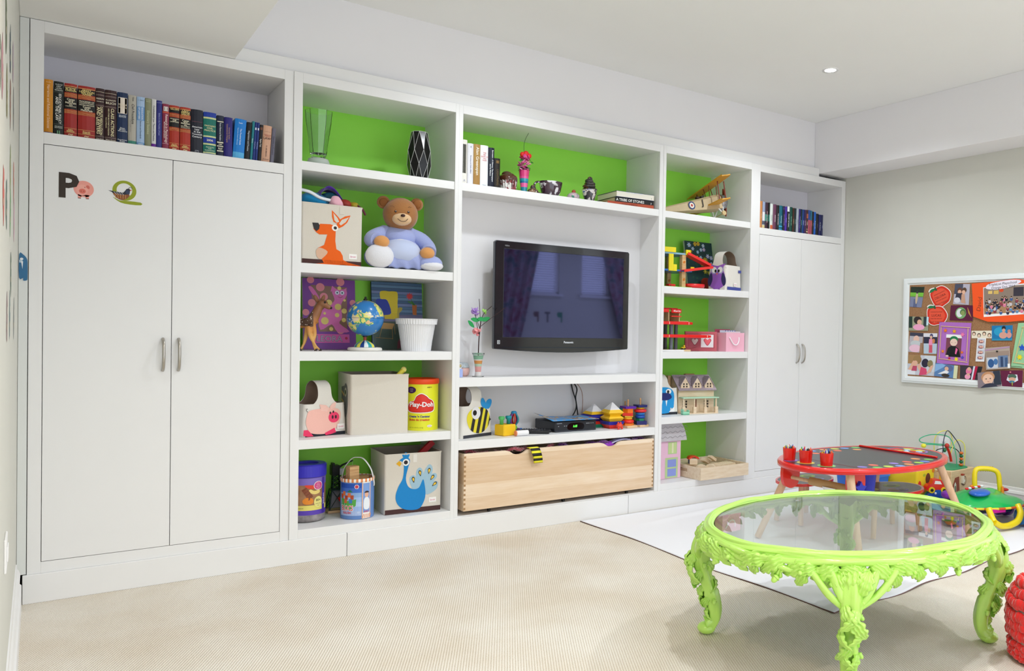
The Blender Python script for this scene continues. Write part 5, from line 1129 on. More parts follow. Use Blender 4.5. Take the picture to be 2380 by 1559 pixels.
for a in ([(.008, 0, .155), (-.03, 0, .25)], [(.012, 0, .18), (.002, 0, .31), (.0, 0, .335)], [(.01, 0, .17), (.06, -.05, .225), (.125, -.095, .285)], [(.012, 0, .185), (.03, 0, .245), (.085, 0, .295)], [(.004, 0, .12), (-.02, 0, .21)]): m.tube(cr(a, 4, False) if len(a) > 2 else a, .0018, BN, 5)
m.build('stem', t)
def petals(c, cx, cz, r_, k, seed, nm, lb_):
    m = MB(); q = random.Random(seed)
    for i in range(k): m.ell((0, 0, 0), (r_*.7, r_*.45, r_*.12), mat(c, .7), 8, X=T(cx+q.uniform(-r_, r_)*.5, q.uniform(-r_, r_)*.4, cz+q.uniform(-r_, r_)*.6) @ RZ(q.uniform(0, 360)) @ RY(q.uniform(-80, 80)), k=5)
    lab(m.build(nm, t), lb_)
petals('b490d8', -.022, .255, .028, 12, 1, 'violet_blossom', 'violet tissue blossom'); petals('a8dc70', .036, .262, .017, 8, 2, 'green_blossom', 'light green bud'); petals('f4a0a4', -.012, .140, .028, 9, 3, 'pink_blossom', 'pink tissue blossom')
m = MB()
for x, z, a in ((-.055, .185, 45), (-.03, .21, 10), (.04, .215, -20), (.01, .215, 0)): m.prism(cr([(-.028, 0), (0, .014), (.03, 0), (0, -.014)], 3), -.001, .001, mat('18964c', .6), X=T(x, -.01, z) @ RY(a) @ RX(70))
lab(m.build('leaves', t), 'bright green leaves')
t = thing('candle_jar', 'low round jar with pastel pink and blue bands on the television shelf', 'jar', (2.046, .155, ZT)); m = MB()
m.lathe([(0, 0), (.026, 0), (.038, .012), (.042, .03), (.040, .05), (.036, .052), (0, .052)], mat('ecc0b8', .3, noise_=.3, scale=60), 24, caps=False); m.build('body', t)
lab(MB().lathe([(.041, .0525), (.040, .06), (.030, .078), (.0, .085)], mat('c8d4dc', .3, noise_=.5, scale=40), 24, caps=False).build('lid', t), 'pale blue lid')
t = thing('sample_bottle', 'tiny glass bottle with blue filling beside the centre stile', 'bottle', (1.992, .075, ZT)); m = MB(); m.box(-.014, .014, -.01, .01, 0, .048, mat('a8b8ec', .2), .002); m.build('body', t)
m = MB(); m.tube([(.013*cos(R(a)), -.001, .066+.013*sin(R(a))) for a in range(0, 360, 30)], .003, mat('cfd0d0', .3), 6, True); m.ell((0, 0, .066), (.008, .004, .008), mat('c8b070', .4), 10); m.cyl(.008, .048, .054, 'd8d8d8', 12); lab(m.build('cap', t), 'ring shaped cap')

# ------------------------------------------------------------------ toy shelf (z .566)
ZM = .5662
def bee(d, w_, h):
    def P(a, b): return ((a-262)/370*w_, (705-b)/330*.215)
    YE = FELT('f0e02c'); BKF = FELT('211d1a')
    bd = cr([P(*q) for q in [(135, 530), (160, 470), (220, 440), (300, 432), (370, 455), (408, 510), (410, 560), (385, 620), (330, 662), (270, 672), (200, 650), (155, 600)]], 5)
    d.flat(bd, .001, YE)
    def clip(P_, f):
        out = []
        for i in range(len(P_)):
            a, b_ = P_[i-1], P_[i]; fa, fb = f(a), f(b_)
            if (fa >= 0) != (fb >= 0): tt = fa/(fa-fb); out.append((a[0]+tt*(b_[0]-a[0]), a[1]+tt*(b_[1]-a[1])))
            if fb >= 0: out.append(b_)
        return out
    for s0, s1 in ((195, 232), (268, 305), (335, 368), (398, 430)):
        # slanted stripes
        fl = lambda p, s_=s0: (p[0]-P(s_, 560)[0])-(p[1]-P(s_, 560)[1])*.28
        fr2 = lambda p, s_=s1: -((p[0]-P(s_, 560)[0])-(p[1]-P(s_, 560)[1])*.28)
        q = clip(clip(bd, fl), fr2)
        if len(q) > 2: d.flat(q, .0014, BKF)
    d.flat([P(405, 530), P(426, 556), P(402, 575)], .0013, BKF)
    d.flat(cr([P(*q) for q in [(385, 455), (365, 420), (368, 385), (400, 362), (432, 368), (436, 400), (415, 440)]], 3), .0016, FELT('1890d4')); d.flat(cr([P(*q) for q in [(372, 455), (320, 430), (303, 395), (308, 358), (330, 348), (355, 380), (372, 420)]], 3), .0018, FELT('1890d4'))
    d.flat(circ(*P(243, 483), .038, n=24), .0019, FELT('dfdfe2')); d.flat(circ(*P(243, 483), .037, n=24), .0022, FELT('eeeef0')); d.flat(circ(*P(228, 480), .0165, n=20), .0026, '17130f')
    return 'bee_applique', 'striped felt bee with blue wings'
caddy('canvas caddy with a striped bee on the toy shelf', (2.108, .20, ZM), 20, .262, .16, .19, .305, .085, bee, strip='2c2e38')
t = thing('shape_peg_toy', 'yellow rubber block with a green and a teal peg on the toy shelf', 'toy', (2.318, .118, ZM), 14); MB().box(-.050, .050, -.045, .045, 0, .068, mat('f4c41c', .6), .006).build('block', t)
for x, c, lb_ in ((-.030, '58bc6c', 'green peg'), (.026, '1896a8', 'teal peg')):
    lab(MB().lathe([(0, .068), (.012, .068), (.012, .095), (.018, .100), (.020, .112), (.016, .118), (0, .118)], mat(c, .3), 16, caps=False, X=T(x, 0, 0)).build('peg', t), lb_)
t = thing('baby_rattle', 'standing rattle with purple and red ribs and a teal cap on the toy shelf', 'rattle', (2.405, .17, ZM)); m = MB()
m.ell((0, 0, .012), (.020, .018, .012), mat('84c83c', .4), 12)
for k in range(6): a = k*pi/3; m.ell((.014*cos(a), .014*sin(a), .036), (.011, .011, .014), mat('84c83c', .4), 10, k=6)
lab(m.build('beaded_base', t), 'green beaded base')
m = MB()
for k in range(6): a = k*pi/3+.3; m.tube(cr([(.008*cos(a), .008*sin(a), .05), (.026*cos(a), .026*sin(a), .075), (.026*cos(a), .026*sin(a), .10), (.012*cos(a), .012*sin(a), .125)], 4, False), .006, mat(['7c3490', 'c8442c', '2c8c9c'][k % 3], .4), 8)
m.build('ribs', t); lab(MB().lathe([(0, .122), (.016, .122), (.020, .13), (.014, .14), (0, .141)], mat('1c88b8', .4), 14, caps=False).build('cap', t), 'teal cap')
tag(MB().tube([(-.03, 0, .028), (0, .0, .02), (.028, 0, .014)], lambda u: .012-.004*u, mat('6c3880', .4), 10).ell((.034, 0, .013), (.014, .012, .012), mat('2c78c8', .4), 10).build('rattle_arm', None, (2.448, .215, ZM)), 'small purple and blue toy lying beside the standing rattle', 'toy')
tag(MB().cyl(.017, -.040, .040, mat('eeeef0', .35), 20, X=T(0, 0, .0172) @ RY(90)).cyl(.0172, -.046, -.040, mat('e89070', .4), 20, X=T(0, 0, .0172) @ RY(90)).build('toy_cylinder', None, (2.395, .045, ZM)), 'white plastic cylinder lying at the front of the toy shelf', 'toy')
def remote(loc, rz, L_, label):
    t = thing('remote_control', label, 'remote control', loc, rz, 'remote controls'); MB().box(-L_/2, L_/2, -.024, .024, .001, .020, mat('15161a', .4), .005, seg=2).build('casing', t)
    m = MB()
    for i in range(9):
        for j in range(3): m.box(-L_*.42+i*L_*.085, -L_*.42+i*L_*.085+.009, -.016+j*.012, -.009+j*.012, .020, .0225, mat('3a3c44', .5))
    lab(m.build('keypad', t), 'rows of small grey keys')
remote((2.510, .105, ZM), -32, .20, 'black remote control nearest the bin side of the set top box'); remote((2.555, .15, ZM+.0), -26, .19, 'black remote control touching the set top box')
t = thing('set_top_box', 'black cable box with a green lit clock on the toy shelf', 'set top box', (2.808, .075, ZM), 0); MB().box(-.160, .160, 0, .25, .004, .068, mat('24272e', .4), .004).build('casing', t)
m = MB(FRONT); m.flat(cr([(-.055, .012), (.0, .008), (.055, .012), (.065, .035), (.04, .054), (-.04, .054), (-.065, .035)], 4), .0006, mat('07090b', .1)); m.text('1:15', .019, mat('5cff4c', .5, emit=2.5), -.005, .034, .0014, bold=.03, shear=.2)
m.text('SCIENTIFIC', .008, 'c0c4cc', -.125, .056, .001, bold=.02); 
for x in (-.135, -.09, -.075, .08, .09, .10, .115, .13): m.box(x, x+.007, .036+.01*(x > 0), .040+.01*(x > 0), .0004, .0015, 'b0b4bc')
m.box(-.156, .156, .002, .008, .0004, .002, mat('3c3f48', .3)); lab(m.build('front_display', t), 'dark display with green digits')
m = MB()
for x in (-.12, .12): m.box(x-.012, x+.012, .02, .04, 0, .004, '101010'); m.box(x-.012, x+.012, .2, .22, 0, .004, '101010')
m.build('feet', t)
m_, nt, b, tc = nodemat('map_paper', .4); nz = nt.nodes.new('ShaderNodeTexNoise'); nz.inputs['Scale'].default_value = 16; nz.inputs['Detail'].default_value = 5; nt.links.new(tc.outputs['Object'], nz.inputs['Vector'])
r_1 = ramp(nt, nz.outputs['Fac'], [(0, '2c90d8'), (.50, '3c9ce0'), (.54, 'c8a070'), (.60, '705038'), (.66, 'e0e0d0')]); nt.links.new(r_1.outputs[0], b.inputs['Base Color'])
tag(MB().grid(lambda u, v: (-.175+.35*u, -.13+.26*v, .008+.030*max(0, .25-u)*4*(v)+.003*sin(u*7)*v), 20, 8, m_, thick=.001).build('picture_magazine', None, (2.800, .175, ZM+.0685), -2), 'blue picture leaflet with a curled corner lying on the cable box', 'leaflet')
m = MB()
for pts, r_, c in (([(2.955, .375, .872), (2.965, .36, .80), (2.985, .35, .73), (2.975, .34, .67), (2.92, .335, .60), (2.90, .335, .575)], .0045, '141414'), ([(2.965, .372, .872), (2.99, .35, .82), (2.975, .34, .76), (2.985, .34, .70), (2.995, .34, .63), (2.985, .335, .575)], .0045, '141414'), ([(2.985, .372, .872), (3.02, .35, .82), (3.035, .345, .76), (3.03, .34, .66), (3.01, .34, .58)], .002, '9a6a50')): m.tube(cr(pts, 6, False), r_, c, 8)
tag(m.build('cable_bundle'), 'black and brown cables hanging down behind the cable box', 'cable')
# stacking toys
def diamond(cx, cz, levels, cols, label, loc, rz, nm='stacking_pyramid'):
    t = thing(nm, label, 'stacking toy', loc, rz, 'stacking toys on the toy shelf'); z = 0
    for k, (w0, w1, h, c) in enumerate(levels):
        m = MB(); m.lathe([(w0*1.414/2, z), (w1*1.414/2, z+h)], mat(c, .35), 4, X=RZ(45), smooth=False); lab(m.build('layer', t), ['red', 'green', 'blue', 'yellow', 'white'][['e03020', '148060', '2c2ca0', 'f0c020', 'e8e8ec'].index(c)]+' wooden layer'); z += h
    return t
G_, RD, BU, YE_, WH = '148060', 'e03020', '2c2ca0', 'f0c020', 'e8e8ec'
diamond(0, 0, [(.160, .160, .022, G_), (.15, .13, .018, RD), (.10, .155, .026, BU), (.155, .105, .020, BU), (.115, .085, .018, YE_), (.085, .008, .050, WH)], 0, 'stepped pyramid toy in blue, yellow and white behind the cable box', (3.066, .248, ZM), 0)
diamond(0, 0, [(.075, .11, .026, RD), (.11, .125, .022, BU), (.09, .118, .022, YE_), (.118, .08, .018, YE_), (.08, .118, .018, YE_), (.118, .08, .020, YE_), (.08, .008, .046, WH)], 0, 'tall zigzag pyramid toy, mostly yellow with a white tip', (3.122, .112, ZM), -3)
tag(MB().ell((0, 0, .025), (.024, .022, .016), mat('e84830', .4), 12).ell((-.014, -.01, .010), (.008, .008, .010), mat('e84830', .4), 8).ell((.014, -.01, .010), (.008, .008, .010), mat('e84830', .4), 8).ell((-.01, 0, .042), (.007, .006, .007), mat('e84830', .4), 8).ell((.01, 0, .042), (.007, .006, .007), mat('e84830', .4), 8).build('rubber_figure', None, (3.120, .022, ZM)), 'small red rubber figure in front of the zigzag pyramid', 'toy')
def ringtoy(label, loc, rings, peg=True, base=(.050, .048)):
    t = thing('ring_stacker', label, 'stacking toy', loc, 8, 'stacking toys on the toy shelf'); MB().box(-base[0], base[0], -base[1], base[1], 0, .014, wood('ecd0a8', 'd0a878'), .002).build('base', t)
    z = .014
    for k, (kind, r_, h, c) in enumerate(rings):
        m = MB()
        if kind == 'T': m.lathe([(r_*.55, z), (r_*.9, z+h*.1), (r_, z+h*.5), (r_*.9, z+h*.9), (r_*.55, z+h)], mat(c, .3), 20)
        else: m.cyl(r_, z, z+h, mat(c, .3), {'S': 4, 'H': 6, 'O': 8}[kind], X=RZ(k*17+20), smooth=False)
        m.build('ring', t); z += h
    if peg: lab(MB().cyl(.006, z-.01, z+.045, wood('dcb080', 'c08c58'), 10).build('peg', t), 'bare wooden peg')
    return t
ringtoy('ring stacker with orange and red rings topped by a purple tile', (3.243, .095, ZM), [('H', .042, .014, 'f08020'), ('T', .044, .024, 'e83020'), ('T', .032, .018, 'f0b020'), ('H', .036, .010, 'f0c83c'), ('S', .050, .020, 'e02c24'), ('H', .040, .030, 'f07818'), ('S', .058, .014, '5c20a0')])
ringtoy('ring stacker with a navy base and a navy tile on top', (3.349, .095, ZM), [('S', .052, .026, '20246c'), ('H', .032, .016, '18845c'), ('T', .036, .024, '1c50b0'), ('T', .034, .018, '2c80d0'), ('T', .046, .022, 'd82c30'), ('T', .030, .014, 'e8c028'), ('S', .050, .016, '1c2468')], base=(.044, .044))
ringtoy('ring stacker with green and lime rings standing behind the other two', (3.338, .255, ZM), [('S', .050, .02, 'c8c420'), ('H', .045, .04, 'c8cc28'), ('H', .05, .03, '80b830'), ('S', .05, .012, '147890')], base=(.05, .05))
ringtoy('dark green ring stacker half hidden behind the orange one', (3.222, .26, ZM), [('H', .048, .03, '14603c'), ('S', .045, .03, '106848'), ('H', .045, .02, '0c5840'), ('S', .045, .012, '1c6c9c')], base=(.045, .045))

# ------------------------------------------------------------------ rolling beech drawer
t = thing('rolling_toy_box', 'long beech rolling toy box with two scooped grips under the centre shelving', 'toy box', (2.682, -.02, .1595))
WD = wood('f2dfc8', 'e6cba9', (1.2, 14, 14), .45, planks=13)
m = MB(); w2 = .700; H_ = .333
top = [(-w2, H_)]
def scoop(cx): return [(cx-.085, H_), (cx-.060, H_-.006), (cx-.035, H_-.022), (cx-.012, H_-.028), (cx+.012, H_-.028), (cx+.035, H_-.022), (cx+.060, H_-.006), (cx+.085, H_)]
top = [(w2, 0), (w2, H_)]+scoop(.345)[::-1]+scoop(-.345)[::-1]+[(-w2, H_), (-w2, 0)]
m.prism(top, -.018, 0, WD, X=FRONT); lab(m.build('front_panel', t), 'beech front with two scooped grips')
for s_, nm in ((-1, 'left'), (1, 'right')): lab(MB().box(s_*w2-(.016 if s_ > 0 else 0), s_*w2+(0 if s_ > 0 else .016), .0182, .34, 0, H_-.004, WD).build('side_panel', t), nm+' side board')
MB().box(-w2+.0165, w2-.0165, .325, .34, 0, H_-.004, WD).build('rear_panel', t); MB().box(-w2+.0165, w2-.0165, .0185, .3245, .004, .016, WD).build('bottom', t)
m = MB(FRONT); EG = mat('a98258', .5)
for s_ in (-1, 1):
    for k in range(12): m.rect(s_*w2-(.012 if s_ > 0 else 0), s_*w2+(0 if s_ > 0 else .012), .008+k*.0272, .008+k*.0272+.0125, .0003, EG)
lab(m.build('finger_joints', t), 'darker finger joint ends')
for x, y in ((-.52, .035), (0.0, .035), (.50, .035), (-.52, .3), (.50, .3)):
    m = MB(); m.cyl(.0115, -.007, .007, mat('1a1a1a', .4), 14, X=T(x, y, -.0148) @ RY(90)); m.box(x-.012, x+.012, y-.012, y+.012, -.006, .0035, mat('2a2a2a', .4)); m.build('castor', t)
# soft play things inside, seen through the gap
def feather(name, label, x0, x1, y, z, c, seed, amp=.03, n=46):
    q = random.Random(seed); m = MB(); P_ = []
    for k in range(n): u = k/(n-1); P_.append((x0+(x1-x0)*u, y+.02*sin(u*19+seed), z+.012*sin(u*13+seed)+.006*sin(u*41)))
    m.tube(P_, .010, mat(c[0], .9, sheen=.6), 6)
    for k in range(n*9):
        p = P_[q.randrange(n)]; a = q.uniform(0, 6.28); L_ = amp*q.uniform(.5, 1); e_ = q.uniform(-.6, 1.2)
        d = (cos(a)*L_, sin(a)*L_*.7, e_*L_*.6); m.tube([p, (p[0]+d[0]*.6, p[1]+d[1]*.6, p[2]+d[2]*.6+.004), (p[0]+d[0], p[1]+d[1], p[2]+d[2])], .0012, mat(c[1+k % (len(c)-1)], .9, sheen=.6), 3, caps=False)
    return tag(m.build(name), label, 'feather boa')
feather('feather_boa', 'dusty red feather boa filling the left half of the rolling toy box', 2.02, 2.62, .03, .480, ['a04450', 'c86c78', '803040', 'e0a8b0'], 1)
feather('feather_boa', 'deep purple feather boa filling the right half of the rolling toy box', 2.66, 3.33, .03, .480, ['5c2070', '8030a0', '481860', 'b878c8'], 2)
m = MB(); m.box(-.64, .64, -.08, .12, 0, .25, mat('4a2030', .9, noise_=.8, scale=25), .03); tag(m.build('dress_up_cloth', None, (2.68, .16, .180)), 'dark red folded dress up cloth under the feather boas', 'cloth')
tag(MB().ell((0, 0, 0), (.060, .03, .028), mat('8a28b0', .4), 20).build('plastic_bowl', None, (3.028, .030, .465)), 'purple plastic toy showing in the right scooped grip', 'toy')
tag(MB().grid(lambda u, v: (-.09+.2*u, -.03+.06*v, .02*sin(u*pi)+.004*sin(v*9)), 14, 6, mat('b8b4d8', .8), thick=.004).build('lilac_cloth', None, (3.14, .035, .480)), 'pale lilac cloth lying over the purple boa', 'cloth')
m = MB(); 
for k in range(6): m.grid(lambda u, v, k=k: (-.032+.064*u+.012*(k+v)/6*2, -.004-.010*sin((k+v)/6*pi)-.003, -.088*(k+v)/6), 4, 2, mat('efe62a' if k % 2 else '1c1a14', .6), thick=.004)
m.grid(lambda u, v: (-.032+.064*u, -.004+.045*v, .0+.004*sin(v*pi)), 4, 4, mat('efe62a', .6), thick=.004)
tag(m.build('striped_tail', None, (2.435, -.042, .4985)), 'black and yellow striped cloth tail hanging over the toy box front', 'costume tail')
# ------------------------------------------------------------------ right hand tower: biplane
t = thing('model_biplane', 'vintage yellow model biplane with roundels on the top shelf of the right tower', 'model plane', (3.955, .185, 2.163), (-13, -5, -4))
TAN = mat('c9b48e', .6, noise_=.15, scale=30); YW = mat('e0a22c', .5, noise_=.2, scale=20); MR = mat('7c2c1c', .35)
RP = lambda: None
m = MB(); V = []
secs = [(-.42, .006, .012, -.045), (-.30, .020, .030, -.030), (-.15, .030, .044, -.012), (0, .040, .060, .006), (.10, .044, .070, .020), (.165, .046, .072, .028)]
for x, hw, hh, zc in secs:
    for a, b_ in ((-1, -1), (1, -1), (1, .6), (.5, 1), (-.5, 1), (-1, .6)): V.append((x, a*hw, zc+b_*hh*.8))
m.add(V, [(j*6+i, j*6+(i+1) % 6, (j+1)*6+(i+1) % 6, (j+1)*6+i) for j in range(5) for i in range(6)]+[(5, 4, 3, 2, 1, 0), tuple(range(30, 36))], TAN); m.build('fuselage', t)
m = MB(); m.lathe([(0, 0), (.054, 0), (.060, .01), (.060, .045), (.050, .058), (.02, .062), (0, .062)], mat('a8a8b0', .2, metal=1.), 24, caps=False, X=T(.165, 0, .030) @ RY(90))
for k in range(7): m.rod((.205, .03*cos(k*.9), .03+.03*sin(k*.9)), (.205, .056*cos(k*.9), .03+.056*sin(k*.9)), .007, mat('68686e', .3, metal=1.), 8)
m.build('engine', t)
def wing(z, x, y0, y1, ch, dih, nm, roundel=False):
    m = MB(); pts = []
    for s_ in (0, 1):
        pass
    o = cr([(0, y0), (.02, y0-.014), (ch*.6, y0-.016), (ch, y0+.01), (ch, y1-.01), (ch*.6, y1+.016), (.02, y1+.014), (0, y1)], 3)
    m.prism(o, 0, .008, YW, X=T(x-ch/2, 0, z) @ RX(dih) @ RY(-6))
    w_ = m.build(nm, t)
    m = MB(T(x-ch/2, 0, z) @ RX(dih) @ RY(-6))
    for r_, c, k in ((.040, '24386c', .0086), (.027, 'e8e0d0', .0092), (.013, 'b02c24', .0098)): m.flat(circ(ch*.52, y0+.055, r_, n=20), k, mat(c, .5))
    lab(m.build('roundel', w_), 'blue, white and red roundel on the wing')
wing(.145, .115, -.185, .198, .105, -3, 'upper_wing'); wing(-.010, .085, -.17, .21, .100, 3, 'lower_wing')
m = MB()
for y in (-.12, .14):
    for x in (.085, .145): m.rod((x, y, .0), (x+.012, y, .15), .0045, MR, 8)
for x in (.08, .15): m.rod((x, -.02, .06), (x, -.035, .148), .003, MR, 6); m.rod((x, .02, .06), (x, .035, .148), .003, MR, 6)
lab(m.build('wing_struts', t), 'dark red wing struts')
m = MB(X=T(-.40, 0, -.035)); m.prism(cr([(-.055, 0), (-.03, -.06), (.02, -.075), (.03, 0), (.02, .075), (-.03, .06)], 3), 0, .004, YW); m.prism(cr([(-.055, .0), (-.05, .045), (-.01, .05), (.03, .012)], 3), -.002, .002, YW, X=FRONT); m.box(-.058, -.035, -.05, .05, .0042, .005, mat('1c2444', .5)); lab(m.build('tail_fin', t), 'yellow tail with a dark edge')
m = MB(); m.prism(cr([(-.10, -.004), (-.05, -.013), (0, -.006), (.05, -.013), (.10, -.004), (.10, .006), (.05, .012), (0, .007), (-.05, .012), (-.10, .006)], 2), -.004, .004, MR, X=T(.232, 0, .030) @ RY(90) @ RZ(8)); m.cyl(.010, -.008, .012, mat('c8c8cc', .2, metal=1.), 14, X=T(.232, 0, .03) @ RY(90)); m.build('propeller', t)
m = MB(); 
for y in (-.055, .055): m.rod((.115, y*.5, -.0), (.150, y, -.078), .005, mat('e8e8e8', .4), 8); m.rod((.185, y*.5, .0), (.150, y, -.078), .005, mat('e8e8e8', .4), 8); m.cyl(.018, -.006, .006, mat('c8b080', .5), 20, X=T(.150, y*1.15, -.0755) @ RX(90))
m.rod((.150, -.06, -.076), (.150, .06, -.076), .003, 'b8a070', 6); lab(m.build('landing_gear', t), 'white landing gear struts with small wheels')
m = MB(T(0, -.0335, 0) @ RZ(0) @ FRONT)
for r_, c, k in ((.031, '24386c', .0), (.021, 'e8e0d0', .0006), (.010, 'b02c24', .0012)): m.flat(circ(-.115, -.010, r_, n=22), k+.002, mat(c, .5))
m.text('J', .065, '241c18', -.02, .012, .0105, bold=.02); lab(m.build('fuselage_markings', t), 'roundel and letter J on the fuselage')
m = MB(); m.prism([(0, 0), (.03, .010), (.035, .022), (.0, .016)], -.02, .02, mat('302820', .4), X=T(.0, 0, .055) @ FRONT); m.ell((-.02, 0, .062), (.022, .018, .012), mat('3c2c20', .5), 10); m.build('cockpit', t)

# ------------------------------------------------------------------ second shelf: marble garage, painting, owl caddy
Z2 = 1.5382
t = thing('marble_tower', 'yellow and blue wooden marble tower with red zigzag ramps in the right tower', 'toy tower', (3.66, .20, Z2), -4)
YT = mat('f0dc1c', .35, coat=.3); BT_ = mat('2a6cc0', .35, coat=.3); RT_ = mat('e8201c', .3, coat=.4); WDn = wood('e2c08c', 'c8a068')
lab(MB().box(-.19, .13, -.12, .12, 0, .008, mat('8fe050', .5), .002).build('base', t), 'lime green base board')
def deck(z, x0, x1, c, lb_): lab(MB().prism(cr([(x0, -.11), (x1-.02, -.11), (x1, -.06), (x1, .06), (x1-.02, .11), (x0, .11)], 1), z, z+.012, c, side=c).build('deck', t), lb_)
deck(.118, -.176, .155, BT_, 'blue lower deck'); deck(.238, -.176, .125, mat('8cb8d0', .4), 'pale blue upper deck')
m = MB(); 
def panel(x0, x1, z0, z1, y): m.box(x0, x1, y-.005, y+.005, z0, z1, YT, .001)
for y in (-.112, .112):
    panel(-.19, -.015, .250, .285, y); panel(.075, .115, .238, .275, y); panel(-.075, -.035, .118, .238, y); panel(-.035, -.005, .118, .165, y); panel(.12, .15, .130, .155, y)
lab(m.build('yellow_panels', t), 'yellow cut out side panels')
for x in (-.17, .065):
    for y in (-.09, .09):
        p = MB().box(x-.017, x+.017, y-.017, y+.017, .008, .118, WDn, .001).box(x-.017, x+.017, y-.017, y+.017, .130, .238, WDn, .001).build('post', t)
        q = MB(T(x, y-.0175, 0) @ FRONT)
        for z in (.06, .185): q.tube([(.010*cos(R(a))*(1-a/900), z+.010*sin(R(a))*(1-a/900), .0006) for a in range(0, 640, 30)], .0018, mat('f09020', .5), 4); 
        lab(q.build('spiral_print', p), 'orange spiral print')
m = MB(); 
for x in (-.15, -.09):
    for y in (-.03, .03): m.rod((x, y, .25), (x, y, .345), .005, wood('ecd8b0', 'd8b880'), 8)
m.box(-.165, -.12, -.045, .045, .286, .312, mat('a8d8f0', .4), .002); m.box(-.115, -.08, -.045, .045, .282, .306, mat('38a868', .4), .002); lab(m.build('lookout', t), 'small lookout with green and blue boxes')
lab(MB().lathe([(.062, 0), (.030, .022), (.0, .03)], mat('2880c8', .35), 4, X=T(-.12, 0, .345) @ SC(1, .9, 1) @ RZ(45), smooth=False).box(-.168, -.072, -.05, .05, .342, .348, mat('2880c8', .35)).build('roof', t), 'blue roof')
m = MB()
def ramp_(p, q, w_=.030):
    p, q = Vector(p), Vector(q); d = q-p; L_ = d.length; a = math.degrees(math.atan2(d.z, d.x)); X_ = T(*p) @ RY(-a)
    m.box(0, L_, -w_, w_, -.003, .003, RT_, X=X_); m.box(0, L_, -w_-.003, -w_, -.004, .014, RT_, X=X_); m.box(0, L_, w_, w_+.003, -.004, .014, RT_, X=X_)
ramp_((.08, -.10, .245), (.29, -.115, .172)); ramp_((.29, -.125, .165), (.03, -.115, .125)); lab(m.build('zigzag_ramp', t), 'two red ramps forming a zigzag')
lab(MB().lathe([(0, .008), (.070, .008), (.078, .018), (.078, .036), (.073, .036), (.070, .02), (0, .02)], RT_, 30, caps=False, X=T(.19, -.06, 0) @ SC(1.15, .8, 1)).build('catch_tray', t), 'round red catch tray')
lab(MB().box(-.03, .03, -.02, .02, .008, .026, RT_, .004, X=T(-.03, -.08, 0)).cyl(.006, 0, .012, '202020', 8, X=T(-.045, -.095, .01)).build('toy_car', t), 'tiny red car') 
tag(MB().box(-.022, .022, -.016, .016, 0, .034, mat('d8c838', .4), .003).build('toy_block', None, (3.885, .255, Z2), 30), 'small yellow toy block behind the red catch tray', 'toy block')
def pflow(m, w_, h):
    def P(a, b): return (-w_/2+(a-285)/320*w_, (1380-b)/500*h)
    q = random.Random(5)
    for k in range(26): a, b_ = q.uniform(310, 590), q.uniform(900, 1330); m.flat(star(*P(a, b_), .014, 4, .3, q.uniform(0, 90)), .0006+.00002*k, mat('2c5c3c', .7))
    for cx, cy, r_, c in ((335, 920, .022, 'a8c4e8'), (375, 955, .018, '9cb8e0'), (405, 905, .020, 'e0b82c'), (442, 900, .020, 'e0b82c'), (500, 915, .018, 'b0c8e8'), (505, 955, .018, 'b8a8dc'), (430, 985, .016, '9cc8f0'), (470, 960, .017, 'a8c8f0'), (350, 985, .014, 'd8a828'), (545, 1020, .020, 'b4bce8'), (585, 1035, .020, 'a8b4e4'), (460, 1040, .018, 'a0c8e8'), (580, 1090, .014, '9cb0e0'), (510, 1070, .034, 'b8a420'), (470, 1110, .020, 'a89c20'), (500, 1180, .022, 'b8b030'), (540, 1190, .018, 'a8a028'), (420, 1040, .016, 'd8b820')):
        m.flat(flower2(*P(cx, cy), r_, 6 if r_ < .03 else 12), .0014+.00001*cx/100, mat(c, .7)); m.flat(circ(*P(cx, cy), r_*.25, n=8), .0020, 'e8d860' if c[0] in 'ab9' else '705820')
    m.flat(cr([P(*z) for z in [(440, 1290), (470, 1250), (530, 1250), (560, 1300), (545, 1370), (460, 1380)]], 3), .0012, 'a83018'); return '163a3a'
canvas('flower_painting', 'dark painting of white, blue and yellow flowers leaning in the right tower', 3.955, 4.235, Z2+.004, .385, .31, -9, pflow, 'c8ccc4', rz=0)
def owl(d, w_, h):
    PU = FELT('9a5cc4'); NV = FELT('28225c'); s_ = 1.0
    d.flat(cr([(-.058, .03), (-.072, .07), (-.066, .115), (-.052, .15), (-.055, .175), (-.072, .196), (-.03, .186), (.0, .180), (.03, .186), (.072, .196), (.055, .175), (.052, .15), (.066, .115), (.072, .07), (.058, .03), (.02, .010), (-.02, .010)], 3), .0010, PU)
    for k in (-1, 1):
        d.flat(cr([(k*.050, .13), (k*.075, .09), (k*.078, .05), (k*.062, .03), (k*.045, .055), (k*.038, .09)], 3), .0016, NV)
        d.flat(circ(k*.028, .148, .027, .028, 20), .0014, FELT('a9a0d4')); d.flat(circ(k*.026, .150, .021, .022, 18), .0019, 'f2f0ee'); d.flat(circ(k*.014, .143, .0085, .012, 14), .0024, '14100e')
        d.flat(cr([(k*.014, .014), (k*.028, .014), (k*.032, .000), (k*.021, .005), (k*.010, .0)], 2), .0014, FELT('8a50b4'))
    d.flat([(-.008, .126), (.008, .126), (0, .112)], .0026, FELT('f07820'))
    return 'owl_applique', 'purple felt owl with dark wings'
t = caddy('canvas caddy with a purple owl beside the flower painting', (4.14, .112, Z2), -76, .165, .215, .185, .295, .075, owl, strip='e8e4dc', lean=.96)
tagcard(t, 0, 0, X=T(.086, .01, .045) @ RZ(90)); 
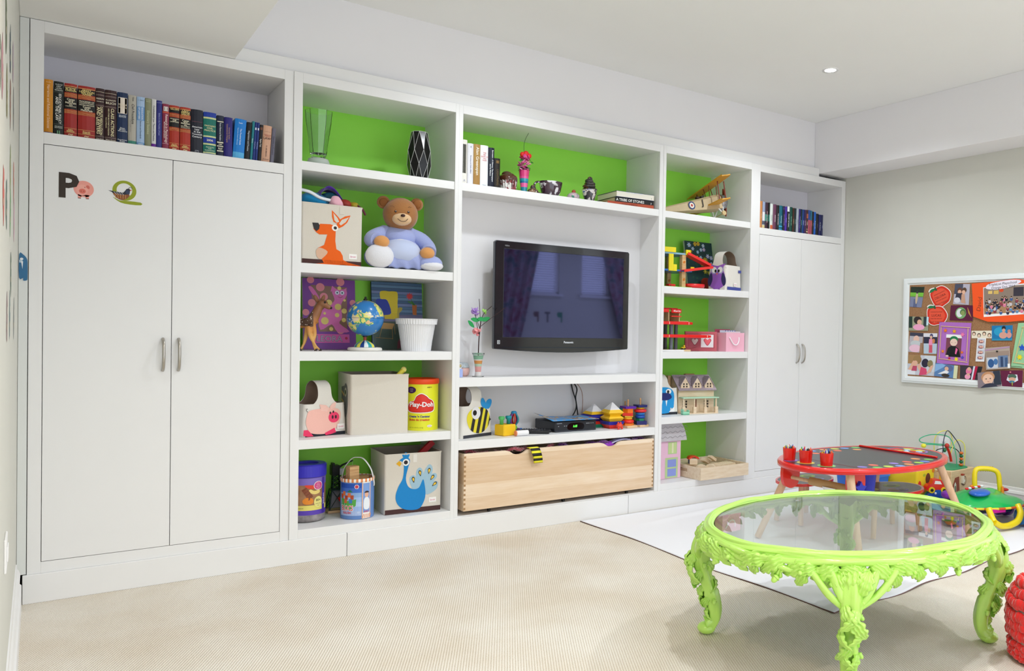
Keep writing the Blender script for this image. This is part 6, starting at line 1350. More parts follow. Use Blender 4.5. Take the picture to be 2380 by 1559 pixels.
m = MB(T(.0835, .0, 0) @ Mx(((0, 0, 1, 0), (1, 0, 0, 0), (0, 1, 0, 0), (0, 0, 0, 1)))); m.rect(-.095, .095, .003, .026, .001, FELT('2a3c98')); m.rect(.055, .095, .135, .155, .001, FELT('2a3c98')); lab(m.build('blue_trim', t), 'blue felt trim on the long side')

# ------------------------------------------------------------------ third shelf: red garage, pink boxes
t = thing('parking_garage', 'red and wood toy parking garage on the third shelf of the right tower', 'toy garage', (3.62, .19, Z3), 0)
RG_ = mat('e81414', .3, coat=.4); GP = mat('686c78', .5); WD2 = wood('e8cfa4', 'd8b888')
m = MB(); m.box(-.155, .16, -.12, .12, 0, .012, WD2, .001); m.box(-.155, .085, -.135, -.121, 0, .012, mat('ececec', .4), .001); m.build('base', t)
for z, x1, x2 in ((.112, .345, .1), (.204, .165, .165)):
    d = MB().box(-.155, x2, -.12, .12, z-.012, z-.002, WD2).build('deck', t)
    g_ = MB(); g_.box(-.155, x1-.025, -.138, -.124, z-.014, z+.008, RG_, .003); g_.box(x1-.025, x1, -.134, -.110, z-.012, z+.006, RG_, .004)
    if x1 > .2: g_.box(x2, x1-.01, -.122, -.055, z-.010, z-.004, RG_, .001); g_.box(x2, x1-.01, -.055, -.049, z-.012, z+.006, RG_, .001)
    for x in (-.06, x1-.045): g_.box(x, x+.004, -.1385, -.1375, z-.012, z+.006, mat('f4d8d0', .4))
    lab(g_.build('red_guard_rail', d), 'glossy red guard rail')
MB().box(.10, .235, .0, .12, .213, .220, WD2).build('landing_deck', t)
for x, y in ((-.10, -.10), (-.01, -.10), (.10, -.02), (-.10, .10), (.10, .10)):
    MB().cyl(.014, .012, .1, GP, 16, X=T(x, y, 0)).cyl(.014, .110, .192, GP, 16, X=T(x, y, 0)).build('pillar', t)
MB().cyl(.014, .202, .292, GP, 16, X=T(-.10, -.10, 0)).build('pillar', t)
m = MB(); m.box(-.14, -.12, -.09, .09, .202, .285, WD2); m.box(-.03, -.022, -.09, .09, .202, .285, WD2); m.box(-.03, .075, .08, .088, .202, .285, WD2); m.box(.068, .076, -.09, .088, .202, .285, WD2); lab(m.build('top_house_walls', t), 'plain wooden walls of the top house')
m = MB(); m.box(-.155, -.05, -.125, -.10, .275, .300, RG_, .004); m.box(-.155, .05, -.10, .09, .300, .308, mat('c02020', .3), .002); lab(m.build('red_roof', t), 'red roof')
m = MB(); m.box(-.02, .072, -.118, -.100, .272, .302, RG_, .006); m.box(-.02, .072, -.114, -.095, .245, .252, RG_, .001); m.text('PlanCity', .018, 'f8e8e8', .030, .287, .1185, X=FRONT, bold=.02, shear=.2); m.prism(circ(-.002, .287, .004, .006, 10), .1185, .119, mat('f8e8e8', .4), X=FRONT); lab(m.build('sign_board', t), 'red sign board with white lettering')
lab(MB(T(.094, -.02, .245) @ FRONT).box(-.016, .030, -.04, .04, -.002, .004, WD2).tube([(.0, .02, .005), (.01, .0, .005), (.0, -.015, .005)], .0015, '402018', 5).build('shop_panel', t), 'wooden panel with a small dark figure print')
lab(MB().box(-.150, -.112, -.118, -.10, .012, .062, mat('f0e41c', .35), .002).box(-.145, -.137, -.115, -.105, .062, .09, WD2).build('yellow_lift', t), 'yellow lift car')
for x, y, c, lb_ in ((.118, -.085, 'e8c818', 'tiny yellow and black toy digger on the garage base'), (.02, .04, '302018', 'tiny dark toy vehicle under the garage deck')):
    v_ = thing('toy_vehicle', lb_, 'toy vehicle', (3.62+x, .19+y, Z3+.0125), -20); MB().box(-.016, .016, -.009, .009, .006, .018, mat(c, .4), .002).box(.0, .012, -.008, .008, .018, .032, mat(c, .4), .002).build('body', v_)
    for wx in (-.010, .010): MB().cyl(.006, -.010, .010, '141414', 12, X=T(wx, 0, .006) @ RX(90)).build('wheel_pair', v_)
t = thing('gift_box', 'dusty red card box with two framed hearts on the third shelf of the right tower', 'box', (3.988, .205, Z3), -35)
PKB = mat('c8606c', .6, noise_=.1, scale=200); MB().box(-.118, .118, -.060, -.005, 0, .145, PKB, .001).build('body', t)
m = MB(T(0, -.0605, 0) @ FRONT); m.rect(-.112, .100, .022, .128, .0004, 'a83848'); m.rect(-.108, .096, .026, .124, .0007, 'c86874'); m.rect(-.100, .0, .030, .120, .001, 'b04c5c'); m.rect(0, .092, .028, .122, .001, 'ece8ec')
m.flat(heart(-.046, .07, .030), .0014, '8a3444'); m.flat(heart(-.046, .071, .025), .0018, 'c8b8b4'); m.flat(heart(.048, .070, .030), .0014, 'b83048'); m.flat(heart(.048, .071, .0255), .0018, 'f06c78'); lab(m.build('heart_panel', t), 'printed panel with a grey and a red heart')
t = thing('gift_bag', 'pink paper gift bag with a white cord handle beside the heart box', 'bag', (4.172, .130, Z3), 0)
m = MB(); shell(m, [([(-.083, -.1), (.105, -.1), (.105, .09), (-.083, .09)], 0), ([(-.083, -.1), (.105, -.1), (.105, .09), (-.083, .09)], .14)], mat('f4b8cc', .5), None, .002, smooth=False); m.build('body', t)
lab(MB().tube(cr([(-.052, -.103, .108), (-.045, -.106, .095), (-.015, -.110, .055), (.02, -.110, .052), (.042, -.106, .08), (.045, -.103, .108)], 5, False), .0045, mat('f6f0f4', .7), 8).build('cord_handle', t), 'white cord handle')
for k, (c, lb_) in enumerate((('c05070', 'dark pink card at the back of the gift bag'), ('d8d8e8', 'striped white and blue card in the gift bag'), ('e8d8e0', 'pale pink card at the front of the gift bag'))):
    m = MB(); m.box(-.072, .085, -.001, .001, 0, .163-.008*k, mat(c, .5)); 
    if k == 1:
        for j in range(5): m.box(-.02+j*.024, -.008+j*.024, -.0016, -.001, .12, .153, mat('3058b0', .5))
    tag(m.build('greeting_card', None, (4.172, .165-.055*k, Z3+.003)), lb_, 'card', 'cards in the gift bag')

# ------------------------------------------------------------------ fourth shelf: walrus caddy and wooden doll house
def walrus(d, w_, h):
    BW_ = FELT('1f9ade')
    d.flat(cr([(-.075, .012), (-.082, .06), (-.084, .12), (-.075, .165), (-.045, .19), (-.0, .196), (.045, .19), (.078, .165), (.086, .12), (.082, .06), (.08, .03), (.055, .05), (.04, .012)], 3), .001, BW_)
    d.flat(cr([(-.062, .125), (-.05, .105), (-.01, .103), (.03, .103), (.064, .12), (.05, .148), (.02, .155), (-.03, .152)], 3), .0016, FELT('222c74'))
    for k in (-1, 1):
        d.flat(circ(k*.038, .165, .023, .019, 16), .0014, 'f2f2f2'); d.flat(circ(k*.034, .163, .010, .012, 12), .002, '14100e')
        d.flat([(k*.012, .104), (k*.028, .104), (k*.020, .058)], .0014, 'f4f4f4')
        d.flat([(k*.04, .018), (k*.085, .055), (k*.088, .018)], .0014, 'f4f4f4')
    return 'walrus_applique', 'blue felt walrus with white tusks'
caddy('canvas caddy with a blue walrus cut off by the stile', (3.610, .22, .6302), -8, .25, .16, .19, .285, .07, walrus)
tag(MB().box(-.028, .028, -.018, .018, .006, .022, mat('9ad8b8', .4), .003).box(-.028, -.02, -.018, .018, .022, .04, mat('9ad8b8', .4), .002).box(.02, .028, -.018, .018, .022, .034, mat('9ad8b8', .4), .002).box(-.026, .026, -.016, .016, 0, .006, mat('68b090', .4)).build('doll_sofa', None, (3.738, .070, .6301), -10), 'tiny mint green doll armchair beside the walrus caddy', 'doll furniture')
t = thing('doll_house', 'wooden doll house with three gables and a mint green porch roof', 'doll house', (3.92, .23, .6302), -12)
HW = wood('ecd9c0', 'dfc4a2', (3, 20, 20), .6)
m = MB(); m.box(-.150, .150, -.095, .10, 0, .185, HW); m.prism([(-.095, .185), (.10, .185), (.10, .20), (.012, .268), (.0, .268)], -.150, .150, HW, X=Mx(((0, 0, 1, 0), (1, 0, 0, 0), (0, 1, 0, 0), (0, 0, 0, 1)))); m.build('walls', t)
m = MB(); RF = mat('c3b0bc', .7, noise_=.5, scale=90)
m.prism([(0, .268), (0, .276), (-.122, .172), (-.118, .165)], -.158, .158, RF, X=Mx(((0, 0, 1, 0), (1, 0, 0, 0), (0, 1, 0, 0), (0, 0, 0, 1)))); lab(m.build('roof', t), 'speckled mauve shingled roof')
for x in (-.10, 0, .10):
    m = MB(T(x, -.108, 0) @ FRONT); m.prism([(-.036, .165), (.036, .165), (.036, .205), (0, .262), (-.036, .205)], -.07, .0, HW)
    for a in (-.012, .012):
        for b_ in (.178, .196, .214): m.rect(a-.006, a+.006, b_-.006, b_+.006, .0005, mat('3c3028', .6))
    g_ = m.build('gable', t)
    m = MB(T(x, -.108, 0) @ FRONT)
    for s_ in (-1, 1): m.prism([(s_*.0, .2645), (s_*.042, .200), (s_*.042, .206), (0, .2705)], -.075, .006, RF)
    lab(m.build('gable_roof', g_), 'mauve gable roof')
lab(MB().box(-.145, .155, -.165, -.096, .112, .120, mat('b4dcc0', .5), .001, X=T(0, 0, 0)).build('porch_roof', t), 'mint green porch roof')
lab(MB().box(-.150, .150, -.165, -.0955, 0, .006, HW, .001).build('porch_floor', t), 'porch floor')
for x in (-.135, -.045, .045, .138): MB().box(x-.012, x+.012, -.162, -.138, .006, .05, HW, .001).cyl(.006, .05, .112, HW, 10, X=T(x, -.15, 0)).build('porch_post', t)
m = MB(T(0, -.0955, 0) @ FRONT)
for x in (-.095, .085):
    for a in (-.012, .012):
        for b_ in (.045, .065, .085): m.rect(x+a-.007, x+a+.007, b_-.007, b_+.007, .0005, mat('3c3028', .6))
m.rect(-.012, .004, .0, .10, .0005, mat('8a5c48', .6)); lab(m.build('window_openings', t), 'dark window and door openings')
lab(MB().box(-.03, .05, .02, .05, .268, .282, wood('c89870', 'a87850'), .003).build('ridge_piece', t), 'wooden piece lying on the ridge')
tag(MB().box(-.012, .012, -.08, .08, 0, .27, wood('d8b48c', 'c09a70'), .001).build('wooden_board', None, (3.752, .350, .6302), 0), 'upright wooden board behind the doll house, left side', 'board')
# ------------------------------------------------------------------ bottom shelf: pink house and block tray
t = thing('pink_toy_house', 'tall pink painted toy house with a grey scalloped roof at the stile', 'toy house', (3.615, .225, .1702), 0)
MB().box(-.15, .135, -.10, .10, 0, .285, mat('f0c4dc', .6, noise_=.06), .001).build('walls', t)
m = MB(); m.prism(cr([(-.152, .272), (-.150, .33), (-.145, .38), (-.13, .405)], 3, False)+cr([(.115, .405), (.14, .375), (.162, .325), (.175, .272)], 3, False), -.125, .12, mat('cfcbd0', .7, noise_=.15), X=FRONT)
for zz in (.300, .335, .37):
    m.tube(cr([(-.148+.322*k/14, zz+(.008 if k % 2 else -.004), .1265) for k in range(15)], 3, False), .0012, '9a969c', 4, X=FRONT)
lab(m.build('roof', t), 'pale grey scalloped roof')
m = MB(T(0, -.1005, 0) @ FRONT); GN = mat('bcd49c', .6)
m.rect(.015, .098, .175, .262, .0005, GN); m.rect(.022, .050, .182, .255, .0009, 'c8dc98'); m.rect(.050, .066, .182, .255, .001, 'e4e4c0'); m.rect(.066, .09, .182, .255, .0009, 'c8dc98')
m.rect(-.010, .108, .004, .150, .0005, GN); m.rect(.012, .092, .082, .136, .001, '8c9ce0'); m.rect(.012, .092, .016, .070, .001, '8c9ce0'); m.rect(-.15, -.06, .19, .25, .0006, GN); m.rect(-.07, -.055, .03, .06, .0006, '8898c0')
lab(m.build('painted_windows', t), 'painted green framed windows and blue door panes')
t = thing('block_tray', 'shallow pale wooden tray with a slot handle full of wooden blocks', 'tray', (4.022, .145, .1703), 0)
TW = wood('ecdcc4', 'dcc4a4', (3, 18, 18), .6); m = MB(); w_, d_, h_ = .237, .205, .088
m.box(-w_, w_, -d_, -d_+.010, 0, h_, TW, .001); m.box(-w_, w_, d_-.010, d_, 0, h_, TW, .001); m.box(w_-.010, w_, -d_+.0105, d_-.0105, 0, h_, TW, .001)
m.box(-w_, -w_+.010, -d_+.0105, -.055, 0, h_, TW); m.box(-w_, -w_+.010, .055, d_-.0105, 0, h_, TW); m.box(-w_, -w_+.010, -.055, .055, 0, .042, TW); m.box(-w_, -w_+.010, -.055, .055, .066, h_, TW); m.box(-w_+.0105, w_-.0105, -d_+.0105, d_-.0105, .002, .010, TW)
m.build('tray', t)
ZK = .1703+.011
BWD = wood('f0e0c8', 'e2c8a4', (3, 25, 25), .6); BG = 'wooden blocks in the tray'
def blk(name, fn, loc, rot, label, cat='block'):
    m = MB(); fn(m); o = m.build(name, None, loc); o.rotation_euler = tuple(R(a) for a in rot); return tag(o, label, cat, BG)
for k in range(6): blk('wooden_plank', lambda m: m.box(-.075, .075, -.011, .011, 0, .020, BWD, .001), (3.875, .31-.027*k, ZK+.050), (0, 0, 3), ['plank block at the back left of the tray', 'second plank block from the back left of the tray', 'third plank block from the back left of the tray', 'fourth plank block from the back left of the tray', 'fifth plank block from the back left of the tray', 'front one of the six left plank blocks in the tray'][k])
blk('wooden_support_block', lambda m: m.box(-.10, .10, -.13, .13, 0, .048, BWD, .001), (3.900, .202, ZK), (0, 0, 0), 'lowest layer of pale blocks under the left planks')
blk('wooden_support_block', lambda m: m.box(-.10, .10, -.13, .13, 0, .040, BWD, .001), (4.13, .17, ZK), (0, 0, 0), 'lowest layer of pale blocks under the right cylinders')
for k in range(8): blk('wooden_cylinder', lambda m: m.cyl(.0122, -.05, .05, BWD, 14, X=RX(90)), (4.045+.026*k, .06+.006*k, ZK+.055), (0, 0, -4), '%s round rod block from the left in the tray' % ['first', 'second', 'third', 'fourth', 'fifth', 'sixth', 'seventh', 'last'][k])
blk('wooden_arch', lambda m: m.prism([(-.045, 0)]+circ(0, 0, .045, .042, 14, 180, 0)+[(.045, 0)], -.015, .015, BWD, X=FRONT), (3.86, .02, ZK+.047), (0, 0, -18), 'rounded half circle block at the front left of the tray')
blk('wooden_arch', lambda m: m.prism([(-.045, 0)]+circ(0, 0, .045, .042, 14, 180, 0)+[(.045, 0)], -.011, .011, BWD, X=FRONT), (3.925, -.005, ZK+.047), (0, 0, -58), 'second half circle block leaning behind the first in the tray')
blk('wooden_wedge', lambda m: m.prism([(0, 0), (.12, 0), (.12, .028), (.02, .028)], -.018, .018, BWD, X=FRONT), (3.965, .13, ZK+.092), (0, 20, 25), 'long wedge block tilted in the middle of the tray')
blk('wooden_wedge', lambda m: m.prism([(0, 0), (.11, 0), (.11, .020), (.02, .020)], -.014, .014, BWD, X=FRONT), (4.01, .11, ZK+.118), (0, 24, 20), 'second wedge block lying on the tilted one in the tray')
blk('wooden_wedge', lambda m: m.prism([(0, 0), (.09, .035), (.10, 0)], -.012, .012, BWD, X=FRONT), (4.10, .26, ZK+.055), (0, 0, 8), 'thin triangular block at the back right of the tray')
blk('wooden_wedge', lambda m: m.prism([(0, 0), (.07, 0), (.07, .02), (.0, .035)], -.02, .02, BWD, X=FRONT), (3.975, .045, ZK+.044), (0, 0, -10), 'pale slanted block at the front middle of the tray')
t = thing('little_house_block', 'small toy house block with a curved red roof in the tray', 'toy house', (3.878, .135, ZK+.072), -25); t['group'] = BG
MB().box(-.03, .03, -.022, .022, 0, .045, BWD, .001).build('walls', t); lab(MB(T(-.0305, 0, 0)).box(-.001, 0, -.018, .018, .004, .035, mat('2c4070', .5)).build('blue_door', t), 'blue door')
lab(MB().prism(cr([(-.042, .040), (-.03, .058), (0, .064), (.03, .058), (.042, .040)], 4, False)+[(.036, .040), (0, .0565), (-.036, .040)], -.028, .028, mat('dc3c20', .4), X=FRONT).build('roof', t), 'curved red roof')
# ------------------------------------------------------------------ recessed downlight in the ceiling
def downlight(x, y, z, label):
    t = thing('recessed_light', label, 'ceiling light', (x, y, z), 0, 'recessed ceiling lights')
    MB().lathe([(.036, -.002), (.052, -.004), (.054, -.0005)], mat('e8e8e8', .3), 28, caps=False).build('trim_ring', t)
    lab(MB().lathe([(0, -.0015), (.036, -.0015)], mat('ffffff', .5, emit=40.), 24, caps=False, X=SC(1, 1, 1)).build('lamp', t), 'glowing lamp face')
for i, (x, y, p_) in enumerate(LAMPS):
    downlight(x, y, ZC, ['bright recessed ceiling light nearest the right wall', 'recessed ceiling light in front of the television, above the picture', 'recessed ceiling light over the play tables, above the picture', 'recessed ceiling light in the middle of the room, above the picture', 'recessed ceiling light by the camera on the right', 'recessed ceiling light by the camera', 'recessed ceiling light beyond the right wall', 'recessed ceiling light by the rear windows'][i])

# ------------------------------------------------------------------ socket and cork board on the right wall
m = MB(T(XW, .925, .405) @ SIDEL); m = MB(T(XW, -.945, .41) @ SIDEL)
t = thing('wall_socket', 'white double wall socket behind the bead maze toy', 'socket', (XW, -.945, .41))
MB(SIDEL).box(-.045, .045, -.072, .072, .0, .006, mat('ecebf0', .4), .002).build('cover_plate', t)
m = MB(SIDEL); 
for z in (-.028, .028):
    m.box(-.018, .018, z-.017, z+.017, .006, .0075, mat('e4e3e8', .4)); 
    for x in (-.007, .006): m.box(x-.0012, x+.0012, z-.004, z+.008, .0075, .008, '303030')
m.build('outlets', t)
t = thing('cork_board', 'white framed cork board covered in snapshots on the right wall', 'notice board', (XW, -1.24, 1.267))
U0 = 1.24; Vc = 1.267
BX0, BX1, BZ0, BZ1 = .582, 1.90, .868, 1.667
def bf(u, v): return (u-U0, v-Vc)
crk, nt, b, tc = nodemat('cork', .9); nz = nt.nodes.new('ShaderNodeTexNoise'); nz.inputs['Scale'].default_value = 160; nz.inputs['Detail'].default_value = 4; nt.links.new(tc.outputs['Object'], nz.inputs['Vector'])
r_1 = ramp(nt, nz.outputs['Fac'], [(.3, '8a6040'), (.7, 'a8805a')]); nt.links.new(r_1.outputs[0], b.inputs['Base Color'])
MB(SIDEL).box(BX0+.03-U0, BX1-.03-U0, BZ0+.03-Vc, BZ1-.03-Vc, .001, .014, crk).build('cork_panel', t)
m = MB(SIDEL); FW = .052; x0, x1, z0, z1 = BX0-U0, BX1-U0, BZ0-Vc, BZ1-Vc; FRM = mat('e6ebec', .4)
PR = [(0, 0), (0, .018), (.003, .021), (.014, .021), (.016, .027), (.036, .027), (.040, .019), (.050, .017), (.052, .012)]
V = [q for d, h in PR for q in ((x0+d, z0+d, h), (x1-d, z0+d, h), (x1-d, z1-d, h), (x0+d, z1-d, h))]
m.add(V, [(4*j+i, 4*j+(i+1) % 4, 4*j+4+(i+1) % 4, 4*j+4+i) for j in range(len(PR)-1) for i in range(4)], FRM)
m.build('frame', t)
BSURF = .0145
wlev = [0]
def pinned(name, label, quad, bg, shapes=(), cat='photo', extra=None, group='snapshots on the cork board', lift=None):
    """a flat paper on the board; quad is TL, TR, BR, BL in board metres; shapes use 0..1 across and up"""
    wlev[0] += 1; w0 = (BSURF+.0012*(wlev[0] % 5)+.0006) if lift is None else lift
    cx = sum(q[0] for q in quad)/4; cy = sum(q[1] for q in quad)/4
    TL, TR, BR_, BL_ = quad
    def Q(a, b):
        t0 = ((BL_[0]+(BR_[0]-BL_[0])*a), (BL_[1]+(BR_[1]-BL_[1])*a)); t1 = ((TL[0]+(TR[0]-TL[0])*a), (TL[1]+(TR[1]-TL[1])*a))
        return (t0[0]+(t1[0]-t0[0])*b-cx, t0[1]+(t1[1]-t0[1])*b-cy)
    m = MB(SIDEL); m.prism([Q(0, 0), Q(1, 0), Q(1, 1), Q(0, 1)], 0, .0008, mat(bg, .35), side='e8e8e8')
    for k, s_ in enumerate(shapes):
        wz = .001+.00018*k
        if s_[0] == 'e': _, a, b, ra, rb, c = s_; m.flat([Q(min(1, max(0, a+ra*cos(R(g)))), min(1, max(0, b+rb*sin(R(g))))) for g in range(0, 360, 24)], wz, mat(c, .35))
        elif s_[0] == 'r': _, a0, a1, b0, b1, c = s_; m.flat([Q(a0, b0), Q(a1, b0), Q(a1, b1), Q(a0, b1)], wz, mat(c, .35))
        else: _, pts, c = s_; m.flat([Q(*p) for p in pts], wz, mat(c, .35))
    if extra: extra(m, Q)
    return tag(m.build(name, None, (XW-w0, -cx, cy)), label, cat, group)
SK = 'e2b49a'
def person_(cx, top, s_, shirt, hair, skin=SK): return [('p', [(cx-.2*s_, top-1.0*s_), (cx+.2*s_, top-1.0*s_), (cx+.16*s_, top-.45*s_), (cx+.06*s_, top-.36*s_), (cx-.06*s_, top-.36*s_), (cx-.16*s_, top-.45*s_)], shirt), ('e', cx, top-.16*s_, .115*s_, .17*s_, hair), ('e', cx, top-.21*s_, .085*s_, .14*s_, skin)]
pinned('snapshot', 'snapshot of a figure on a park path, top left of the cork board', [(.645, 1.603), (.762, 1.598), (.740, 1.443), (.637, 1.450)], '6a9440', [('r', 0, 1, .7, 1, '1c2c20'), ('r', 0, 1, .55, .72, '78c040'), ('r', 0, 1, 0, .5, '7c84a4'), ('r', .3, .6, .0, .4, '5a6488'), ('e', .52, .45, .09, .30, 'c8b498'), ('e', .52, .74, .1, .07, '303438')])
apple = [(.0, .86), (.35, .98), (.72, .95), (.97, .65), (1.0, .4), (.82, .12), (.5, .03), (.3, .0), (.08, .12), (-.02, .45)]
def applecard(label, c0, sx_, sz_, rot, txt, lift):
    m = MB(SIDEL @ RZ(rot)); P_ = lambda k, f: cr([((a-.48)*sx_*f, (b-.48)*sz_*f) for a, b in k], 4)
    m.prism(P_(apple, 1.07), 0, .0008, 'f2ece8', side='f2ece8'); m.flat(P_(apple, 1.), .0012, mat('d8301c', .4)); m.flat(P_(apple, .80), .0016, mat('e8553a', .4))
    LF = [(-.16, .52), (-.38, .55), (-.50, .44), (-.36, .40), (-.18, .44)]
    m.prism(cr([(a*sx_*1.1, b*sz_*1.08+.002) for a, b in LF], 3), -.0002, .0006, 'f2ece8'); m.flat(cr([(a*sx_, b*sz_) for a, b in LF], 3), .0013, mat('1c7a48', .4)); m.flat([(a*sx_, b*sz_) for a, b in [(-.16, .38), (-.06, .38), (-.10, .56), (-.18, .56)]], .002, mat('2c5c38', .4))
    for k, s_ in enumerate(txt): m.text(s_, .026-.003*(k > 1), '70201c', -.004, .030-.025*k, .0022, bold=.0, fit=sx_*.62)
    return tag(m.build('apple_card', None, (XW-lift, -c0[0], c0[1])), label, 'card', 'apple cards on the cork board')
applecard('upper tilted red apple card on the cork board', (.900, 1.520), .150, .150, 22, ['CONGRATULATIONS', 'DELORA', 'HAVE THE GREATEST', 'DAY TODAY'], .017)
applecard('lower red apple card on the cork board', (.872, 1.378), .155, .140, 0, ['CONGRATULATIONS', 'LUCAS', 'HAVE THE GREATEST', 'DAY TODAY'], .0185)
pinned('snapshot', 'snapshot of two children in grey tones at the top of the cork board', [(1.012, 1.612), (1.126, 1.606), (1.121, 1.456), (.998, 1.464)], 'b8b4c4', [('r', 0, .55, .5, 1, '4c5064'), ('e', .35, .68, .17, .14, '6a4434'), ('e', .35, .60, .12, .11, SK), ('e', .66, .70, .15, .13, '5c4434'), ('e', .62, .6, .12, .10, SK), ('p', [(.1, .25), (.5, .2), (.55, .55), (.15, .55)], '3a3848'), ('p', [(.5, .1), (.8, .05), (.7, .5), (.5, .5)], 'c89c84'), ('e', .25, .2, .2, .14, 'd8d8e4')])
pinned('plum_card', 'plum card with a green framed picture under the grey snapshot', [(.982, 1.455), (1.155, 1.452), (1.155, 1.340), (.975, 1.346)], '5c1a3c', [('e', .47, .5, .24, .38, '7cac74'), ('e', .42, .5, .14, .28, 'e0e4e8'), ('e', .56, .55, .13, .20, '4c7444'), ('e', .56, .5, .09, .16, '8c9c5c'), ('p', [(.75, .9), (.8, .5), (.95, .2), (.85, .6)], 'c09048')], 'card', group='plum picture cards')
pinned('snapshot', 'snapshot of a girl in a pink dress overlapping the lower apple card', [(.637, 1.376), (.806, 1.371), (.802, 1.267), (.640, 1.267)], '9aa084', [('r', 0, .18, .2, 1, '18342c'), ('r', .75, .9, .3, 1, '2c3c40'), ('r', .9, 1, .4, 1, 'c4e4f0'), ('e', .45, .75, .2, .28, '2c2224'), ('e', .55, .60, .12, .2, SK), ('e', .52, .25, .30, .22, 'f0a8cc')], lift=.0210)
pinned('snapshot', 'snapshot of a sleeping baby at the left edge of the cork board', [(.647, 1.254), (.761, 1.249), (.747, 1.099), (.633, 1.105)], 'b8b4bc', [('r', 0, 1, .82, 1, '3a3c50'), ('e', .52, .68, .22, .18, 'e8c0b0'), ('e', .5, .45, .38, .16, 'c4ccd0'), ('e', .5, .2, .45, .2, 'ecc4d8'), ('r', .85, 1, 0, .5, 'a07c60')])
pinned('snapshot', 'snapshot of a child in pink holding a bear toy', [(.763, 1.249), (.878, 1.249), (.875, 1.096), (.768, 1.094)], '2a2c44', [('r', 0, 1, .82, 1, 'e0e0e8'), ('r', 0, 1, 0, .5, 'b8ccdc'), ('e', .58, .88, .12, .10, '4c4874'), ('e', .56, .80, .09, .08, SK), ('p', [(.38, .4), (.68, .4), (.66, .72), (.42, .72)], 'ec94bc'), ('e', .75, .62, .10, .12, 'd08450'), ('p', [(.4, .05), (.68, .05), (.66, .42), (.42, .42)], 'd0586c')])
def twok(m, Q): pass
pinned('snapshot', 'larger snapshot of two children with raised arms in the lower left corner', [(.637, 1.084), (.872, 1.080), (.859, .929), (.631, .931)], 'c8ccd8', [('r', 0, .45, .55, 1, 'a88458'), ('r', .6, 1, .2, 1, 'd4dce4'), ('r', 0, .3, 0, .25, 'e4e8f0'), ('e', .34, .76, .16, .22, '9c7c50'), ('e', .28, .58, .09, .14, SK), ('p', [(.02, .25), (.2, .22), (.3, .6), (.2, .72)], SK), ('p', [(.35, .45), (.5, .1), (.6, .15), (.45, .6)], SK), ('e', .64, .62, .13, .22, '28243c'), ('e', .82, .6, .10, .18, '8c8058'), ('p', [(.15, .2), (.35, .2), (.35, .45), (.2, .45)], 'c04c6c'), ('p', [(.45, .0), (.75, .05), (.7, .35), (.5, .42)], 'd84c74'), ('p', [(.7, .05), (.88, .2), (.95, .55), (.85, .5)], SK)], lift=.0165)
def pcard(m, Q):
    WS = mat('e4c48c', .6)
    for a, b in (((.07, .90), (.97, .885)), ((.06, .12), (.96, .07)), ((.08, .14), (.075, .88)), ((.93, .10), (.915, .87))):
        p, q = Q(*a), Q(*b); m.rod((p[0], p[1], .0035), (q[0], q[1], .0035), .0028, WS, 6)
    for a, b, r_, c, f in ((.22, .80, .017, 'f08020', star), (.50, .79, .018, 'f0b018', star), (.76, .72, .017, 'f080b0', flower2), (.18, .30, .016, 'f09020', star), (.78, .30, .013, 'f07818', star), (.80, .18, .014, '5048c0', star), (.62, .13, .017, 'f0e020', flower2), (.40, .14, .012, 'd02828', star)):
        p = Q(a, b); m.prism(f(p[0], p[1], r_), .0035, .005, mat(c, .5))
pinned('purple_craft_card', 'purple craft card with stick frame, stars and a child portrait', [(.894, 1.334), (1.146, 1.326), (1.132, 1.021), (.879, 1.026)], 'b070c4', [('r', .26, .74, .18, .68, '7c4454'), ('r', .25, .74, .63, .71, 'f4f4f4'), ('e', .50, .60, .13, .075, '208050'), ('e', .50, .525, .115, .09, 'eccfc0'), ('e', .44, .52, .01, .007, '403430'), ('e', .55, .52, .01, .007, '403430'), ('p', [(.27, .18), (.74, .18), (.66, .38), (.55, .44), (.42, .44), (.33, .38)], '101418'), ('p', [(.58, .40), (.64, .36), (.6, .24), (.56, .26)], 'f06ca8'), ('e', .32, .195, .05, .02, 'eccfc0')], 'craft card', pcard, 'stick framed craft cards', lift=.0195)
pinned('snapshot', 'snapshot of a child lying on a blue blanket below the purple craft card', [(.873, 1.029), (1.052, 1.015), (1.045, .921), (.862, .931)], '5c84b8', [('p', [(0, .3), (.5, .9), (.3, 1), (0, .9)], '88b4e4'), ('r', .84, 1, 0, 1, 'd8dcb4'), ('e', .60, .72, .2, .26, '5c6c98'), ('e', .52, .66, .09, .16, SK), ('p', [(.15, .2), (.5, .55), (.65, .45), (.55, .25)], 'eceef2'), ('e', .5, .15, .18, .14, '3c3430')], lift=.0225)
pinned('snapshot', 'snapshot of twin girls in pink beside a red curtain', [(1.065, 1.018), (1.235, 1.017), (1.207, .919), (1.065, .922)], '3c3440', [('e', .42, .62, .14, .26, 'e878a4'), ('e', .42, .78, .08, .13, SK), ('e', .40, .2, .15, .2, 'f0a0c0'), ('e', .42, .36, .07, .1, SK), ('r', .6, .68, 0, 1, 'd8e0f0'), ('r', .68, .8, 0, 1, 'b81c48'), ('r', .8, 1, .3, 1, '202428')])
faces = [('e', .12+.25*k, .5+.1*(-1)**k, .09, .28, ['5c4030', '40342c', '4c3828', '604838'][k]) for k in range(4)]+[('e', .12+.25*k, .45+.1*(-1)**k, .06, .20, 'ecd0b8') for k in range(4)]
pinned('photo_strip', 'horizontal sepia photo booth strip on the cork board', [(1.146, 1.270), (1.300, 1.273), (1.300, 1.219), (1.148, 1.217)], 'ece4d0', faces, group='photo booth strips')
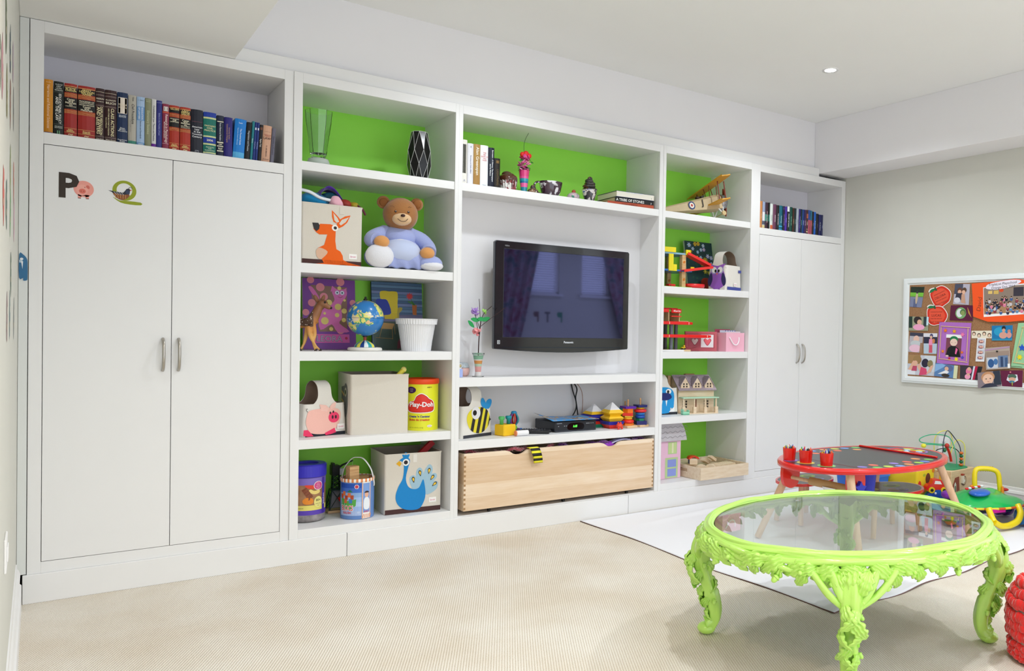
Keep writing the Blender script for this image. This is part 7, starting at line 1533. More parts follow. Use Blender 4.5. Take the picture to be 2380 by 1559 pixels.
pinned('photo_strip', 'vertical photo booth strip hanging below the horizontal one', [(1.193, 1.219), (1.257, 1.219), (1.248, 1.053), (1.182, 1.052)], 'eeeef2', [x for k in range(4) for x in (('r', .12, .9, .08+.23*k, .27+.23*k, 'c8ccd8'), ('e', .5, .16+.23*k, .3, .07, '8c4c54'), ('e', .42, .17+.23*k, .12, .045, 'e8b8a8'), ('e', .64, .17+.23*k, .12, .045, 'e8b8a8'))], group='photo booth strips')
pinned('snapshot', 'snapshot of two swimmers in a blue pool', [(1.297, 1.307), (1.446, 1.311), (1.444, 1.206), (1.300, 1.203)], '1c78b0', [('e', .4, .6, .3, .3, '2c9cc8'), ('e', .58, .82, .10, .15, '282428'), ('e', .58, .68, .08, .12, 'd8a088'), ('e', .56, .35, .20, .22, 'd8a090'), ('e', .84, .62, .08, .11, 'c08878'), ('e', .85, .36, .12, .2, 'd89890'), ('r', 0, 1, 0, .12, '2c90b8')])
def bagx(m, Q):
    p = [Q(0, .86), Q(1, .93), Q(1, .99), Q(0, .92)]; m.flat(p, .0022, mat('b894b4', .3)); c = Q(.5, .8); m.prism(circ(c[0], c[1], .006, n=12), .002, .006, '181818')
pinned('plastic_pouch', 'clear plastic pouch holding small blue pictures', [(1.253, 1.150), (1.431, 1.168), (1.439, 1.013), (1.266, .996)], 'b4a498', [('r', .03, .97, .55, .80, 'a08c80'), ('r', .06, .5, .05, .55, 'ccd4e0'), ('r', .52, .92, .08, .6, '6c84a8'), ('e', .22, .28, .13, .2, '305c94'), ('e', .42, .34, .09, .14, '4878b0'), ('r', .62, .72, .1, .55, '34486c'), ('r', .8, .9, .1, .5, '405c84'), ('r', .9, 1, .03, .22, 'f0f4f4')], 'pouch', bagx, 'odd papers on the cork board', lift=.0235)
def gcard(m, Q):
    WS = mat('e4c48c', .6)
    for a, b in (((.12, .90), (1., .93)), ((.04, .12), (.9, .07)), ((.08, .14), (.16, .88))):
        p, q = Q(*a), Q(*b); m.rod((p[0], p[1], .0035), (q[0], q[1], .0035), .0028, WS, 6)
    for a, b, r_, c, f in ((.30, .72, .020, 'e02848', flower2), (.22, .45, .026, '1c54c8', star), (.2, .24, .020, 'f0e020', flower2), (.6, .84, .016, 'f08020', star)):
        p = Q(a, b); m.prism(f(p[0], p[1], r_), .0035, .005, mat(c, .5))
pinned('green_craft_card', 'mint green craft card with stick frame and stars at the right edge', [(1.484, 1.326), (1.735, 1.34), (1.700, 1.01), (1.440, 1.022)], '98ccA0'.lower(), [('r', .34, .8, .2, .66, '182438'), ('e', .56, .5, .11, .09, 'e8c4b0'), ('r', 0, .3, .02, .03, '202020')], 'craft card', gcard, 'stick framed craft cards', lift=.0200)
def oc(m, Q): pass
# orange play school sheet with group photograph
m = MB(SIDEL); oq = [(1.145, 1.608), (1.30, 1.615), (1.46, 1.628), (1.56, 1.612), (1.70, 1.62), (1.71, 1.36), (1.55, 1.345), (1.40, 1.332), (1.27, 1.335), (1.162, 1.372), (1.155, 1.50)]
c0 = (1.42, 1.48); oq = [(a-c0[0], b-c0[1]) for a, b in oq]
m.prism(oq, 0, .0009, mat('f4561c', .5)); q_ = lambda a, b: (a-c0[0], b-c0[1])
m.flat([q_(1.232, 1.577), q_(1.62, 1.600), q_(1.62, 1.392), q_(1.241, 1.368)], .0013, 'f2f2f4'); m.flat([q_(1.236, 1.572), q_(1.62, 1.592), q_(1.62, 1.408), q_(1.244, 1.386)], .0016, '8c7c70')
m.flat([q_(1.24, 1.43), q_(1.62, 1.46), q_(1.62, 1.408), q_(1.244, 1.386)], .0018, 'a8805c')
m.flat([q_(1.45, 1.57), q_(1.52, 1.572), q_(1.52, 1.51), q_(1.45, 1.51)], .0019, '34303c'); m.flat([q_(1.27, 1.55), q_(1.30, 1.552), q_(1.30, 1.53), q_(1.27, 1.53)], .0019, 'e0c070'); m.flat([q_(1.31, 1.552), q_(1.345, 1.554), q_(1.345, 1.528), q_(1.31, 1.528)], .0019, 'd0b060')
rq = random.Random(11)
for k in range(74):
    a = 1.26+.34*rq.random(); b_ = 1.405+(.085+.02*(a > 1.35))*rq.random(); c = q_(a, b_); z_ = .0022+.00001*k
    m.flat(circ(c[0], c[1]-.012, .011, .013, 8), z_, mat(rq.choice(['28242c', '3c5c94', 'c8c4cc', '8c3848', '2c2c44', 'd87c9c', '5c8cb4', '1c2030', 'b8b0a8']), .5)); m.flat(circ(c[0], c[1], .0055, .007, 8), z_+.000005, mat('e0b49c', .5)); m.flat(circ(c[0], c[1]+.004, .0058, .005, 8), z_+.000007, mat(rq.choice(['30241c', '4c3828', '705030']), .5))
m.flat(circ(q_(1.365, 1.552)[0], q_(1.365, 1.552)[1], .016, .012, 10), .0024, mat('d84820', .5))
m.flat(cr([q_(*p) for p in [(1.255, 1.568), (1.265, 1.595), (1.33, 1.612), (1.42, 1.622), (1.485, 1.620), (1.50, 1.605), (1.44, 1.578), (1.36, 1.562), (1.30, 1.560)]], 4), .0034, 'ece6f4')
m.text('TripleList Playschool', .026, '2c2c3c', q_(1.372, 1.600)[0], q_(1.372, 1.600)[1], .0040, rot=4, fit=.20); m.text('Orange Dot 2011', .026, '2c2c3c', q_(1.375, 1.576)[0], q_(1.375, 1.576)[1], .0040, rot=4, fit=.165)
m.text('David', .048, '8a3c20', q_(1.205, 1.46)[0], q_(1.205, 1.46)[1], .0016, rot=84, shear=.1, fit=.10)
tag(m.build('orange_poster', None, (XW-.0275, -c0[0], c0[1])), 'orange sheet with a class group photograph at the top right of the cork board', 'poster', 'odd papers on the cork board')
pinned('snapshot', 'close portrait of a fair haired toddler overlapping the bottom frame', [(1.206, .972), (1.368, .997), (1.383, .889), (1.212, .862)], '8c8088', [('r', .7, 1, .1, 1, '303848'), ('e', .46, .66, .30, .34, 'c8946c'), ('e', .46, .52, .24, .34, 'ecc4ac'), ('e', .38, .55, .03, .035, '40342c'), ('e', .56, .55, .03, .035, '40342c'), ('e', .47, .36, .05, .02, 'c07870'), ('p', [(.1, 0), (.85, 0), (.75, .2), (.55, .26), (.35, .24)], '34384c')], lift=.0290)
pinned('plum_card', 'plum card with a white house shaped picture overlapping the bottom frame', [(1.372, .996), (1.529, 1.005), (1.527, .890), (1.386, .889)], '641c40', [('p', [(.35, .75), (.75, .75), (.8, .4), (.52, .2), (.25, .4)], 'e4e8f4'), ('e', .52, .62, .2, .16, '4c6c5c'), ('e', .52, .46, .17, .12, 'd8a890'), ('e', .5, .3, .14, .08, '3c7c9c'), ('r', .5, .54, .08, .3, 'b0b438'), ('e', .45, .9, .04, .04, 'e89098')], 'card', group='plum picture cards', lift=.0282)

# ------------------------------------------------------------------ white cloth on the carpet
m_, nt, b, tc = nodemat('drop_cloth', .85); nz = nt.nodes.new('ShaderNodeTexNoise'); nz.inputs['Scale'].default_value = 500; nt.links.new(tc.outputs['Object'], nz.inputs['Vector']); b.inputs['Base Color'].default_value = lin('f0f1f6')
bp = nt.nodes.new('ShaderNodeBump'); bp.inputs['Strength'].default_value = .2; bp.inputs['Distance'].default_value = .002; nt.links.new(nz.outputs['Fac'], bp.inputs['Height']); nt.links.new(bp.outputs[0], b.inputs['Normal'])
def clothp(u, v):
    x = 2.80+(5.365-2.80)*u; yf = -2.03+.05*u*sin(u*3)-.10*max(0, u-.62)*0+.012*sin(u*26)+.26*u**3*.6; y = yf+(-.03-yf)*v
    x += .012*sin(v*11)*(1-u); z = .0050+.0030*noise.noise(Vector((x*3, y*3, 0)))+.004*max(0, noise.noise(Vector((x*1.3+5, y*1.3, 2))))
    f = max(0, 1-abs((y+.30)-.10*(x-3.2))/.05)*max(0, 1-abs(x-3.65)/.75); z += .020*f
    e = max(0, 1-v*30); z += .004*e*(1+sin(u*31))*.5
    return (x, y, z)
t = thing('floor_cloth', 'large white cloth spread on the beige carpet under the play tables', 'cloth', (0, 0, 0))
MB().grid(clothp, 110, 90, m_, thick=.004).build('cloth', t)
m = MB(); m.tube([tuple(Vector(clothp(0, v/60))+Vector((-.001, 0, -.0035))) for v in range(61)], .0028, mat('5c4038', .8), 5); m.tube([tuple(Vector(clothp(u/60, 0))+Vector((0, -.001, -.0035))) for u in range(61)], .0028, mat('7c605c', .8), 5)
lab(m.build('stitched_edge', t), 'dark brown stitched edge')

# ------------------------------------------------------------------ children's table, stools
TLG = wood('e0bfa0', 'cda582', (20, 20, 3), .5); RED = mat('e01810', .25, coat=.5); SLATE = mat('34363e', .35, noise_=.25, scale=9, coat=.2)
t = thing('play_table', 'oval red rimmed chalkboard play table with round colour spots', 'play table', (3.97, -1.30, 0))
A_, B_ = .627, .385
m = MB(); rim = [(A_-.016, .466), (A_, .470), (A_+.001, .492), (A_-.006, .4995), (A_-.030, .5005), (A_-.034, .4985)]
V = []; n = 64
for d, z in rim:
    for i in range(n): a = 2*pi*i/n; V.append(((d)*cos(a), (d-A_+B_)*sin(a), z))
m.add(V, [(j*n+i, j*n+(i+1) % n, (j+1)*n+(i+1) % n, (j+1)*n+i) for j in range(5) for i in range(n)], RED, True); m.add(V[:n], [tuple(range(n-1, -1, -1))], mat('d8b890', .6)); lab(m.build('table_rim', t), 'glossy red rim')
m = MB(); m.flat(circ(0, 0, A_-.033, B_-.033, 64), .4987, SLATE)
for x in (-.378, ):
    m.box(x-.002, x+.002, -.24, .09, .4988, .4994, mat('8c2020', .4))
m.build('chalkboard_top', t)
lab(MB().box(.322, .340, -.27, .285, .4985, .510, RED, .003).build('divider_bar', t), 'raised red bar across the top')
m = MB()
DOT = [(4.162, -1.517, 'f4a060'), (4.213, -1.57, '70cc60'), (4.015, -1.559, 'f06c58'), (4.052, -1.611, 'a8d850'), (4.119, -1.606, '6c8ce0'), (3.899, -1.552, '9c80d8'), (3.856, -1.624, '80a4ec'), (3.950, -1.616, 'f4a060'), (3.743, -1.529, 'f06c58'), (3.780, -1.601, 'c8e058'), (3.636, -1.536, '9080d0'), (3.695, -1.592, '78cc68'), (3.861, -.993, '80a8f0'), (3.965, -1.0, 'f4b070'), (3.894, -1.063, '9484e0'), (4.066, -1.004, 'e0e060'), (4.015, -1.065, 'f07858'), (4.143, -1.02, '80a8f0'), (4.232, -1.037, '78d070'), (4.166, -1.098, 'f4a868'), (3.76, -1.01, 'c8e058'), (3.80, -1.07, 'f07858')]
for k, (x, y, c) in enumerate(DOT): m.flat(circ(x-3.97, y+1.30, .0275, n=20), .4992+.00001*k, mat(c, .4))
lab(m.build('colour_spots', t), 'round printed colour spots')
m = MB(); cx, cy = .445, .01; m.flat(circ(cx, cy, .125, n=32), .4993, mat('9c70c8', .4)); m.flat(circ(cx, cy, .112, n=32), .4997, SLATE)
for k, c in enumerate(('e8d020', 'e02820', 'f0d028', 'e8e8e8', 'e02820', 'f0d028')): m.flat([(cx, cy)]+circ(cx, cy, .110, n=4, a0=k*60+6, a1=k*60+48), .5001+.0001*k, mat(c, .4))
for p_ in ((cx, cy+.0), (cx, cy-.085)): m.prism(circ(p_[0], p_[1], .020, n=16), .5005, .505, mat('a8d4f0', .4))
lab(m.build('spinner_wheel', t), 'printed spinner wheel with red and yellow sectors')
for (x0, y0, x1, y1) in ((-.40, .20, -.545, .335), (-.42, -.22, -.50, -.36), (.42, -.22, .56, -.36), (.42, .2, .545, .335)):
    MB().rod((x0, y0, .470), (x1, y1, .0125), .024, TLG, 20, r1=.019).build('leg', t)
for (x, y, z) in ((-.47, .16, .44), (-.37, -.22, .44)): lab(MB().prism(cr([(-.055, .03), (-.06, -.03), (-.045, -.085), (0, -.105), (.045, -.085), (.06, -.03), (.055, .03)], 4, False), -.013, .013, RED, X=T(x, y, z-.002) @ RZ(-10) @ FRONT).build('roll_bracket', t), 'red rounded paper roll bracket')
lab(MB().rod((-.47, .16, .395), (-.37, -.22, .37), .011, TLG, 12).build('roll_rod', t), 'wooden rod of the paper roll')
lab(MB().rod((-.438, .04, .388), (-.38, -.19, .372), .023, mat('b89468', .7), 18).build('paper_roll_core', t), 'brown cardboard roll')
lab(MB().prism(star(0, 0, .040, 5, .55), 0, .024, mat('2430b0', .35), X=T(-.375, -.243, .388) @ RZ(-10) @ FRONT).build('star_knob', t), 'blue star shaped knob')
lab(MB().grid(lambda u, v: (-.44+.055*v*0+.03*sin(v*3.1), -.05-.09*u+.0, .372-.15*v), 4, 10, mat('eef0f4', .6), thick=.001).build('paper_sheet', t), 'white paper curling off the roll')
lab(MB().lathe([(.05, 0), (.062, .13)], mat('1c2cb0', .4), 20, X=T(-.16, -.13, .325)).build('blue_bucket', t), 'blue storage bucket hung under the top')
cups = [(3.484, -1.171, 'leftmost red crayon cup on the play table', 'a080e0'), (3.437, -1.296, 'middle red crayon cup, standing on a yellow ring', 'f0e060'), (3.473, -1.42, 'rightmost red crayon cup, standing on a green ring', '90e080')]
cups[0] = (3.462, -1.165, cups[0][2], cups[0][3]); cups[1] = (3.475, -1.275, cups[1][2], cups[1][3]); cups[2] = (3.495, -1.405, cups[2][2], cups[2][3])
CRC = [('2060c0', 'blue'), ('e03030', 'red'), ('20a060', 'green'), ('f0c020', 'yellow'), ('8040a0', 'purple'), ('202020', 'black'), ('f07020', 'orange'), ('e080a0', 'pink'), ('40b0d0', 'light blue'), ('d8e070', 'lime'), ('f0f0f0', 'white'), ('5a3424', 'brown')]
for k, (x, y, lb_, rc_) in enumerate(cups):
    c = thing('crayon_cup', lb_, 'cup', (x, y, .4989), 0, 'red crayon cups')
    m = MB(); shell(m, [(circ(0, 0, .033, n=24), .001), (circ(0, 0, .038, n=24), .072)], RED, None, .002); m.build('cup', c)
    lab(MB().lathe([(.034, .0006), (.050, .0006)], mat(rc_, .4), 28, caps=False).build('printed_ring', c), 'coloured ring mark under the cup')
    q = random.Random(k); 
    for j in range(12):
        cl = CRC[j][0]; a = (j*pi/4 if j < 8 else j*pi/2+.4)+.2*k; r_ = .0235 if j < 8 else .0095
        m = MB(); m.rod((0, 0, 0), (.004*cos(a), .004*sin(a), .062), .0042, mat(cl, .5), 7); m.lathe([(.0042, 0), (.0015, .009)], mat(cl, .5), 7, X=T(.004*cos(a), .004*sin(a), .062))
        tag(m.build('crayon', None, (x+r_*cos(a), y+r_*sin(a), .506+.012*q.random())), CRC[j][1]+' wax crayon in the '+['leftmost', 'middle', 'rightmost'][k]+' red cup', 'crayon', 'crayons in the '+['left', 'middle', 'right'][k]+' cup')
def stool(loc, rz, a_, b_, label):
    t = thing('play_stool', label, 'stool', loc, rz, 'chalkboard stools'); n = 40
    o = cr([(-a_, 0), (-a_*.75, -b_*.75), (-a_*.1, -b_), (a_*.6, -b_*.85), (a_, -b_*.15), (a_*.85, b_*.6), (a_*.1, b_), (-a_*.7, b_*.7)], 5)
    m = MB(); m.prism(o, .255, .272, RED); m.build('seat_rim', t)
    m = MB(); m.flat([(p[0]*.94, p[1]*.92) for p in o], .2726, SLATE)
    for k, (x, y, r_, c) in enumerate(((-a_*.4, .0, .055, 'a8b46c'), (a_*.35, .03, .060, '8cac3c'), (.0, -b_*.45, .045, 'b0684c'), (a_*.2, -b_*.5, .045, '8484c4'))): m.flat(circ(x, y, r_, r_*.75, 20), .2728+.0002*k, mat(c, .4)); m.flat(circ(x, y, r_*.6, r_*.42, 20), .2736+.0002*k, mat('646e50', .4))
    lab(m.build('seat_top', t), 'chalkboard seat with printed ovals')
    for x, y in ((-.6, -.5), (.6, -.5), (.6, .5), (-.6, .5)): MB().rod((x*a_, y*b_, .256), (x*a_*1.18, y*b_*1.22, 0), .018, TLG, 16, r1=.0155).build('leg', t)
    return t
stool((4.02, -.80, .012), 8, .245, .15, 'red rimmed stool behind the left part of the play table')
stool((4.20, -1.28, .012), -6, .29, .175, 'red rimmed stool under the right part of the play table')

# ------------------------------------------------------------------ toys along the right wall
t = thing('storage_tub', 'blue plastic tub on the floor behind the play table', 'tub', (4.63, -.80, .012)); m = MB(); shell(m, [(rrect(.24, .22, .03), 0), (rrect(.28, .26, .03), .25)], mat('2c78e8', .4), None, .004); m.build('body', t)
m = MB(); shell(m, [(rrect(.292, .272, .035), .24), (rrect(.296, .276, .035), .262)], mat('3c88f4', .4), None, .008, floor=False); m.build('rim', t)
t = thing('spotted_box', 'yellow fabric cube with red and brown spots behind the play table', 'box', (4.905, -.995, .012), 4); MB().box(-.115, .115, -.115, .115, 0, .30, mat('f0d428', .7), .012, seg=2).build('body', t)
m = MB(T(0, -.1155, 0) @ FRONT)
for x, y, a, b_, c in ((.025, .232, .032, .038, '6c3424'), (-.085, .195, .022, .032, 'd83c28'), (.075, .155, .03, .03, 'c84420'), (-.025, .26, .018, .01, 'b0c030'), (-.01, .165, .025, .03, 'f0a028'), (.095, .285, .018, .02, 'e08020'), (-.06, .08, .03, .03, '6c3424'), (.03, .06, .03, .03, 'd83c28')): m.flat(circ(x, y, a, b_, 18), .0006, mat(c, .7))
lab(m.build('felt_spots', t), 'red, brown and orange spots'); 
t = thing('activity_cube', 'wooden activity cube with a wire bead maze on top by the wall', 'activity cube', (5.205, -1.045, .0135), 3); AW = wood('e4cba4', 'cfb088', (3, 20, 20), .5)
MB().box(-.16, .16, -.16, .16, 0, .285, AW, .004).build('body', t)
lab(MB().prism(cr([(-.13, -.13), (-.04, -.15), (.10, -.14), (.15, -.05), (.13, .10), (.0, .14), (-.12, .10), (-.15, 0)], 4), .2852, .290, mat('2c9c68', .5)).build('green_plate', t), 'green leaf shaped plate on the lid')
m = MB(T(0, -.1605, 0) @ FRONT); m.prism([(-.145, .06), (-.145, .17), (-.11, .235), (-.06, .24), (-.045, .10)], 0, .003, mat('8c3c28', .5)); m.prism([(-.125, .12), (-.125, .19), (-.113, .205), (-.10, .19), (-.10, .12)], .003, .005, 'e8e8e0'); m.prism([(-.119, .13), (-.119, .18), (-.106, .18), (-.106, .13)], .005, .006, '507050'); lab(m.build('house_relief', t), 'dark red house relief')
m = MB(T(0, -.1605, 0) @ FRONT); m.prism(circ(.01, .205, .034, n=24), .0, .003, mat('6c5038', .5)); m.prism(circ(.01, .205, .026, n=24), .003, .006, mat('b8a080', .5)); m.prism(circ(.005, .205, .010, n=14), .006, .009, 'e8e8e0'); m.prism([(-.03, .19), (-.012, .19), (-.012, .25), (-.03, .25)], .0, .016, mat('e8e0d0', .5)); m.prism([(-.032, .245), (-.010, .245), (-.010, .256), (-.032, .256)], 0, .017, mat('a8402c', .5)); lab(m.build('clock_dial', t), 'round dial and lever')
m = MB(T(-.1605, 0, 0) @ Mx(((0, 0, -1, 0), (-1, 0, 0, 0), (0, 1, 0, 0), (0, 0, 0, 1)))); 
for k in range(10): m.rect(.10, .112, .05+k*.02, .062+k*.02, .0006, mat('e88028', .5)); m.rect(-.14+k*.024, -.13+k*.024, .268, .274, .0006, mat('c88848', .5))
m.prism([(.07, .18), (.09, .20), (.09, .26), (.075, .26)], 0, .002, mat('f0b830', .5)); lab(m.build('side_prints', t), 'orange printed marks on the left face')
def wire(pts, c, nm, lb_, parent=t):
    m = MB(); m.tube(cr(pts, 6, False), .0034, mat(c, .35, coat=.4), 7); return lab(m.build(nm, parent), lb_)
wire([(-.13, -.08, .285), (-.135, -.08, .43), (-.10, -.07, .51), (-.02, -.05, .545), (.06, -.05, .50), (.085, -.09, .42), (.085, -.10, .285)], '1c2040', 'wire', 'dark blue arched wire')
wire([(.0, .05, .285), (-.02, .05, .45), (.0, .03, .52), (.08, .0, .53), (.14, .0, .47), (.15, .02, .40)], 'e8e060', 'wire', 'pale yellow arched wire')
wire([(.01, -.11, .285), (.0, -.10, .40), (-.02, -.06, .50), (-.14, .0, .52), (-.26, .02, .50), (-.24, .02, .47), (-.12, -.02, .455), (-.05, -.05, .45)], '30b080', 'wire', 'green looping wire')
wire([(.15, -.09, .285), (.152, -.09, .42), (.13, -.07, .465), (.09, -.05, .46), (.05, -.04, .38), (.08, -.02, .33), (.12, 0, .36), (.10, .02, .44)], 'e4e058', 'wire', 'pale yellow twisted wire')
wire([(.155, -.06, .285), (.155, -.05, .37), (.11, -.02, .41), (.04, .02, .405), (.02, .06, .38), (.02, .08, .285)], '1c2030', 'wire', 'dark low wire')
wire([(-.28, -.02, .462), (-.22, -.05, .462), (-.14, -.07, .452), (-.06, -.08, .45), (-.05, -.09, .42)], '30b080', 'wire', 'green wire ending in a yellow bead')
for k in range(5): lab(MB().ell((.085, -.10, .30+.021*k), (.0145, .0145, .0105), mat('d8702c' if k % 2 == 0 else '1c6c44', .35), 14, k=8).build('bead', t), 'orange bead' if k % 2 == 0 else 'green bead')
lab(MB().ell((-.285, -.02, .455), (.018, .018, .015), mat('e0dc3c', .4), 12).build('bead', t), 'yellow bead'); lab(MB().ell((-.10, -.09, .45), .0165, mat('b83028', .35), 12).build('bead', t), 'red bead'); lab(MB().ell((-.12, -.085, .42), (.013, .013, .016), mat('1c6c44', .35), 12).build('bead', t), 'green bead')
lab(MB().tube(cr([(-.05, -.03, .44), (.0, -.03, .43), (.03, -.04, .38), (.04, -.05, .32)], 5, False), .012, mat('d82820', .4), 8, flat=.5).build('bead_slide', t), 'red curved strip in the maze')
# blue wheel toy with a red car on it
t = thing('wheel_toy', 'round blue toy wheel with a small red car on top beside the cube', 'toy', (5.075, -1.245, .0125), -35)
t.location = (4.90, -1.20, .0125)
m = MB(); m.cyl(.088, -.028, .028, mat('1c50b8', .35, coat=.4), 36, X=T(0, 0, .090) @ RX(90)); m.cyl(.091, -.008, .008, mat('18806c', .4), 36, X=T(0, .012, .091) @ RX(90)); m.build('wheel', t)
m = MB(); m.ell((.045, -.031, .10), (.014, .008, .014), mat('e8e040', .4), 12); m.ell((-.02, -.031, .155), (.008, .006, .008), 'e8ecf0', 10); lab(m.build('knobs', t), 'yellow and white knobs')
m = MB(); m.prism(cr([(-.075, 0), (-.07, .035), (-.045, .045), (-.03, .075), (.02, .072), (.04, .04), (.062, .030), (.062, .0)], 3), -.026, .026, mat('d81c18', .3, coat=.5), X=T(0, 0, .172) @ FRONT); m.prism([(-.028, .045), (-.022, .066), (.012, .064), (.024, .043)], .0262, .028, 'e8e4e4', X=T(0, 0, .172) @ FRONT); lab(m.build('car', t), 'red toy car with white windows')
m = MB(); 
for x in (-.045, .038): m.cyl(.021, -.032, .032, mat('e8c820', .4), 20, X=T(x, 0, .176) @ RX(90)); m.cyl(.010, -.036, .036, '201c18', 14, X=T(x, 0, .176) @ RX(90))
lab(m.build('car_wheels', t), 'yellow car wheels')
# green walker / ride on
t = thing('baby_walker', 'green moulded activity walker with a yellow handle and colourful wheels', 'walker', (5.00, -1.47, .0125), 0)
GR = mat('18b858', .25, coat=.5); YL_ = mat('f0d818', .35, coat=.3)
def wf(u, v):
    # domed shell with a waist; u along its length, v across
    a = (u-.5)*2; b_ = (v-.5)*2
    L_ = .30*(1-.10*b_*b_); W_ = (.150+.020*cos(a*pi))*(1-.30*max(0, abs(a)-.7)/.3)
    h = .125+.078*(1-abs(a)**5)*(1-abs(b_)**4)*(.80+.20*cos(a*4.4+.5))+.018*math.exp(-((a+.35)/.3)**2-(b_/.5)**2)+.03*math.exp(-((a-.35)/.22)**2-((b_-.2)/.5)**2)
    return (a*L_, b_*W_, h)
m = MB(); m.grid(wf, 34, 20, GR, thick=.006); o = m.build('shell', t); o.rotation_euler = (0, 0, R(-20))
m = MB(); 
N = 44; pts_ = []
for k in range(N):
    s_ = k/N*4; e = int(s_); f = s_-e
    u, v = ((f, 0), (1, f), (1-f, 1), (0, 1-f))[e]; p = wf(u, v); pts_.append((p[0]*1.01, p[1]*1.02, .121))
for k in range(N): m.rod(pts_[k], pts_[(k+1) % N], .008, mat('d85c28' if k % 2 else 'ecd83c', .4), 6)
o = m.build('checked_trim', t); o.rotation_euler = (0, 0, R(-20)); lab(o, 'red and yellow checked edge')
lab(MB().ell((0, 0, 0), (.075, .062, .020), mat('1c64c8', .3, coat=.4), 20, X=T(-.11, -.04, .208) @ RY(-6)).build('blue_panel', t), 'blue oval panel')
m = MB(); 
for k in range(6): m.ell((-.14+.036*k, .03, .224), (.014, .012, .008), mat('d82828' if k % 2 == 0 else 'e8e8f0', .4), 10)
lab(m.build('piano_keys', t), 'row of red and white keys')
lab(MB().ell((0, 0, 0), (.045, .045, .028), mat('8030b0', .35), 16, X=T(-.24, .10, .185)).ell((-.24, .10, .213), (.016, .016, .012), mat('b060d0', .35), 10).build('purple_dome', t), 'purple domed knob')
lab(MB().ell((0, 0, 0), (.038, .035, .012), mat('c01c2c', .35), 16, X=T(.20, -.03, .196)).ell((.245, .0, .185), (.022, .02, .014), mat('e8e030', .4), 12).build('red_button', t), 'dark red and yellow buttons')
lab(MB().tube(cr([(.035, .07, .15), (.03, .075, .25), (.035, .075, .315), (.06, .06, .335), (.12, .01, .332), (.150, -.02, .305), (.158, -.03, .22), (.165, -.04, .13)], 6, False), .0165, YL_, 12).build('handle', t), 'thick yellow push handle')
m = MB()
for k in range(9): a = k/8; m.tube([(.055+.072*a, .062-.056*a, .3155), (.055+.072*a, .062-.056*a, .3515)], .0028, mat('d0b010', .5), 5)
m.build('handle_ridges', t)
lab(MB().tube([(.150, -.065, .125), (.140, -.06, .18), (.145, -.055, .225)], lambda u: .014*(1-.5*u), mat('f08c20', .4), 8).ell((.012, .085, .215), .011, mat('f08c20', .4), 10).build('orange_levers', t), 'orange levers')
lab(MB().box(-.13, .02, -.172, -.15, .095, .120, mat('c81c98', .4), .004, X=RZ(-14)).build('magenta_bar', t), 'magenta front bar')
lab(MB().tube(cr([(-.18, -.14, .135), (-.19, -.165, .09), (-.20, -.19, .06)], 4, False), .020, YL_, 10).tube(cr([(.09, -.185, .135), (.075, -.215, .09), (.02, -.225, .045), (-.06, -.215, .025)], 5, False), .021, YL_, 10).tube(cr([(-.06, -.215, .025), (-.14, -.205, .03), (-.20, -.19, .06)], 5, False), .020, YL_, 10).build('front_frame', t), 'yellow tubular front frame')
lab(MB().box(-.20, .16, -.10, .10, .075, .125, mat('18305c', .4), .01, X=RZ(-18)).build('chassis', t), 'dark blue chassis')
for x, y, c1, c2, a in ((-.285, .02, 'f09020', '2c8ce0', -20), (.155, -.215, '2c8ce0', 'e02c48', -20), (.30, .02, '7030a0', '5c2890', -20), (-.15, .16, '7030a0', 'f09020', -20)):
    m = MB(X=T(x, y, .058) @ RZ(a) @ RY(90)); w1 = .03
    m.lathe([(0, -.062), (.046, -.062), (.052, -.055), (.052, -.01), (.046, 0)], mat(c1, .3, coat=.4), 24, caps=False); m.lathe([(.046, 0), (.058, .004), (.058, .042), (.048, .052), (.02, .054), (0, .050)], mat(c2, .3, coat=.4), 28, caps=False)
    lab(m.build('wheel', t), 'two coloured plastic wheel')
# tall pink and blue toy cut by the right edge
t = thing('walker_toy', 'tall magenta and blue activity toy with an orange wheel at the right edge', 'toy', (4.93, -1.86, .0125), 0)
t.location = (5.105, -1.80, .0125)
MB().box(-.012, .20, -.05, -.01, .05, .44, mat('d01888', .4), .018, seg=2, X=RZ(-6)).build('magenta_panel', t)
lab(MB().prism(cr([(-.10, .075), (-.095, .13), (-.055, .20), (-.02, .27), (.08, .27), (.08, .075), (0, .06)], 4), -.03, .025, mat('2060c8', .35, coat=.4), X=FRONT).build('blue_base', t), 'blue moulded base')
lab(MB().lathe([(0, 0), (.030, 0), (.030, .006), (0, .008)], mat('e8e438', .4), 20, caps=False, X=T(-.045, -.026, .155) @ RX(90)).build('yellow_disc', t), 'yellow disc')
lab(MB().prism(cr([(-.09, .33), (-.10, .37), (-.085, .405), (-.04, .41), (-.0, .40), (.02, .25), (-.03, .24), (-.045, .30)], 4), -.028, .028, YL_, X=FRONT).build('yellow_arm', t), 'yellow moulded arm'); lab(MB().cyl(.016, -.012, 0, mat('e86030', .4), 8, X=T(-.095, 0, .37) @ RY(90), smooth=False).build('orange_cog', t), 'small orange cog')
lab(MB().ell((-.085, -.075, .055), (.056, .050, .055), mat('f07818', .3, coat=.4), 24, k=14).build('wheel', t), 'orange ball wheel'); lab(MB().ell((-.005, -.06, .045), (.035, .045, .045), mat('1c58c0', .35), 18).build('wheel', t), 'blue ball wheel'); lab(MB().lathe([(.044, -.004), (.048, 0), (.044, .004)], mat('f0c020', .4), 24, X=T(-.118, -.068, .055) @ RY(90)).build('wheel_ring', t), 'yellow ring on the orange wheel')
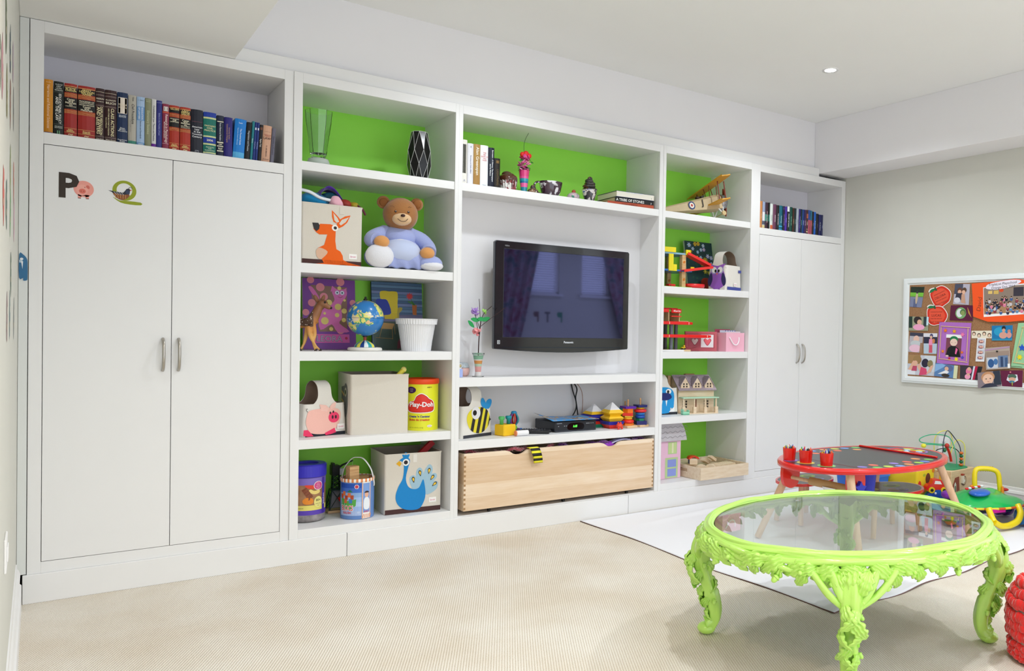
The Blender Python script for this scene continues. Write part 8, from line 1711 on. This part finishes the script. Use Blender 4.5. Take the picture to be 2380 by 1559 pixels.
# red shaggy thing at the lower right edge
t = thing('plush_pouf', 'red shaggy banded plush seat cut by the lower right edge', 'pouf', (3.068, -2.818, .0), 0); t.scale = (.92, .92, 1.15)
m = MB(); m.lathe([(0, 0), (.10, 0), (.135, .04), (.15, .10), (.15, .17), (.13, .235), (.08, .27), (0, .28)], mat('a89c94', .9), 30, caps=False); m.build('body', t)
q = random.Random(4)
for z0, z1, lb_ in ((.185, .262, 'upper'), (.085, .165, 'middle'), (.015, .065, 'lower')):
    m = MB()
    for k in range(90):
        a = k/90*2*pi; 
        for z in (z0+(z1-z0)*.15, z0+(z1-z0)*.5, z0+(z1-z0)*.85):
            r_ = .135+.018*sin(min(1, z/.2)*pi/2)-.05*max(0, z-.2)/.06
            m.ell((r_*cos(a)+q.uniform(-.004, .004), r_*sin(a)+q.uniform(-.004, .004), z+q.uniform(-.005, .005)), (.017, .017, (z1-z0)*.24), mat('e0201c', .9, sheen=.5), 7, k=4)
    lab(m.build('shaggy_band', t), lb_+' red shaggy band')
# ------------------------------------------------------------------ carved lime green glass topped table
m_, nt, b, tc = nodemat('lime_lacquer', .28); b.inputs['Base Color'].default_value = lin('bcea6c'); b.inputs['Coat Weight'].default_value = .35; b.inputs['Coat Roughness'].default_value = .12
nz = nt.nodes.new('ShaderNodeTexNoise'); nz.inputs['Scale'].default_value = 60; nz.inputs['Detail'].default_value = 3; nt.links.new(tc.outputs['Object'], nz.inputs['Vector'])
bp = nt.nodes.new('ShaderNodeBump'); bp.inputs['Strength'].default_value = .25; bp.inputs['Distance'].default_value = .003; nt.links.new(nz.outputs['Fac'], bp.inputs['Height']); nt.links.new(bp.outputs[0], b.inputs['Normal'])
LIME = m_
t = thing('glass_top_table', 'oval glass coffee table on an ornately carved lime green base', 'coffee table', (2.62, -2.235, 0))
A, B = .610, .437
def sweep(mb, path, rf, n=20, closed=False, flat=1.):
    P = [Vector(p) for p in path]; N = len(P); V = []; nrm = None
    for i, p in enumerate(P):
        d = (P[(i+1) % N]-P[i-1]) if closed else (P[min(i+1, N-1)]-P[max(i-1, 0)]); d.normalize()
        if nrm is None or closed: a = Vector((0, 0, 1)) if abs(d.z) < .8 else Vector((1, 0, 0)); nrm = (a-d*a.dot(d)).normalized()
        else: nrm = (nrm-d*nrm.dot(d)).normalized()
        bb = d.cross(nrm)
        for k in range(n):
            th = 2*pi*k/n; r_ = rf(i/(N-1), th); V.append(tuple(p+nrm*r_*cos(th)*flat+bb*r_*sin(th)))
    Fs = [(i*n+k, i*n+(k+1) % n, ((i+1) % N)*n+(k+1) % n, ((i+1) % N)*n+k) for i in range(N if closed else N-1) for k in range(n)]
    mb.add(V, Fs, LIME, True)
    if not closed: mb.add(V[:n], [tuple(range(n-1, -1, -1))], LIME); mb.add(V[-n:], [tuple(range(n))], LIME)
def epos(phi, off, z): 
    c, s = cos(phi), sin(phi); nx, ny = c/A, s/B; l = math.hypot(nx, ny); return Vector((A*c+off*nx/l, B*s+off*ny/l, z)), Vector((nx/l, ny/l, 0)), Vector((-ny/l, nx/l, 0))
# bark like rim
m = MB(); N = 150; path = [epos(2*pi*i/N, 0.022+.002*sin(i*.5), .4715+.002*sin(i*.31))[0] for i in range(N)]
sweep(m, path, lambda u, th: .0205*(1+.12*sin(7*th+2.5*sin(u*22))+.06*sin(12*th+3*sin(u*37))), 48, True, 1.0)
path = [epos(2*pi*i/N, .044+.004*sin(i*.42), .4585+.005*sin(i*.27+1))[0] for i in range(N)]
sweep(m, path, lambda u, th: .012*(1+.22*sin(4*th+9*u*6)), 12, True)
m.build('rim', t)
lab(MB().lathe([(0, .4725), (1, .4725), (1.004, .477), (1, .4815), (0, .4815)], mat('ecf8f4', .0, trans=1., ior=1.45), 96, caps=False, smooth=False, X=SC(A, B, 1)).build('glass_top', t), 'clear oval glass top with a green edge')
def leaf(mb, X_, L_=.10, W_=.055, curl=.35, lobes=4, cup=.25, nu=24, nv=16):
    def fn(u, v):
        s = u*L_; q = (v-.5)*2
        w_ = W_*.5*(sin(pi*min(1, u**.75))**.65)*(1+.42*abs(sin(lobes*pi*u+.3))-.2)
        w_ = max(w_, .003*(1-u)+.0012)
        x = s-.10*L_*abs(q)*(1-u)*.0+L_*.10*abs(q)*sin(pi*u); y = q*w_
        z = cup*w_*(1-q*q)*1.2-.0042*cos(q*pi*4.0)*(w_/(W_*.5))-curl*L_*u*u+.16*L_*sin(pi*u)
        return (x, y, z)
    mb.grid(fn, nu, nv, LIME, X=X_, thick=.004)
def orient(pos, d, nrm):
    """x along d, z towards nrm"""
    x = Vector(d).normalized(); z = Vector(nrm); z = (z-x*z.dot(x)).normalized(); y = z.cross(x)
    return Mx(((x.x, y.x, z.x, pos[0]), (x.y, y.y, z.y, pos[1]), (x.z, y.z, z.z, pos[2]), (0, 0, 0, 1)))
def acorn(mb, p, r_, d=(0, 0, -1)):
    X_ = orient(p, Vector((d[1]+.01, -d[0], .3)), d); mb.ell((0, 0, r_*.5), (r_*.8, r_*.8, r_*1.15), LIME, 12, X=X_, k=8); mb.lathe([(0, -r_*.5), (r_*.7, -r_*.4), (r_*1.02, r_*.05), (r_*.95, r_*.25), (r_*.8, r_*.22)], LIME, 12, X=X_, caps=False)
LEG = [47.5, 132.5, 227.5, 312.5]
rg = random.Random(21)
apron = MB()
for q_ in range(4):
    a0 = LEG[q_]; a1 = LEG[(q_+1) % 4]+(360 if q_ == 3 else 0); span = a1-a0
    n_ = int(span/9.2)
    for k in range(n_+1):
        f = k/n_; ph = R(a0+span*f); mid = abs(f-.5)*2; drop = .014+.050*mid**1.6
        dirn = -1 if f > .5 else 1
        # main leaf sweeping away from the nearer leg
        p, nr, tg = epos(ph, .045+rg.uniform(-.004, .008), .446-drop*.30)
        d = tg*dirn*(.85)+Vector((0, 0, -.28-.35*rg.random()))+nr*.15
        leaf(apron, orient(p-d.normalized()*.05, d, nr+Vector((0, 0, .3))), .098+.02*rg.random(), .050, .30, 4)
        d2 = tg*dirn*.45+Vector((0, 0, -.9))+nr*.05
        p2, _, _ = epos(ph+R(3.5), .040, .450-drop*.3); leaf(apron, orient(p2, d2, nr), .052+.030*mid+.012*rg.random(), .040, .35, 3)
        if k % 2 == 0:
            d3 = -tg*dirn*.8+Vector((0, 0, .25)); leaf(apron, orient(epos(ph, .052, .442-drop*.5)[0], d3, nr), .075, .042, .4, 3)
        if k % 3 == 1: acorn(apron, epos(ph+R(2), .054, .412-drop*.6)[0], .0135, (nr.x*.4, nr.y*.4, -.9))
        if k % 3 == 2: acorn(apron, epos(ph+R(1), .058, .440-drop*.4)[0], .010, (nr.x, nr.y, -.2))
    # a twisting stem runs through the leaves
    N = 40; pth = [epos(R(a0+span*i/N), .042+.006*sin(i*.9), .436-.020*(abs(i/N-.5)*2)**2+.006*cos(i*.9))[0] for i in range(N+1)]
    sweep(apron, pth, lambda u, th: .0115*(1+.2*sin(3*th+u*40)), 10)
apron.build('carved_apron', t)
for q_ in range(4):
    ph = R(LEG[q_]); sx_, sy_ = (1 if cos(ph) > 0 else -1), (1 if sin(ph) > 0 else -1)
    d = Vector((sx_*.782, sy_*.624, 0)); tn = Vector((-d.y, d.x, 0)); lg = MB()
    ctrl = [(.525, .45), (.555, .41), (.585, .355), (.590, .30), (.572, .235), (.547, .17), (.532, .11), (.533, .065), (.548, .044), (.560, .037)]
    pth = cr([tuple(d*r_+Vector((0, 0, z))) for r_, z in ctrl], 5, False)
    def rf(u, th, q_=q_):
        base = .040-.010*sin(min(1, u*1.2)*pi*.6)+.005*sin(u*9) if u < .55 else .0305-.0045*sin((u-.55)/.3*pi*.5)*(u < .85)-.0055*(u >= .85)*max(0, (1-u)/.15)
        if u > .82: base = .026+.009*((u-.82)/.18)**.7
        return base*(1+.10*sin(5*th+u*7+q_)+.05*sin(9*th-u*11))
    sweep(lg, pth, rf, 26); 
    lg.ell(tuple(d*.562+Vector((0, 0, .0245))), (.037, .037, .0245), LIME, 18, k=10)
    lo = lg.build('leg', t)
    cv = MB()
    # struts spreading from the leg to the rim
    for off, rr_ in ((-17, .012), (-9, .015), (9, .015), (17, .012)):
        e_, nr, tg = epos(ph+R(off*.9), .045, .440); s0 = d*.588+Vector((0, 0, .30)); md = (e_+s0)/2+nr*.018+Vector((0, 0, -.012))
        sweep(cv, cr([tuple(s0), tuple(md), tuple(e_)], 6, False), lambda u, th: rr_*(1+.15*sin(3*th+u*9)), 10)
    # shell shaped leaves at the top of the leg
    for off, L_, w_, ti in ((0, .115, .060, 0), (-.55, .10, .05, -.5), (.55, .10, .05, .5)):
        p = d*.612+tn*off*.045+Vector((0, 0, .362))-d*.012; leaf(cv, orient(p, Vector((0, 0, 1))+tn*ti*.9-d*.30, d), L_*.92, w_*1.1, .25, 4)
    # acanthus leaves wrapping the knee and ankle
    for z, ang, L_, w_, sgn in [(a, b_, c*.80, e*.72, f) for a, b_, c, e, f in ((.335, -40, .11, .062, 1), (.325, 40, .11, .062, -1), (.30, 0, .12, .066, 1), (.255, 75, .095, .052, -1), (.25, -75, .095, .052, 1), (.20, 15, .095, .050, -1), (.165, -55, .085, .044, 1), (.155, 60, .08, .042, -1), (.30, 150, .09, .05, 1), (.24, -150, .09, .05, -1), (.11, -10, .07, .036, 1))]:
        k_ = min(range(len(pth)), key=lambda i: abs(pth[i][2]-z)); c_ = Vector(pth[k_]); u_l = k_/(len(pth)-1)
        nr = (d*cos(R(ang))+tn*sin(R(ang))).normalized(); rad = rf(u_l, 0)*.98
        dd = Vector((0, 0, -.85))+(d*-sin(R(ang))+tn*cos(R(ang)))*sgn*.55; 
        leaf(cv, orient(c_+nr*rad*.97, dd, nr), L_, w_, .28, 4, .35)
    for z, ang in ((.345, 90), (.35, -95), (.215, -30), (.14, 100), (.29, 110), (.135, -80)):
        k_ = min(range(len(pth)), key=lambda i: abs(pth[i][2]-z)); c_ = Vector(pth[k_]); nr = (d*cos(R(ang))+tn*sin(R(ang))); acorn(cv, c_+nr*.034, .0105, (nr.x*.5, nr.y*.5, -.8))
    cv.build('carved_leaves', lo)
